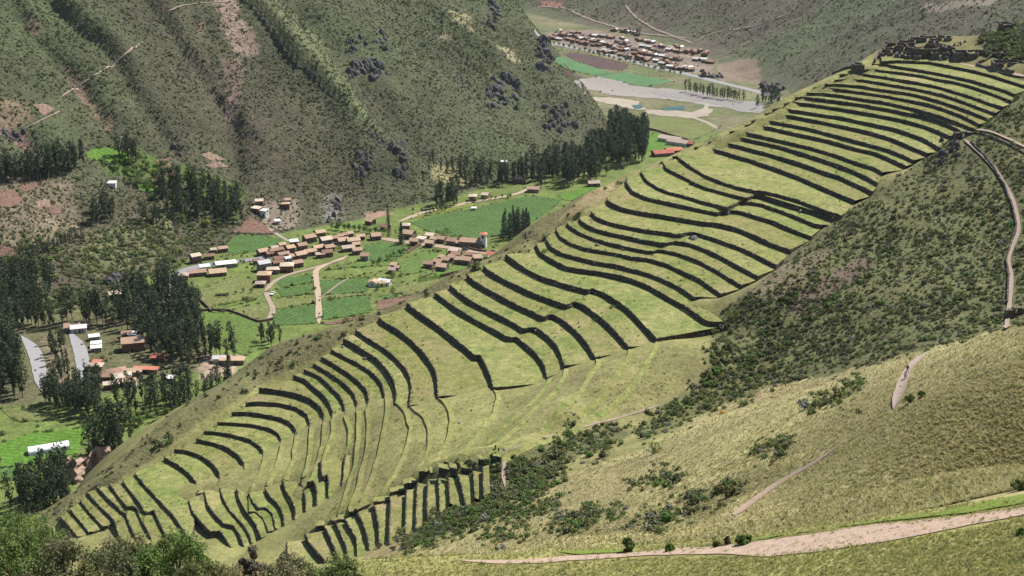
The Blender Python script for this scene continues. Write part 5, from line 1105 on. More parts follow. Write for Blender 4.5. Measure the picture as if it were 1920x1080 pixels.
def grove(poly, n, hpx, kind, label, group, mind=2.6, grid=None):
    P = np.array(poly, float); lo, hi = P.min(0), P.max(0); got = np.zeros((0, 3)); c = rt.uniform(lo, hi, (n * 14, 2)); c = c[inside(c[:, 0], c[:, 1], P)]
    Q = fast_hit(grid or GA, c[:, 0], c[:, 1], 300)
    for p in Q:
        if len(got) >= n: break
        if len(got) and ((got[:, :2] - p[:2]) ** 2).sum(1).min() < mind ** 2: continue
        got = np.vstack([got, p]); S = np.linalg.norm(p); hp = hpx * rt.uniform(0.72, 1.15)
        TREES.append((p[0], p[1], p[2], hp * S / (FPX * 0.96), kind, hp, label, group))
def avenue(s, n, hpx, kind, label, group, jit=2.0):
    px = px_path(s); q = resample(px, np.linalg.norm(np.diff(px, axis=0), axis=1).sum() / max(1, n - 1))
    for u, v in q:
        p = hit(GA, u + rt.uniform(-jit, jit), v + rt.uniform(-jit, jit) * 0.6, 300)[0]; S = np.linalg.norm(p); hp = hpx * rt.uniform(0.75, 1.15); TREES.append((p[0], p[1], p[2], hp * S / (FPX * 0.96), kind, hp, label, group))
E, C_, B_ = 'e', 'c', 'b'
grove([(1010, 360), (1100, 347), (1215, 300), (1218, 272), (1150, 270), (1095, 300), (1000, 332)], 150, 52, E, 'tall dark eucalyptus in the dense wood below the near mountain', 'eucalyptus of the valley wood')
grove([(868, 356), (1000, 348), (990, 330), (900, 336)], 34, 40, E, 'eucalyptus in the thinner wood left of the dense wood', 'eucalyptus of the thinner wood')
grove([(1128, 240), (1190, 240), (1215, 268), (1150, 268)], 34, 42, E, 'eucalyptus at the river end of the dense wood', 'eucalyptus at the river end')
grove([(1203, 244), (1216, 244), (1216, 248), (1203, 248)], 6, 24, E, 'eucalyptus of the small clump on the river meadow', 'meadow clump')
grove([(806, 392), (860, 388), (860, 372), (815, 372)], 15, 42, E, 'eucalyptus of the clump above the field path', 'clump above the field path'); grove([(800, 330), (870, 345), (880, 320), (810, 305)], 12, 34, E, 'thin scattered eucalyptus on the slope left of the wood', 'scattered slope eucalyptus')
grove([(934, 455), (990, 446), (1002, 424), (940, 440)], 20, 46, C_, 'pointed conifer in the dark clump behind the plaza', 'conifers behind the plaza')
avenue('728 420 729 444', 2, 40, C_, 'tall cypress standing at the village crossing', 'cypresses at the crossing', 0.5); avenue('752 455 753 459', 2, 42, C_, 'tall cypress beside the village street', 'cypresses beside the street', 0.5)
grove([(0, 352), (60, 344), (162, 320), (160, 304), (0, 332)], 46, 46, E, 'eucalyptus of the hillside belt at far left', 'hillside belt'); grove([(218, 292), (250, 292), (262, 312), (230, 300)], 10, 42, E, 'eucalyptus above the bright hillside field', 'trees above the bright hillside field')
grove([(325, 405), (455, 436), (458, 385), (380, 350), (290, 340), (330, 440)], 62, 44, E, 'eucalyptus of the wood on the left mountain foot', 'mountain foot wood'); avenue('38 482 75 478 110 464 155 444', 26, 22, E, 'small tree in the dark row across the left fields', 'row across the left fields')
grove([(172, 425), (218, 415), (215, 395), (180, 398)], 12, 42, E, 'eucalyptus of the clump above the left slope', 'left slope clump'); grove([(265, 425), (300, 430), (300, 412), (268, 410)], 7, 36, E, 'eucalyptus of the clump mid left slope', 'mid slope clump')
grove([(0, 575), (60, 605), (125, 600), (212, 598), (250, 560), (320, 545), (375, 590), (388, 650), (384, 700), (300, 690), (262, 640), (215, 618), (125, 610), (60, 628), (0, 640)], 185, 58, E, 'dark eucalyptus in the big forest inside the road bend', 'big forest inside the road bend')
grove([(-10, 640), (22, 645), (44, 750), (-10, 765)], 48, 70, E, 'dark eucalyptus left of the left road', 'forest left of the left road'); grove([(92, 640), (128, 655), (135, 730), (98, 735)], 16, 44, E, 'eucalyptus on the strip between the two roads', 'strip between the roads')
grove([(75, 765), (185, 792), (186, 735), (120, 752), (80, 752)], 50, 58, E, 'tall dark eucalyptus below the two roads', 'trees below the roads'); grove([(195, 775), (330, 785), (440, 735), (430, 715), (300, 745), (200, 752)], 44, 56, E, 'eucalyptus in the row below the lower hamlet', 'row below the hamlet')
grove([(388, 672), (445, 690), (440, 664), (395, 655)], 9, 58, E, 'eucalyptus beside the sand yard', 'trees beside the sand yard'); grove([(478, 650), (530, 650), (520, 632), (485, 638)], 9, 40, E, 'dark tree by the compound above the ridge', 'trees above the ridge')
grove([(158, 880), (240, 860), (262, 812), (200, 830)], 16, 84, E, 'slender eucalyptus by the eroded bank', 'trees by the eroded bank'); grove([(10, 965), (130, 975), (125, 900), (40, 930)], 30, 84, E, 'dark eucalyptus behind the near bushes at lower left', 'trees behind the near bushes')
grove([(0, 560), (60, 600), (110, 560), (60, 520), (0, 520)], 34, 55, E, 'dark eucalyptus at the left edge above the forest', 'left edge trees')
avenue('1286 172 1315 180 1350 186 1392 190', 26, 22, E, 'tree of the dark row along the far river bank', 'far river bank row'); grove([(1415, 205), (1465, 202), (1470, 190), (1430, 190)], 14, 26, E, 'tree of the clump at the far river bend', 'far river bend clump'); avenue('1180 66 1200 68', 6, 14, E, 'poplar-like tree above the far town', 'far town trees'); avenue('1040 84 1090 97 1150 112 1230 130 1275 142', 26, 9, B_, 'bush along the far highway', 'bushes along the far highway')
for s, n, hp, lab, g in [('700 500 735 485 765 472', 9, 12, 'round hedge tree beside the crop field', 'hedge trees beside the crop'), ('620 430 660 434 700 438 720 440', 12, 16, 'leafy tree of the hedge above the dense quarter', 'hedge above the dense quarter'), ('415 560 440 552 470 548', 5, 9, 'small bush on the pasture edge', 'bushes on the pasture edge'), ('455 590 400 583', 4, 8, 'small bush along the pasture wall', 'bushes along the pasture wall'),
  ('740 520 720 535 705 545', 7, 12, 'round hedge tree down to the compound', 'hedge trees to the compound'), ('850 385 830 395 800 404', 9, 9, 'bush between the strip fields', 'bushes between the strip fields'), ('1120 330 1135 328', 2, 22, 'round bright tree at the wood edge', 'round trees at the wood edge'), ('880 380 920 374 960 372', 9, 9, 'bush along the field path', 'bushes along the field path')]:
    avenue(s, n, hp, B_, lab, g, 3)
grove([(170, 300), (260, 300), (450, 360), (440, 440), (330, 420), (250, 360)], 45, 15, B_, 'leafy green tree on the left mountain foot', 'leafy trees on the mountain foot')
grove([(150, 800), (270, 775), (330, 780), (260, 800), (200, 812)], 14, 18, B_, 'leafy bush along the stream meadow', 'stream meadow bushes')
TREES.sort(key=lambda t: -t[5])
def pick(kind, k): return {'e': EUC, 'c': CON, 'b': BRO}[kind][k % {'e': 7, 'c': 3, 'b': 4}[kind]]
REST = {}; nE = 0; MADE = {}
for k, (x, y, z_, h, kind, hp, lab, g) in enumerate(TREES):
    H0 = {'e': 20.0, 'c': 16.0, 'b': 8.0}[kind]; s = h / H0; rz = rt.uniform(0, 6.28); tr_, cr = pick(kind, int(rt.integers(0, 100))); sw = s * rt.uniform(0.85, 1.2)
    cap = kind != 'e' or nE < 298
    if cap:
        if kind == 'e': nE += 1
        nm = {'e': 'eucalyptus_tree', 'c': 'conifer_tree', 'b': 'leafy_tree'}[kind]
        o = empty(nm, (x, y, z_), rz); o.scale = (sw, sw, s); data_obj('trunk', tr_, o); data_obj('crown', cr, o); tag(o, lab, 'tree', g); MADE.setdefault(g, []).append((float(proj(x, y, z_)[0]), o))
    else: REST.setdefault(kind, []).append((x, y, z_, rz, sw, s))

for g, L_ in MADE.items():      # small groups: each tree is told apart by its place in the row
    if 1 < len(L_) <= 14:
        for k, (_, o) in enumerate(sorted(L_, key=lambda t: t[0])): o['label'] = o['label'] + ', ' + ORD[k] + ' from the left'
# ------------------------------------------------------------------ scattered ground cover (one object of kind stuff each)
def variants(name, meshes):
    c = bpy.data.collections.new(name)
    for me in meshes: c.objects.link(bpy.data.objects.new(name + '_source', me))
    return c
def scatter(name, pts, rot, scl, col, label=None, cat=None):
    me = bpy.data.meshes.new(name); me.from_pydata(np.asarray(pts, float).tolist(), [], []); n = len(pts)
    a = me.attributes.new('rot', 'FLOAT_VECTOR', 'POINT'); R_ = np.zeros((n, 3), np.float32); R_[:, 2] = rot; a.data.foreach_set('vector', R_.ravel())
    a = me.attributes.new('scl', 'FLOAT_VECTOR', 'POINT'); s = np.asarray(scl, np.float32); s = np.repeat(s[:, None], 3, 1) if s.ndim == 1 else s; a.data.foreach_set('vector', np.ascontiguousarray(s).ravel())
    o = bpy.data.objects.new(name, me); COL.objects.link(o); tag(o, label, cat, None, 'stuff')
    g = bpy.data.node_groups.new(name + '_nodes', 'GeometryNodeTree'); g.interface.new_socket('Geometry', in_out='INPUT', socket_type='NodeSocketGeometry'); g.interface.new_socket('Geometry', in_out='OUTPUT', socket_type='NodeSocketGeometry')
    gi = g.nodes.new('NodeGroupInput'); go = g.nodes.new('NodeGroupOutput'); ip = g.nodes.new('GeometryNodeInstanceOnPoints'); ci = g.nodes.new('GeometryNodeCollectionInfo')
    ci.inputs['Collection'].default_value = col; ci.inputs['Separate Children'].default_value = True; ci.inputs['Reset Children'].default_value = True
    ip.inputs['Pick Instance'].default_value = True
    ri = g.nodes.new('FunctionNodeRandomValue'); ri.data_type = 'INT'; ri.inputs[4].default_value = 0; ri.inputs[5].default_value = max(0, len(col.objects) - 1)
    na = g.nodes.new('GeometryNodeInputNamedAttribute'); na.data_type = 'FLOAT_VECTOR'; na.inputs[0].default_value = 'rot'; nb = g.nodes.new('GeometryNodeInputNamedAttribute'); nb.data_type = 'FLOAT_VECTOR'; nb.inputs[0].default_value = 'scl'
    L = g.links.new; L(gi.outputs[0], ip.inputs['Points']); L(ci.outputs[0], ip.inputs['Instance']); L(ri.outputs[2], ip.inputs['Instance Index']); L(na.outputs[0], ip.inputs['Rotation']); L(nb.outputs[0], ip.inputs['Scale']); L(ip.outputs[0], go.inputs[0])
    md = o.modifiers.new('scatter', 'NODES'); md.node_group = g; return o
def bush_mesh(i, mat, n=70, size=0.42, R=1.0, hgt=0.8, stems=0):
    r = np.random.default_rng(900 + i); lob = [(np.array([r.uniform(-.55, .55) * R, r.uniform(-.55, .55) * R, r.uniform(0.1, 0.75) * hgt]), r.uniform(0.3, 0.6) * R) for _ in range(6)]
    def pos(n):
        k = r.integers(0, 6, n); C = np.array([l[0] for l in lob])[k]; Q = np.array([l[1] for l in lob])[k]; d = r.normal(size=(n, 3)); d /= np.linalg.norm(d, axis=1, keepdims=True)
        p = C + d * (Q * r.uniform(0.5, 1, n))[:, None]; p[:, 2] = np.maximum(p[:, 2], 0.02); return p, d
    V, F = leaf_cloud(n, pos, size * R, r, 0.5, 0.4, 0.7); return mesh_data('bush', V, F, [mat])
def tuft_mesh(i, mat, n=16, h=0.45):
    r = np.random.default_rng(1200 + i); V, F = [], []
    for k in range(n):
        a = r.uniform(0, 6.28); q = r.uniform(0, 0.28); x, y = q * math.cos(a), q * math.sin(a); hh = h * r.uniform(0.6, 1.2); l = r.uniform(0.1, 0.4); w = 0.05
        dx, dy = math.cos(a), math.sin(a); m = len(V)
        V += [(x - dy * w, y + dx * w, 0), (x + dy * w, y - dx * w, 0), (x + dx * l * 0.45 + dy * w * .7, y + dy * l * 0.45 - dx * w * .7, hh * 0.65), (x + dx * l * 0.45 - dy * w * .7, y + dy * l * 0.45 + dx * w * .7, hh * 0.65), (x + dx * l, y + dy * l, hh)]
        F += [(m, m + 1, m + 2, m + 3), (m + 3, m + 2, m + 4)]
    return mesh_data('tuft', np.array(V), F, [mat])
V_SCRUB = variants('scrub', [bush_mesh(i, m, 26, 0.75) for i, m in enumerate(['leaf_scrub', 'leaf_scrub', 'leaf_scrub', 'leaf_shrub', 'leaf_olive', 'leaf_grey'])])
V_BUSH = variants('bush', [bush_mesh(20 + i, m, 120, 0.36) for i, m in enumerate(['leaf_shrub', 'leaf_scrub', 'leaf_shrub', 'leaf_olive', 'leaf_green', 'leaf_scrub', 'leaf_olive', 'leaf_grey'])])
V_GREEN = variants('green', [bush_mesh(40 + i, m, 150, 0.34) for i, m in enumerate(['leaf_green', 'leaf_shrub', 'leaf_green', 'leaf_shrub'])])
V_GREEN2 = variants('foothill', [bush_mesh(60 + i, m, 90, 0.4) for i, m in enumerate(['leaf_green', 'leaf_shrub', 'leaf_shrub', 'leaf_olive', 'leaf_scrub'])])
V_STRAW = variants('straw', [tuft_mesh(i, m) for i, m in enumerate(['leaf_straw', 'leaf_straw', 'leaf_olive', 'leaf_tuft', 'leaf_straw'])])
V_TUFT = variants('tuft', [tuft_mesh(10 + i, m, 14, 0.35) for i, m in enumerate(['leaf_tuft', 'leaf_tuft', 'leaf_tuft', 'leaf_olive'])])
rs = np.random.default_rng(33)
def sample_px(poly, n, grid, clump=0.0, seed=0, s0=45, soft=0.0):
    P = np.array(poly, float); lo, hi = P.min(0), P.max(0); u = rs.uniform(lo[0], hi[0], n * 3); v = rs.uniform(lo[1], hi[1], n * 3)
    m = inside(u, v, P); u, v = u[m], v[m]
    if clump: k = fbm(u / 45, v / 30, 4, seed + 200) > rs.uniform(-1, 1, len(u)) * (1 - clump) + 0.05; u, v = u[k], v[k]
    u, v = u[:n], v[:n]
    if soft: u = u + rs.normal(0, soft, len(u)) * rs.uniform(0, 1, len(u)); v = v + rs.normal(0, soft * 0.7, len(v)) * rs.uniform(0, 1, len(v))
    return fast_hit(grid, u, v, s0)
# mountains: drawn evenly over the land, thinner far away
def land_points(grid, n, xr, yr, maskf):
    x = rs.uniform(*xr, n); y = rs.uniform(*yr, n); m = maskf(x, y); x, y = x[m], y[m]; return np.stack([x, y, grid.z(x, y)], 1)
def in_view(P, mg=25):
    u, v = proj(P[:, 0], P[:, 1], P[:, 2]); return (u > -mg) & (u < 1920 + mg) & (v > -mg) & (v < 1080 + mg)
_IN1, _DN1, _IN2, _D2 = (q.reshape(GA.Z.shape) for q in (ins1, dn1, in2, d2_))
def near(A_, x, y): return A_[np.clip(np.rint((y - GA.y0) / GA.st).astype(int), 0, GA.ny - 1), np.clip(np.rint((x - GA.x0) / GA.st).astype(int), 0, GA.nx - 1)]
def m1(x, y):
    return near(_IN1, x, y) & (near(_DN1, x, y) > 10) & (fbm(x / 30, y / 30, 3, 301) + 0.35 * fbm(x / 7, y / 7, 2, 302) > rs.uniform(-0.9, 0.6, len(x)))
def not_field(P, far=True):
    u, v = proj(P[:, 0], P[:, 1], P[:, 2]); m = np.ones(len(P), bool)
    for _, s in FIELDS: m &= ~inside(u, v, px_path(s))
    return m & ~((u > 1070) & (v < 215) & (rs.uniform(0, 1, len(P)) < 0.5)) if far else m
P = land_points(GA, 160000, (-520, 110), (560, 1480), m1); P = P[in_view(P)]; P = P[not_field(P, False)]
scatter('mountain_scrub_cover', P, rs.uniform(0, 6.28, len(P)), rs.gamma(4, 0.13, len(P)) + 0.3, V_SCRUB, 'dark scrub dotting the near mountain slopes', 'scrub')
def m2(x, y):
    return near(_IN2, x, y) & (near(_D2, x, y) > 40) & (fbm(x / 40, y / 40, 3, 311) > rs.uniform(-0.9, 0.7, len(x)))
P = land_points(GA, 50000, (-100, 760), (1250, 2600), m2); P = P[in_view(P)]
scatter('far_scrub_cover', P, rs.uniform(0, 6.28, len(P)), rs.gamma(4, 0.2, len(P)) + 0.45, V_SCRUB, 'grey-green scrub dotting the far mountain', 'scrub')
floor_m = lambda x, y: ~near(_IN1, x, y) & ~near(_IN2, x, y) & (fbm(x / 25, y / 25, 3, 321) > rs.uniform(0.1, 1.2, len(x)))
P = land_points(GA, 9000, (-330, 330), (480, 1900), floor_m); P = P[in_view(P)]; P = P[not_field(P)]
scatter('valley_scrub', P, rs.uniform(0, 6.28, len(P)), rs.gamma(4, 0.2, len(P)) + 0.4, V_GREEN, 'low green scrub along the valley floor hedges', 'scrub')
P = sample_px([(0, 440), (150, 440), (330, 400), (440, 440), (330, 505), (240, 560), (100, 590), (0, 520)], 1300, GA, 0.3, 5); P2 = sample_px([(170, 290), (260, 290), (450, 350), (450, 430), (330, 420), (250, 350)], 420, GA, 0.2, 6); P = np.vstack([P, P2]); P = P[not_field(P, False)]
scatter('foothill_bushes', P, rs.uniform(0, 6.28, len(P)), rs.gamma(4, 0.28, len(P)) + 0.4, V_GREEN2, 'green bushes over the left foothill', 'bushes')
def clear_paths(P, w=1.5):
    for q in PATHS_B:
        d_, _ = seg_dist(P[:, 0], P[:, 1], q); P = P[d_ > w]
    return P
PATHS_B = [hit(GB, *spline(px_path(s), 3).T, 45)[:, :2] for s in ('1675 768 1688 730 1700 700 1714 682 1740 660', '1376 968 1420 935 1470 900 1540 860 1582 828', '1886 620 1893 570 1896 520 1890 490 1900 460 1910 430 1900 380 1882 345 1862 315 1832 284 1806 262', '1806 246 1850 247 1890 262 1930 282', '950 846 944 880 947 915', '952 846 1000 826 1100 800 1250 757')]
# bushy slope, ravine and ridge shoulder of the terrace hill
P = clear_paths(sample_px(BUSH, 9500, GB, 0.18, 1, 150, 8.0)); s = rs.gamma(2.6, 0.15, len(P)) + 0.18
scatter('slope_bushes', P, rs.uniform(0, 6.28, len(P)), s, V_BUSH, 'dense bushes covering the slope right of the terraces', 'bushes')
RAV = [[(1335, 620), (1390, 665), (1480, 712), (1390, 748), (1290, 792), (1195, 830), (1190, 800), (1280, 742), (1330, 690)], [(1040, 818), (1100, 795), (1165, 790), (1160, 840), (1080, 862), (1000, 880)], [(905, 870), (945, 858), (1000, 870), (1060, 880), (1010, 930), (940, 965), (860, 990), (800, 1025), (735, 1040), (800, 980), (840, 940), (900, 910)], [(1510, 770), (1560, 740), (1610, 700), (1615, 715), (1570, 750), (1520, 775)], [(1190, 900), (1260, 880), (1255, 910), (1200, 915)], [(940, 965), (1050, 930), (1050, 955), (960, 985)], [(1030, 980), (1120, 950), (1180, 950), (1110, 985), (1050, 1000)], [(1150, 990), (1260, 950), (1370, 910), (1420, 900), (1330, 950), (1220, 1000)], [(880, 1010), (960, 985), (1010, 995), (940, 1015)], [(1400, 845), (1480, 820), (1490, 835), (1420, 860)]]
PP = np.vstack([clear_paths(sample_px(p, n, GB, 0.0, 2, 130, 22.0), 1.0) for p, n in zip(RAV, (700, 240, 1300, 160, 60, 130, 160, 260, 70, 50))])
scatter('ravine_bushes', PP, rs.uniform(0, 6.28, len(PP)), rs.gamma(2.6, 0.2, len(PP)) + 0.2, variants('ravine', [o.data for o in list(V_BUSH.objects) + list(V_GREEN.objects)]), 'green bushes filling the ravine and gullies', 'bushes')
P = sample_px(SH, 2600, GB, 0.25, 3, 300); scatter('ridge_scrub', P, rs.uniform(0, 6.28, len(P)), rs.gamma(3, 0.2, len(P)) + 0.2, V_BUSH, 'low scrub along the ridge shoulder left of the terraces', 'scrub')
P = sample_px([(1830, 72), (1870, 52), (1925, 36), (1925, 118), (1850, 108)], 420, GB, 0.1, 4, 300); scatter('hilltop_bushes', P, rs.uniform(0, 6.28, len(P)), rs.gamma(3, 0.3, len(P)) + 0.3, V_BUSH, 'bushes on the hilltop right of the ruins', 'bushes')
# grasses
P = clear_paths(sample_px(GRASSHILL, 45000, GB, 0.0, 5, 130), 1.0); scatter('straw_grass', P, rs.uniform(0, 6.28, len(P)), rs.gamma(5, 0.07, len(P)) + 0.1, V_STRAW, 'dry straw-coloured grass over the near hill', 'grass')
P = sample_px([(640, 1050), (1000, 1036), (1400, 1002), (1700, 960), (1925, 928), (1925, 1085), (640, 1085)], 16000, GB, 0.0, 6, 60)
u, v = proj(P[:, 0], P[:, 1], P[:, 2]); m = ~inside(u, v, px_path('850 1052 1000 1046 1200 1040 1350 1028 1500 1006 1620 990 1760 978 1900 960 1935 952 1935 966 1800 996 1640 1020 1450 1040 1300 1047 1100 1052 920 1057')); P = P[m | (rs.uniform(0, 1, len(P)) < 0.22)]
scatter('bank_grass', P, rs.uniform(0, 6.28, len(P)), rs.gamma(5, 0.045, len(P)), V_TUFT, 'short green grass on the foreground bank', 'grass')
HOL = [(1330, 640), (1200, 660), (1050, 700), (900, 745), (800, 770), (700, 790), (600, 850), (580, 960), (640, 1000), (780, 900), (900, 855), (1000, 820), (1250, 750)]
P = sample_px(HOL, 5000, GB, 0.3, 7, 300); scatter('hollow_grass', P, rs.uniform(0, 6.28, len(P)), rs.gamma(4, 0.12, len(P)), V_TUFT, 'tufted grass across the hollow below the terraces', 'grass')
# hedges and weeds along the field edges, bushes in the village yards
HB = []
for _, fs in FIELDS:
    px = px_path(fs); px = resample(np.vstack([px, px[:1]]), 3.0); k_ = rs.uniform(0, 1, len(px)) < 0.22; px = px[k_] + rs.normal(0, 0.8, (k_.sum(), 2))
    if len(px): HB.append(fast_hit(GA, px[:, 0], px[:, 1], 300))
HB.append(sample_px([(370, 470), (470, 480), (560, 445), (680, 430), (700, 450), (640, 470), (560, 490), (480, 510), (380, 505)], 130, GA, 0, 8, 300)); HB.append(sample_px([(740, 430), (940, 455), (940, 490), (800, 510), (780, 480), (740, 460)], 90, GA, 0, 9, 300)); HB.append(sample_px([(170, 640), (340, 660), (340, 740), (170, 730)], 120, GA, 0, 9, 300)); HB.append(sample_px([(1040, 60), (1340, 100), (1300, 140), (1050, 95)], 220, GA, 0, 9, 900))
HB = np.vstack(HB); scatter('hedge_growth', HB, rs.uniform(0, 6.28, len(HB)), rs.gamma(4, 0.17, len(HB)) + 0.35, V_GREEN2, 'hedge plants and weeds along field edges and yards', 'hedges')
# tufts along the feet and tops of the terrace walls
PT = []
for lv, h, Pp in UW:
    Q = resample(UP[lv], 1.0); n = len(Q); t = np.gradient(Q[:, :2], axis=0); t /= np.linalg.norm(t, axis=1, keepdims=True) + 1e-9; o_ = np.stack([t[:, 1], -t[:, 0]], 1)
    m = rs.uniform(0, 1, n) < 0.35; q = Q[m].copy(); q[:, :2] += o_[m] * rs.uniform(0.4, 1.2, m.sum())[:, None]; q[:, 2] = Z[lv] - H[lv] * 0.97 + 0.02; PT.append(q)
    m = rs.uniform(0, 1, n) < 0.3; q = Q[m].copy(); q[:, :2] -= o_[m] * rs.uniform(0.2, 0.9, m.sum())[:, None]; q[:, 2] = Z[lv] + 0.03; PT.append(q)
PT = np.vstack(PT); scatter('wall_foot_grass', PT, rs.uniform(0, 6.28, len(PT)), rs.gamma(4, 0.15, len(PT)), V_TUFT, 'grass tufts along the terrace walls', 'grass')
# weeds and loose stones on the terrace tops
TW = []
for lv, h, Pp in UW:
    if lv == 1: continue
    a = resample(UP[lv], 1.2); b = resample(UP[lv - 1], 1.2); n_ = int(len(a) * 1.6); ti = rs.uniform(0, 1, n_)
    A1 = a[(ti * (len(a) - 1)).astype(int)]; dd = ((b[None, :, :2] - A1[:, None, :2]) ** 2).sum(2); B1 = b[dd.argmin(1)]; fr_ = rs.uniform(0.06, 0.94, n_)[:, None]
    q = A1 * (1 - fr_) + B1 * fr_; q[:, 2] = Z[lv] + 0.27 * H.get(lv - 1, 1.0) * fr_[:, 0] + 0.02; TW.append(q)
TW = np.vstack(TW); k_ = fbm(TW[:, 0] / 14, TW[:, 1] / 14, 3, 401) > rs.uniform(-0.7, 0.5, len(TW)); TW = TW[k_]
scatter('terrace_weeds', TW, rs.uniform(0, 6.28, len(TW)), rs.gamma(3, 0.2, len(TW)) + 0.15, variants('weed', [tuft_mesh(30 + i, m, 12, 0.3) for i, m in enumerate(['leaf_olive', 'leaf_shrub', 'leaf_tuft', 'leaf_green'])]), 'weeds and tussocks on the terrace tops', 'weeds')
# the remaining small trees of the woods, too many and small to tell apart
if REST:
    allp = REST.get('e', [])
    if allp:
        a = np.array(allp); sc = np.stack([a[:, 4], a[:, 4], a[:, 5]], 1)
        meshes = []
        for tm, cm in EUC[:4]:
            bm = bmesh.new(); bm.from_mesh(tm); bm.from_mesh(cm); me = bpy.data.meshes.new('small_tree'); bm.to_mesh(me); n0 = len(tm.polygons); mi = np.zeros(len(me.polygons), int); mi[n0:] = 1; bm.free()
            me.materials.append(MATS['bark_pale']); me.materials.append(MATS['leaf_eucalyptus']); me.polygons.foreach_set('material_index', mi); meshes.append(me)
        scatter('distant_woodland', a[:, :3], a[:, 3], sc, variants('small_tree', meshes), 'smaller eucalyptus filling out the woods', 'trees')
# ------------------------------------------------------------------ hilltop ruins
K5 = lambda X, Y: (1560 + X / 5.333, 40 + Y / 5.333)
def ruin_walls(root, plan, h, th=0.7, seed=0, broken=0.35):
    """open-topped stone walls along plan = list of closed or open xy outlines"""
    r = np.random.default_rng(seed)
    for pl in plan:
        P = resample(np.c_[np.array(pl, float), np.zeros(len(pl))], 0.8)[:, :2]; m = len(P); t = np.gradient(P, axis=0); t /= np.linalg.norm(t, axis=1, keepdims=True) + 1e-9; n = np.stack([-t[:, 1], t[:, 0]], 1)
        tz = h * (1 + broken * fbm(np.arange(m) / 5.0, np.full(m, seed * 1.37), 3, 4)) + r.normal(0, 0.06, m); V = []
        for k, zz_ in ((-1, np.full(m, -2.0)), (-1, tz * 0.5), (-0.9, tz), (0.9, tz), (1, tz * 0.5), (1, np.full(m, -2.0))): V.append(np.c_[P + n * (k * th / 2 + r.normal(0, 0.05, m))[:, None], zz_])
        mesh_obj('stone_wall', np.concatenate(V), np.vstack([grid_faces(m, 6)]), 'ruin_stone', root)
        mesh_obj('wall_end', [V[j][0] for j in range(6)], [(0, 1, 2, 3, 4, 5)], 'ruin_stone', root); mesh_obj('wall_end', [V[j][-1] for j in range(6)], [(5, 4, 3, 2, 1, 0)], 'ruin_stone', root)
RU = [(595, 240, 75, 5, 2.2, 25, 'roofless stone room at the outer left of the ruins'), (740, 228, 165, 6, 2.0, 5, 'long stone enclosure at the back of the ruins'), (830, 198, 120, 5, 2.0, 8, 'stone enclosure highest along the back edge'), (735, 272, 190, 6, 2.6, 3, 'long stone room behind the pale floor'),
 (585, 300, 130, 5, 2.2, 12, 'stone room at the left bend of the ruins'), (540, 338, 115, 5, 2.2, 8, 'stone room above the left bend steps'), (690, 348, 100, 5, 2.2, -5, 'small stone room at the front left'), (815, 372, 150, 6, 2.6, -8, 'stone room at the front centre of the ruins'),
 (1065, 342, 160, 7, 3.2, 15, 'stone room joined right of the rounded wall'), (1010, 246, 120, 6, 2.6, 0, 'stone room behind the rounded wall'), (1090, 274, 105, 6, 2.8, -15, 'stone room at the centre of the ruins'), (1160, 292, 85, 6, 2.8, 20, 'stone room right of centre in the ruins'), (1330, 350, 230, 8, 3.4, 8, 'large stone hall at the right of the ruins'),
 (1725, 442, 225, 6, 2.6, 10, 'separate rectangular stone pen at far right'), (960, 182, 190, 6, 2.0, 5, 'stone room on the skyline of the ruins'), (1120, 178, 150, 5, 1.8, -5, 'low stone room right on the skyline')]
PR = 585 / FPX / 5.333
for i, (X, Y, wd, d, h, yaw, lab) in enumerate(RU):
    u, v = K5(X, Y); p = hit(GB, u, v, 300)[0]; ro = empty('ruin_room', p, math.radians(yaw - 18)); w = wd * PR / 2; y = d / 2
    plan = [[(-w * 0.2, -y), (-w, -y), (-w, y), (w, y), (w, -y), (w * 0.1, -y)]]
    if i % 3 == 0: plan.append([(w * 0.15, -y + 0.4), (w * 0.15, y - 0.4)])
    ruin_walls(ro, plan, h * 0.62, 0.6, i); tag(ro, lab, 'ruin', 'roofless rooms of the hilltop ruins')
u, v = K5(925, 352); p = hit(GB, u, v, 300)[0]; ro = empty('rounded_ruin_wall', p); a = np.linspace(-2.9, 0.35, 26); ruin_walls(ro, [[(6.6 * math.cos(t), 4.6 + 6.0 * math.sin(t)) for t in a]], 3.4, 0.9, 40, 0.12); ruin_walls(ro, [[(5.6, 5.5), (2, 8.5), (-4, 8.0)]], 2.6, 0.7, 41, 0.3)
tag(ro, 'tall rounded stone wall in the middle of the hilltop ruins', 'ruin')
for s, h, lab in [('1560 141 1600 128 1612 126', 1.2, 'low ruined wall on the ridge left of the ruins'), ('1640 118 1645 104 1656 94 1668 86', 1.4, 'curving outer wall at the left of the ruins'), ('1830 100 1860 104 1885 108', 1.6, 'straight stone wall right of the large ruined hall'), ('1834 120 1850 113 1862 106', 1.0, 'low wall slanting behind the separate pen'), ('1830 124 1860 131 1900 139', 1.4, 'retaining wall above the ruins footpath'), ('1650 112 1690 112 1730 112', 0.8, 'low wall above the first terrace')]:
    stone_line(s, h, 0.7, 'ruin_stone', lab, 'ruin_wall', GB, 0.2, 'wall')
u, v = 1885, 57; p = hit(GB, u, v, 300)[0]; ro = empty('stone_hut', p, 0.2); mesh_obj('wall', *box(-2.4, 2.4, -1.8, 1.8, -1, 2.6), 'ruin_stone', ro); ruin_walls(ro, [[(-2.4, -1.8), (2.4, -1.8), (2.4, 1.8), (-2.4, 1.8), (-2.4, -1.7)]], 3.0, 0.5, 60); mesh_obj('doorway', *box(-0.5, 0.5, -2.1, -1.7, 0, 1.8), 'window_glass', ro)
tag(ro, 'small dark stone hut on the hilltop at upper right', 'hut')
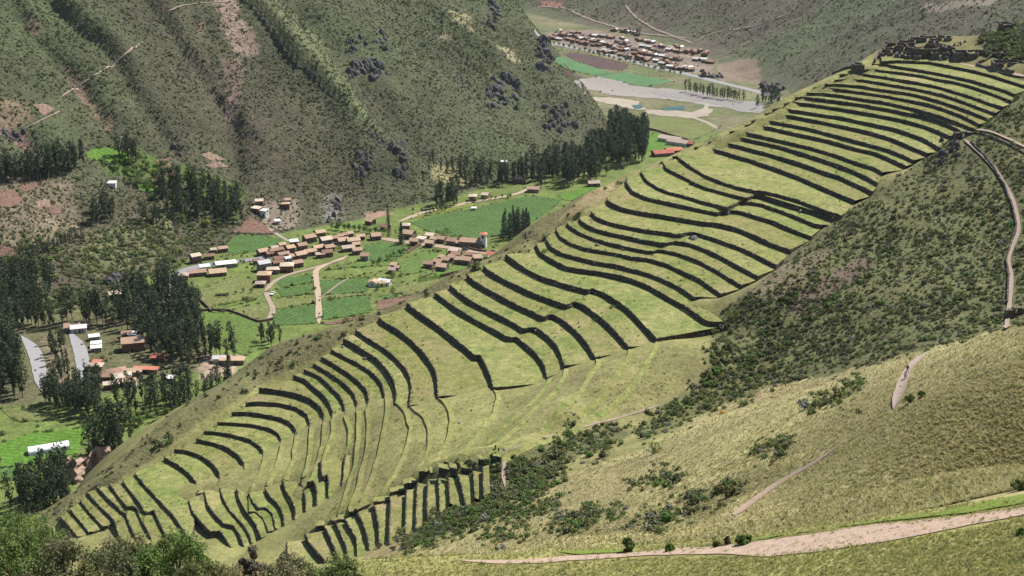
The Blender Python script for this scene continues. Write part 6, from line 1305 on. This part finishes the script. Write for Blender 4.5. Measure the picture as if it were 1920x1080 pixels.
u, v = 1608, 133; p = hit(GB, u, v, 300)[0]; ro = empty('ruin_tower', p, 0.1); ruin_walls(ro, [[(-2, -1.6), (2, -1.6), (2, 1.6), (-2, 1.6), (-2, -1.5)]], 3.0, 0.9, 61, 0.15); tag(ro, 'small square stone turret on the ridge edge of the terraces', 'ruin')
# parapets below the two stone paths, gate house on the crag
stone_line('1820 268 1845 292 1868 325 1884 352 1898 390 1906 425 1896 458 1886 488 1891 520 1888 570', 0.9, 0.5, 'dry_stone', 'stone parapet along the steep path at right', 'path_wall', GB, 0.12); stone_line('1812 250 1850 255 1888 270 1925 291', 0.5, 0.6, 'dry_stone', 'stone kerb wall of the upper right path', 'path_wall', GB, 0.1)
p = hit(GB, 1806, 258, 300)[0]; gt = empty('stone_gate', p, 0.15)
for nm, bx in (('pier', box(-3.2, -0.7, -0.7, 0.7, -2, 2.0)), ('pier', box(0.7, 3.4, -0.7, 0.7, -2, 2.0)), ('lintel', box(-1.1, 1.1, -0.72, 0.72, 2.0, 2.4))): mesh_obj(nm, *bx, 'ruin_stone', gt)
tag(gt, 'stone gateway where the two right-hand paths meet', 'gate')
p = hit(GB, 1905, 592, 200)[0]; gt = empty('stone_gate', p, 0.3)
for nm, bx in (('pier', box(-3.4, -0.8, -0.7, 0.7, -2, 2.1)), ('pier', box(0.8, 3.4, -0.7, 0.7, -2, 2.1)), ('lintel', box(-1.2, 1.2, -0.72, 0.72, 2.1, 2.5))): mesh_obj(nm, *bx, 'ruin_stone', gt)
tag(gt, 'stone gateway at the lower end of the steep right path', 'gate')

# ------------------------------------------------------------------ rocks and crags
def rock_data(name, seed, mat, sub=3, rough=0.35, facet=True):
    bm = bmesh.new(); bmesh.ops.create_icosphere(bm, subdivisions=sub, radius=1.0); r = np.random.default_rng(seed); pl = r.normal(size=(9, 3)); pl /= np.linalg.norm(pl, axis=1, keepdims=True); dd = r.uniform(0.55, 0.9, 9)
    for v in bm.verts:
        c = np.array(v.co); s = 1.0
        for n_, d_ in zip(pl, dd):
            k = c @ n_
            if k > d_: s = min(s, d_ / k)
        c = c * s; c = c * (1 + rough * 0.35 * float(fbm(np.array([c[0] * 2.1 + seed]), np.array([c[1] * 2.1 + c[2] * 1.7]), 3, seed)[0])); v.co = c
    me = bpy.data.meshes.new(name); bm.to_mesh(me); bm.free(); me.materials.append(MATS[mat]); return me
BO = [rock_data('boulder', 10 + i, 'boulder_rock', 2) for i in range(5)]; CG = [rock_data('crag', 50 + i, 'crag_rock', 3, 0.8) for i in range(6)]
for k, (u, v, s, lab) in enumerate([(1300, 449, 2.1, 'big pale tilted boulder at a terrace wall corner'), (1119, 460, 1.5, 'pale boulder lying against a curved terrace wall'), (1103, 470, 0.9, 'small pale boulder below the wall boulder'), (866, 534, 1.1, 'dark boulder near the left end of a broad terrace'), (704, 624, 1.1, 'boulder near the left end of a tall-walled terrace'), (643, 653, 1.2, 'dark rock at the ridge end of a crescent terrace'), (684, 672, 0.9, 'rounded boulder on a crescent terrace'),
  (1571, 312, 1.1, 'dark boulder on a narrow upper terrace'), (1258, 598, 0.6, 'small dark stone on the long terrace'), (1500, 395, 0.7, 'small stone on a right-hand terrace'), (1077, 777, 0.8, 'low grey stone on the hollow'), (884, 770, 0.6, 'white stone in the hollow'), (862, 793, 0.7, 'violet-grey rock in the hollow'), (1080, 754, 0.7, 'grey stone right in the hollow'), (945, 843, 0.9, 'pale stone beside the two walkers'), (597, 1013, 0.7, 'grey stone on the lowest column terrace'), (742, 556, 1.0, 'rock at the ridge end above the plowed field'), (838, 547, 0.9, 'flat rock group stone at the terrace ridge end'),
  (810, 562, 1.0, 'grey rock left of the broad terraces'), (1390, 1020, 0.28, 'small white stone beside the round green bush'), (1760, 905, 0.35, 'grey stone on the near hill'), (1690, 726, 0.5, 'dark trail-side stone lower'), (1693, 715, 0.5, 'dark trail-side stone upper'), (740, 650, 0.5, 'stone by the terrace ridge'), (1430, 310, 0.7, 'small rock upper right terrace')][:23]):
    p = hit(lambda X, Y: GB.z(X, Y) + (1.2 if k < 10 else 0), u, v, 60)[0]
    o = data_obj('boulder', BO[k % 5], loc=(p[0], p[1], p[2] - s * 0.15), rot=(0.3 * k, 0.2 * k, k * 1.3), scale=(s, s * 0.8, s * 0.85)); tag(o, lab, 'boulder', 'boulders on the terrace hill')
def crag(u, v, w, h, n, grid, lab, seed, S0=300, nm='rock_outcrop'):
    r = np.random.default_rng(seed); c = hit(grid, u, v, S0)[0]; S = np.linalg.norm(c); k = S / FPX; root = empty(nm, c)
    for i in range(int(n * 1.9)):
        uu = u + r.uniform(-0.5, 0.5) * w; vv = v + r.uniform(-0.5, 0.5) * h; p = hit(grid, uu, vv, S0)[0] - c; s = k * max(w, h) * r.uniform(0.07, 0.2)
        data_obj('rock_slab', CG[int(r.integers(0, 6))], root, p - np.array([0, -0.25, 0.25]) * s, (r.uniform(-.4, .4), r.uniform(-.4, .4), r.uniform(0, 6.28)), (s * r.uniform(0.6, 1.0), s * r.uniform(0.6, 1.0), s * r.uniform(0.8, 1.5)))
    tag(root, lab, 'rock outcrop', 'dark crags'); return root
for i, (u, v, w, h, n, lab) in enumerate([(668, 85, 40, 32, 10, 'dark crag high on the left of the near mountain'), (712, 72, 26, 42, 9, 'dark crag just right of the high left crag'), (690, 132, 72, 40, 18, 'broad dark crag below the pair on the near mountain'), (722, 28, 18, 14, 5, 'small dark crag near the top edge'), (876, 112, 24, 24, 7, 'dark crag on the mid slope of the near mountain'), (866, 145, 30, 28, 7, 'ragged crag below the mid-slope crag'), (942, 176, 54, 62, 20, 'largest dark crag with a hollow on the near mountain'), (972, 178, 22, 36, 7, 'dark crag joined right of the largest one'), (1050, 222, 58, 52, 16, 'rounded purple-dark crag above the valley wood'), (925, 28, 20, 62, 12, 'steep crag on the upper skyline of the near mountain'), (1022, 105, 22, 70, 14, 'cliff on the skyline above the far fields'),
  (695, 178, 30, 18, 6, 'small crag below the broad one'), (723, 275, 24, 24, 7, 'dark rock on the light ridge'), (683, 318, 34, 58, 12, 'shattered crag low on the light ridge'), (745, 300, 24, 60, 12, 'shattered crag lower right on the light ridge'), (700, 250, 20, 30, 6, 'crag between the ridge rocks'), (630, 400, 28, 46, 10, 'pale-streaked crag above the stepped row of houses'), (850, 190, 16, 10, 3, 'little crag below the mid-slope group'), (1080, 185, 26, 18, 5, 'dark crag near the right skyline'), (1130, 226, 16, 18, 4, 'small crag at the nose of the mountain'), (20, 255, 50, 22, 8, 'dark earth cliff at the left edge'), (330, 285, 18, 40, 7, 'dark rocks in the deep gully mouth'), (200, 525, 70, 22, 12, 'dark cliff above the big forest'), (790, 383, 34, 26, 8, 'dark rock foot above the field path'), (620, 250, 14, 26, 4, 'small grey crag on the mid slope')]):
    crag(u, v, w, h, n, GA, lab, 700 + i)
for i, (u, v, w, h, n, lab) in enumerate([(1330, 142, 46, 14, 8, 'dark road cutting beside the far highway'), (1440, 165, 60, 16, 9, 'long dark road cutting at the far river bend')]): crag(u, v, w, h, n, GA, lab, 760 + i)
for i, (u, v, w, h, n, lab) in enumerate([(1780, 282, 40, 56, 16, 'dark crag under the stone gateway'), (1752, 305, 26, 26, 6, 'dark rocks left of the gateway crag'), (1665, 388, 16, 18, 4, 'grey rock pair on the bushy slope'), (990, 448, 22, 26, 6, 'rocky nose of the ridge above the conifers'), (478, 655, 26, 16, 5, 'dark rocks at the ridge above the sand yard'), (1765, 112, 40, 10, 9, 'rubble pile before the rounded ruin wall'), (1798, 84, 22, 10, 6, 'rubble heap behind the ruined halls')]): crag(u, v, w, h, n, GB, lab, 780 + i, 200)
# collapsed stretches of terrace wall
for i, (u, v, w, lab) in enumerate([(985, 512, 24, 'collapsed stretch of wall spilling stones on a broad terrace'), (1003, 520, 18, 'second collapsed stretch beside the first'), (930, 558, 22, 'collapsed wall heap in the middle of a broad terrace'), (1006, 616, 14, 'tumbled stones at a wall corner')]):
    r = np.random.default_rng(820 + i); f = lambda X, Y: GB.z(X, Y) + 1.3; c = hit(f, u, v, 200)[0]; root = empty('rubble_heap', c)
    for j in range(26):
        p = hit(f, u + r.normal(0, w * 0.28), v + r.normal(0, w * 0.2), 200)[0] - c; s = r.uniform(0.18, 0.5); data_obj('stone', BO[j % 5], root, p, tuple(r.uniform(0, 6, 3)), (s, s, s * 0.8))
    tag(root, lab, 'rubble', 'collapsed wall stretches')
# eroded earth bank by the lower ridge end
p = hit(GA, 176, 900, 300)[0]; r = np.random.default_rng(3); nx, ny = 30, 12; V = []
for j in range(ny):
    for i in range(nx):
        a, b = i / (nx - 1), j / (ny - 1); tp = (4 + 12 * math.sin(a * math.pi) * (0.8 + 0.3 * math.sin(a * 11)))
        V.append((-17 + 34 * a + r.normal(0, .5), 5 * b + 2.4 * math.sin(a * 14 + b) + 1.2 * math.sin(a * 37) + r.normal(0, .7), tp * b - 2))
eb = mesh_obj('eroded_bank', np.array(V), grid_faces(nx, ny), 'bare_earth', loc=tuple(p)); eb.rotation_euler = (0, 0, math.radians(20)); tag(eb, 'pinkish eroded earth bank below the lower ridge end', 'earth bank')

# ------------------------------------------------------------------ near bushes at the lower left and single shrubs
def big_bush(u, v, wpx, hpx, S, mats, lab, seed, n=1700, nm='near_bush', g='near bushes at the lower left'):
    r = np.random.default_rng(seed); p = at_S(u, v, S); k = S / FPX; w, h = wpx * k, hpx * k
    gz = float(GB.z(p[0], p[1])); base = np.array([p[0], p[1], min(p[2], gz)]); root = empty(nm, base); h = h + (p[2] - base[2]); nl = 22; lob = []
    for i in range(nl):
        a = r.uniform(0, 6.28); q = w * 0.5 * math.sqrt(r.uniform(0, 1)); zt = h * (1 - 0.5 * (q / (w * 0.5)) ** 2) * r.uniform(0.42, 0.95); lob.append((np.array([q * math.cos(a), q * math.sin(a), zt]), 0.13 * w * r.uniform(0.7, 1.35)))
    parts = [tube([(0, 0, -0.5), (c[0] * 0.3, c[1] * 0.3, c[2] * 0.45), c], (0.09, 0.05, 0.02), 5) for c, _ in lob]; tv, tf = join(parts); mesh_obj('stem', np.array(tv), tf, 'bark', root)
    for mi, (mt, fr) in enumerate(mats):
        def pos(m):
            kk = r.integers(0, nl, m); C = np.array([l[0] for l in lob])[kk]; R = np.array([l[1] for l in lob])[kk]; d = r.normal(size=(m, 3)); d /= np.linalg.norm(d, axis=1, keepdims=True); return C + d * (R * r.uniform(0.3, 1.15, m))[:, None], d
        V, F = leaf_cloud(int(n * 3.6 * fr), pos, 0.19, r, 0.7, 0.3, 0.55); mesh_obj('foliage', V, F, mt, root)
    tag(root, lab, 'bush', g)
NBUSH = [(25, 1045, 130, 95, 110, (('leaf_green', .6), ('leaf_shrub', .5)), 'leafy bush above the corner bush'), (330, 1045, 110, 60, 108, (('leaf_green', .5), ('leaf_shrub', .5)), 'leafy bush behind the bright green one'), (230, 1060, 120, 60, 106, (('leaf_olive', .7), ('leaf_brown', .3)), 'olive bush behind the white scraps'), (40, 1075, 150, 125, 104, (('leaf_green', .5), ('leaf_shrub', .5)), 'tall dark green bush in the bottom left corner'), (120, 1085, 140, 95, 98, (('leaf_scrub', .6), ('leaf_brown', .25), ('leaf_shrub', .4)), 'brownish olive bush second from the left corner'), (70, 1010, 120, 60, 118, (('leaf_shrub', .7), ('leaf_lime', .15)), 'bush behind the corner bush under the trees'), (205, 1095, 130, 75, 94, (('leaf_scrub', .8), ('leaf_shrub', .3)), 'olive bush before the white scraps'), (262, 1075, 115, 75, 100, (('leaf_olive', .5), ('leaf_grey', .2), ('leaf_shrub', .4)), 'grey-green bush left of the bright one'),
 (320, 1080, 140, 88, 98, (('leaf_green', .6), ('leaf_green', .35), ('leaf_shrub', .2)), 'bright green leafy bush at the bottom'), (372, 1092, 110, 62, 96, (('leaf_shrub', .6), ('leaf_olive', .5)), 'bush right of the bright green one'), (0, 1095, 120, 90, 92, (('leaf_green', .7), ('leaf_olive', .4)), 'bush at the very left bottom edge'), (150, 1095, 150, 50, 88, (('leaf_olive', .7), ('leaf_shrub', .3)), 'low yellowish bush along the bottom edge'), (480, 1082, 60, 60, 106, (('leaf_brown', .5), ('leaf_grey', .4)), 'bare brown twiggy bush right of the straw gap'), (545, 1088, 110, 40, 104, (('leaf_scrub', .6), ('leaf_straw', .4)), 'low straw and olive bush at the bottom'), (620, 1092, 120, 48, 100, (('leaf_shrub', .7), ('leaf_green', .3)), 'low green bush at the bottom left of the bank'), (430, 1096, 90, 40, 98, (('leaf_straw', .6), ('leaf_olive', .4)), 'straw-coloured tuft bush in the gap')]
for i, b in enumerate(NBUSH): big_bush(*b[:5], b[5], b[6], 900 + i)
for i, (u, v, w, h, mats, lab) in enumerate([(1395, 1021, 26, 24, (('leaf_green', 1.0),), 'round dark green bush beside the dirt strip'), (1343, 1026, 12, 13, (('leaf_shrub', 1.0),), 'small bluish bush left of the round one'), (1178, 1035, 26, 32, (('leaf_shrub', .7), ('leaf_green', .3)), 'green bush on the bank edge at centre'), (1255, 1034, 16, 16, (('leaf_green', 1.0),), 'small green bush right of the bank-edge bush'), (1912, 920, 28, 22, (('leaf_shrub', 1.0),), 'dark bush at the right edge of the near hill'), (1362, 1022, 12, 18, (('leaf_brown', 1.0),), 'thin brown twig bush left of the round one'), (1916, 1002, 14, 10, (('leaf_green', 1.0),), 'little bright plant at the right edge')]):
    S = np.linalg.norm(hit(GB, u, v, 60)[0]); big_bush(u, v, w, h, S, mats, lab, 950 + i, 420, 'shrub', 'single shrubs on the bank')
for i, (u, v, w, h, mats, lab) in enumerate([(1225, 850, 36, 26, (('leaf_green', .8), ('leaf_lime', .3)), 'bright rounded bush on the dry hill'), (1130, 858, 44, 46, (('leaf_shrub', .7), ('leaf_green', .4)), 'large dark bush at the ravine head'), (1705, 755, 18, 20, (('leaf_green', 1.0),), 'green shrub right of the hill footpath'), (1728, 744, 14, 14, (('leaf_green', 1.0),), 'small shrub further right of the hill footpath'), (1355, 776, 9, 6, (('leaf_yellow', 1.0),), 'yellow flowering bush above the gully'), (1022, 482, 16, 18, (('leaf_shrub', 1.0),), 'green bush growing on a terrace wall end'), (1120, 608, 20, 16, (('leaf_green', 1.0),), 'bright bush on a broad terrace'), (1150, 585, 18, 16, (('leaf_green', 1.0),), 'bright bush against a tall terrace wall'), (1372, 598, 24, 22, (('leaf_lime', .5), ('leaf_green', .5)), 'lime green bush below the lowest right wall'), (928, 856, 12, 10, (('leaf_green', 1.0),), 'green bush below the two walkers')]):
    S = np.linalg.norm(hit(GB, u, v, 150)[0]); big_bush(u, v, w, h, S, mats, lab, 970 + i, 300, 'shrub', 'single shrubs on the hill')

# ------------------------------------------------------------------ people and vehicles
def person(u, v, hgt, yaw, top_m, leg_m, lab, stride=0.18, grid=None, hat=None):
    p = hit(grid or GB, u, v, 60)[0]; root = empty('person', p, yaw); s = hgt / 1.72
    J = {'hip': (0, 0, .93), 'chest': (0, .02, 1.28), 'neck': (0, .02, 1.47), 'head': (0, .0, 1.58), 'top': (0, 0, 1.70), 'kl': (-.1, stride * .6, .5), 'fl': (-.1, stride, .06), 'tl': (-.1, stride + .17 * -1, .04), 'kr': (.1, -stride * .3, .5), 'fr': (.1, -stride, .07), 'tr': (.1, -stride - .16, .04), 'sl': (-.19, .02, 1.40), 'el': (-.24, .06, 1.14), 'hl': (-.22, -.08, .92), 'sr': (.19, .02, 1.40), 'er': (.25, .0, 1.14), 'hr': (.23, -.12, .93)}
    R = {'hip': .15, 'chest': .16, 'neck': .06, 'head': .1, 'top': .07, 'kl': .065, 'fl': .05, 'tl': .04, 'kr': .065, 'fr': .05, 'tr': .04, 'sl': .075, 'el': .05, 'hl': .04, 'sr': .075, 'er': .05, 'hr': .04}
    ed = [('hip', 'chest'), ('chest', 'neck'), ('neck', 'head'), ('head', 'top'), ('hip', 'kl'), ('kl', 'fl'), ('fl', 'tl'), ('hip', 'kr'), ('kr', 'fr'), ('fr', 'tr'), ('chest', 'sl'), ('sl', 'el'), ('el', 'hl'), ('chest', 'sr'), ('sr', 'er'), ('er', 'hr')]
    nm = list(J); me = bpy.data.meshes.new('body'); me.from_pydata([tuple(c * s for c in J[k]) for k in nm], [(nm.index(a), nm.index(b)) for a, b in ed], [])
    o = bpy.data.objects.new('body', me); COL.objects.link(o); o.parent = root
    sk = o.modifiers.new('skin', 'SKIN'); 
    for i, k in enumerate(nm): me.skin_vertices[0].data[i].radius = (R[k] * s, R[k] * s); me.skin_vertices[0].data[i].use_root = (k == 'hip')
    sb = o.modifiers.new('sub', 'SUBSURF'); sb.levels = 1; sb.render_levels = 1
    q = NB('person_' + lab[:12].replace(' ', '_')); co = q.coord('Object'); sep = q.n('SeparateXYZ'); q.l(co, sep.inputs[0])
    f = q.maprange(sep.outputs[2], 0, 1.8 * s, 0, 1); c = q.ramp(f, [(0, leg_m), (0.52, top_m), (0.80, (0.33, 0.2, 0.13)), (0.915, (0.02, 0.015, 0.012))], 'CONSTANT'); q.base(c, 0.9); me.materials.append(q.m)
    if hat: 
        V = [(0.2 * s * math.cos(a), 0.2 * s * math.sin(a), 1.66 * s) for a in np.linspace(0, 6.28, 11)[:-1]] + [(0.1 * s * math.cos(a), 0.1 * s * math.sin(a), 1.78 * s) for a in np.linspace(0, 6.28, 11)[:-1]]
        mesh_obj('hat', V, [(i, (i + 1) % 10, 10 + (i + 1) % 10, 10 + i) for i in range(10)] + [tuple(range(10, 20))], hat, root)
    tag(root, lab, 'person')
person(1697, 712, 1.75, 0.1, (0.55, 0.54, 0.52), (0.03, 0.03, 0.035), 'person in white top and dark trousers walking on the hill footpath', hat=None); person(1701, 700, 1.7, 0.2, (0.04, 0.035, 0.035), (0.25, 0.22, 0.18), 'person in dark top walking behind on the hill footpath', hat='cloth_tan')
person(929, 845, 1.75, 2.8, (0.03, 0.03, 0.04), (0.03, 0.03, 0.04), 'person in dark clothes standing left in the hollow'); person(935, 850, 1.75, 2.5, (0.03, 0.035, 0.05), (0.04, 0.035, 0.03), 'person in dark clothes standing right by the bush')
def vehicle(u, v, yaw, paint, lab, pickup=False, L=4.4):
    p = hit(GA, u, v, 300)[0]; p[2] += 0.35; root = empty('pickup_truck' if pickup else 'parked_car', p, math.radians(yaw)); w = 0.86
    prof = [(-L / 2, .45), (-L / 2, .95), (-L * .3, 1.02), (-L * .16, 1.02), (L * .40, .98), (L / 2, .85), (L / 2, .45)]; V = [(x, -w, z_) for x, z_ in prof] + [(x, w, z_) for x, z_ in prof]; n = len(prof)
    mesh_obj('body', V, [tuple(range(n)), tuple(range(2 * n - 1, n - 1, -1))] + [(i, i + n, (i + 1) % n + n, (i + 1) % n) for i in range(n)], paint, root)
    c0, c1 = (-L * .12, L * .22) if pickup else (-L * .36, L * .22); cab = [(c0, 1.0), (c0 + .25, 1.52), (c1 - .5, 1.52), (c1, 1.0)]; k = 4; V = [(x, -w * .92 + (.1 if z_ > 1.2 else 0), z_) for x, z_ in cab] + [(x, w * .92 - (.1 if z_ > 1.2 else 0), z_) for x, z_ in cab]
    mesh_obj('cabin', V, [(0, 1, 2, 3), (7, 6, 5, 4)] + [(i, i + k, (i + 1) % k + k, (i + 1) % k) for i in range(k)], 'window_glass', root); mesh_obj('cab_roof', *box(c0 + .28, c1 - .52, -w * .8, w * .8, 1.525, 1.57), paint, root)
    for sx in (-.31, .31):
        for sy in (-1, 1):
            tv, tf = tube([(sx * L, sy * (w - .2), .32), (sx * L, sy * (w + .02), .32)], (.33, .33), 12); ty = mesh_obj('wheel', tv, tf + [tuple(range(12)), tuple(range(23, 11, -1))], 'rubber', root)
    for sy in (-.6, .6): mesh_obj('headlight', *box(L / 2 - .03, L / 2 + .03, sy - .18, sy + .18, .62, .78), 'chrome', root)
    tag(root, lab, 'truck' if pickup else 'car')
vehicle(511, 553, 80, 'paint_white', 'white pickup truck parked on the dirt track between crops', True, 4.9); vehicle(932, 476, -5, 'paint_red', 'dark red car parked on the plaza by the ridge'); vehicle(872, 470, -8, 'paint_dark', 'dark car parked in front of the hall'); vehicle(925, 474, 0, 'paint_dark', 'dark car left of the red one on the plaza'); vehicle(313, 540, 60, 'paint_dark', 'dark car on the outer road bend'); vehicle(317, 534, 60, 'paint_white', 'white car on the outer road bend')
p = hit(GA, 415, 555, 300)[0]; pen = empty('stone_pen', p, 0.15); ruin_walls(pen, [[(-3.4, -1), (3.4, -1), (3.4, 1), (-3.4, 1), (-3.4, -0.9)]], 1.2, 0.35, 99, 0.1); tag(pen, 'small dark rectangular pen in the middle of the pasture', 'pen')
# ------------------------------------------------------------------ the thin valley air
hz = mesh_obj('haze', *box(-1500, 1500, -60, 2760, -420, 260)); tag(hz, kind='stuff')
hm = bpy.data.materials.new('haze_air'); hm.use_nodes = True; t_ = hm.node_tree; t_.nodes.clear(); pv = t_.nodes.new('ShaderNodeVolumePrincipled'); mo = t_.nodes.new('ShaderNodeOutputMaterial')
pv.inputs['Color'].default_value = (0.86, 0.92, 1.0, 1); pv.inputs['Density'].default_value = 0.000017; pv.inputs['Anisotropy'].default_value = 0.2
t_.links.new(pv.outputs[0], mo.inputs['Volume']); hz.data.materials.append(hm)
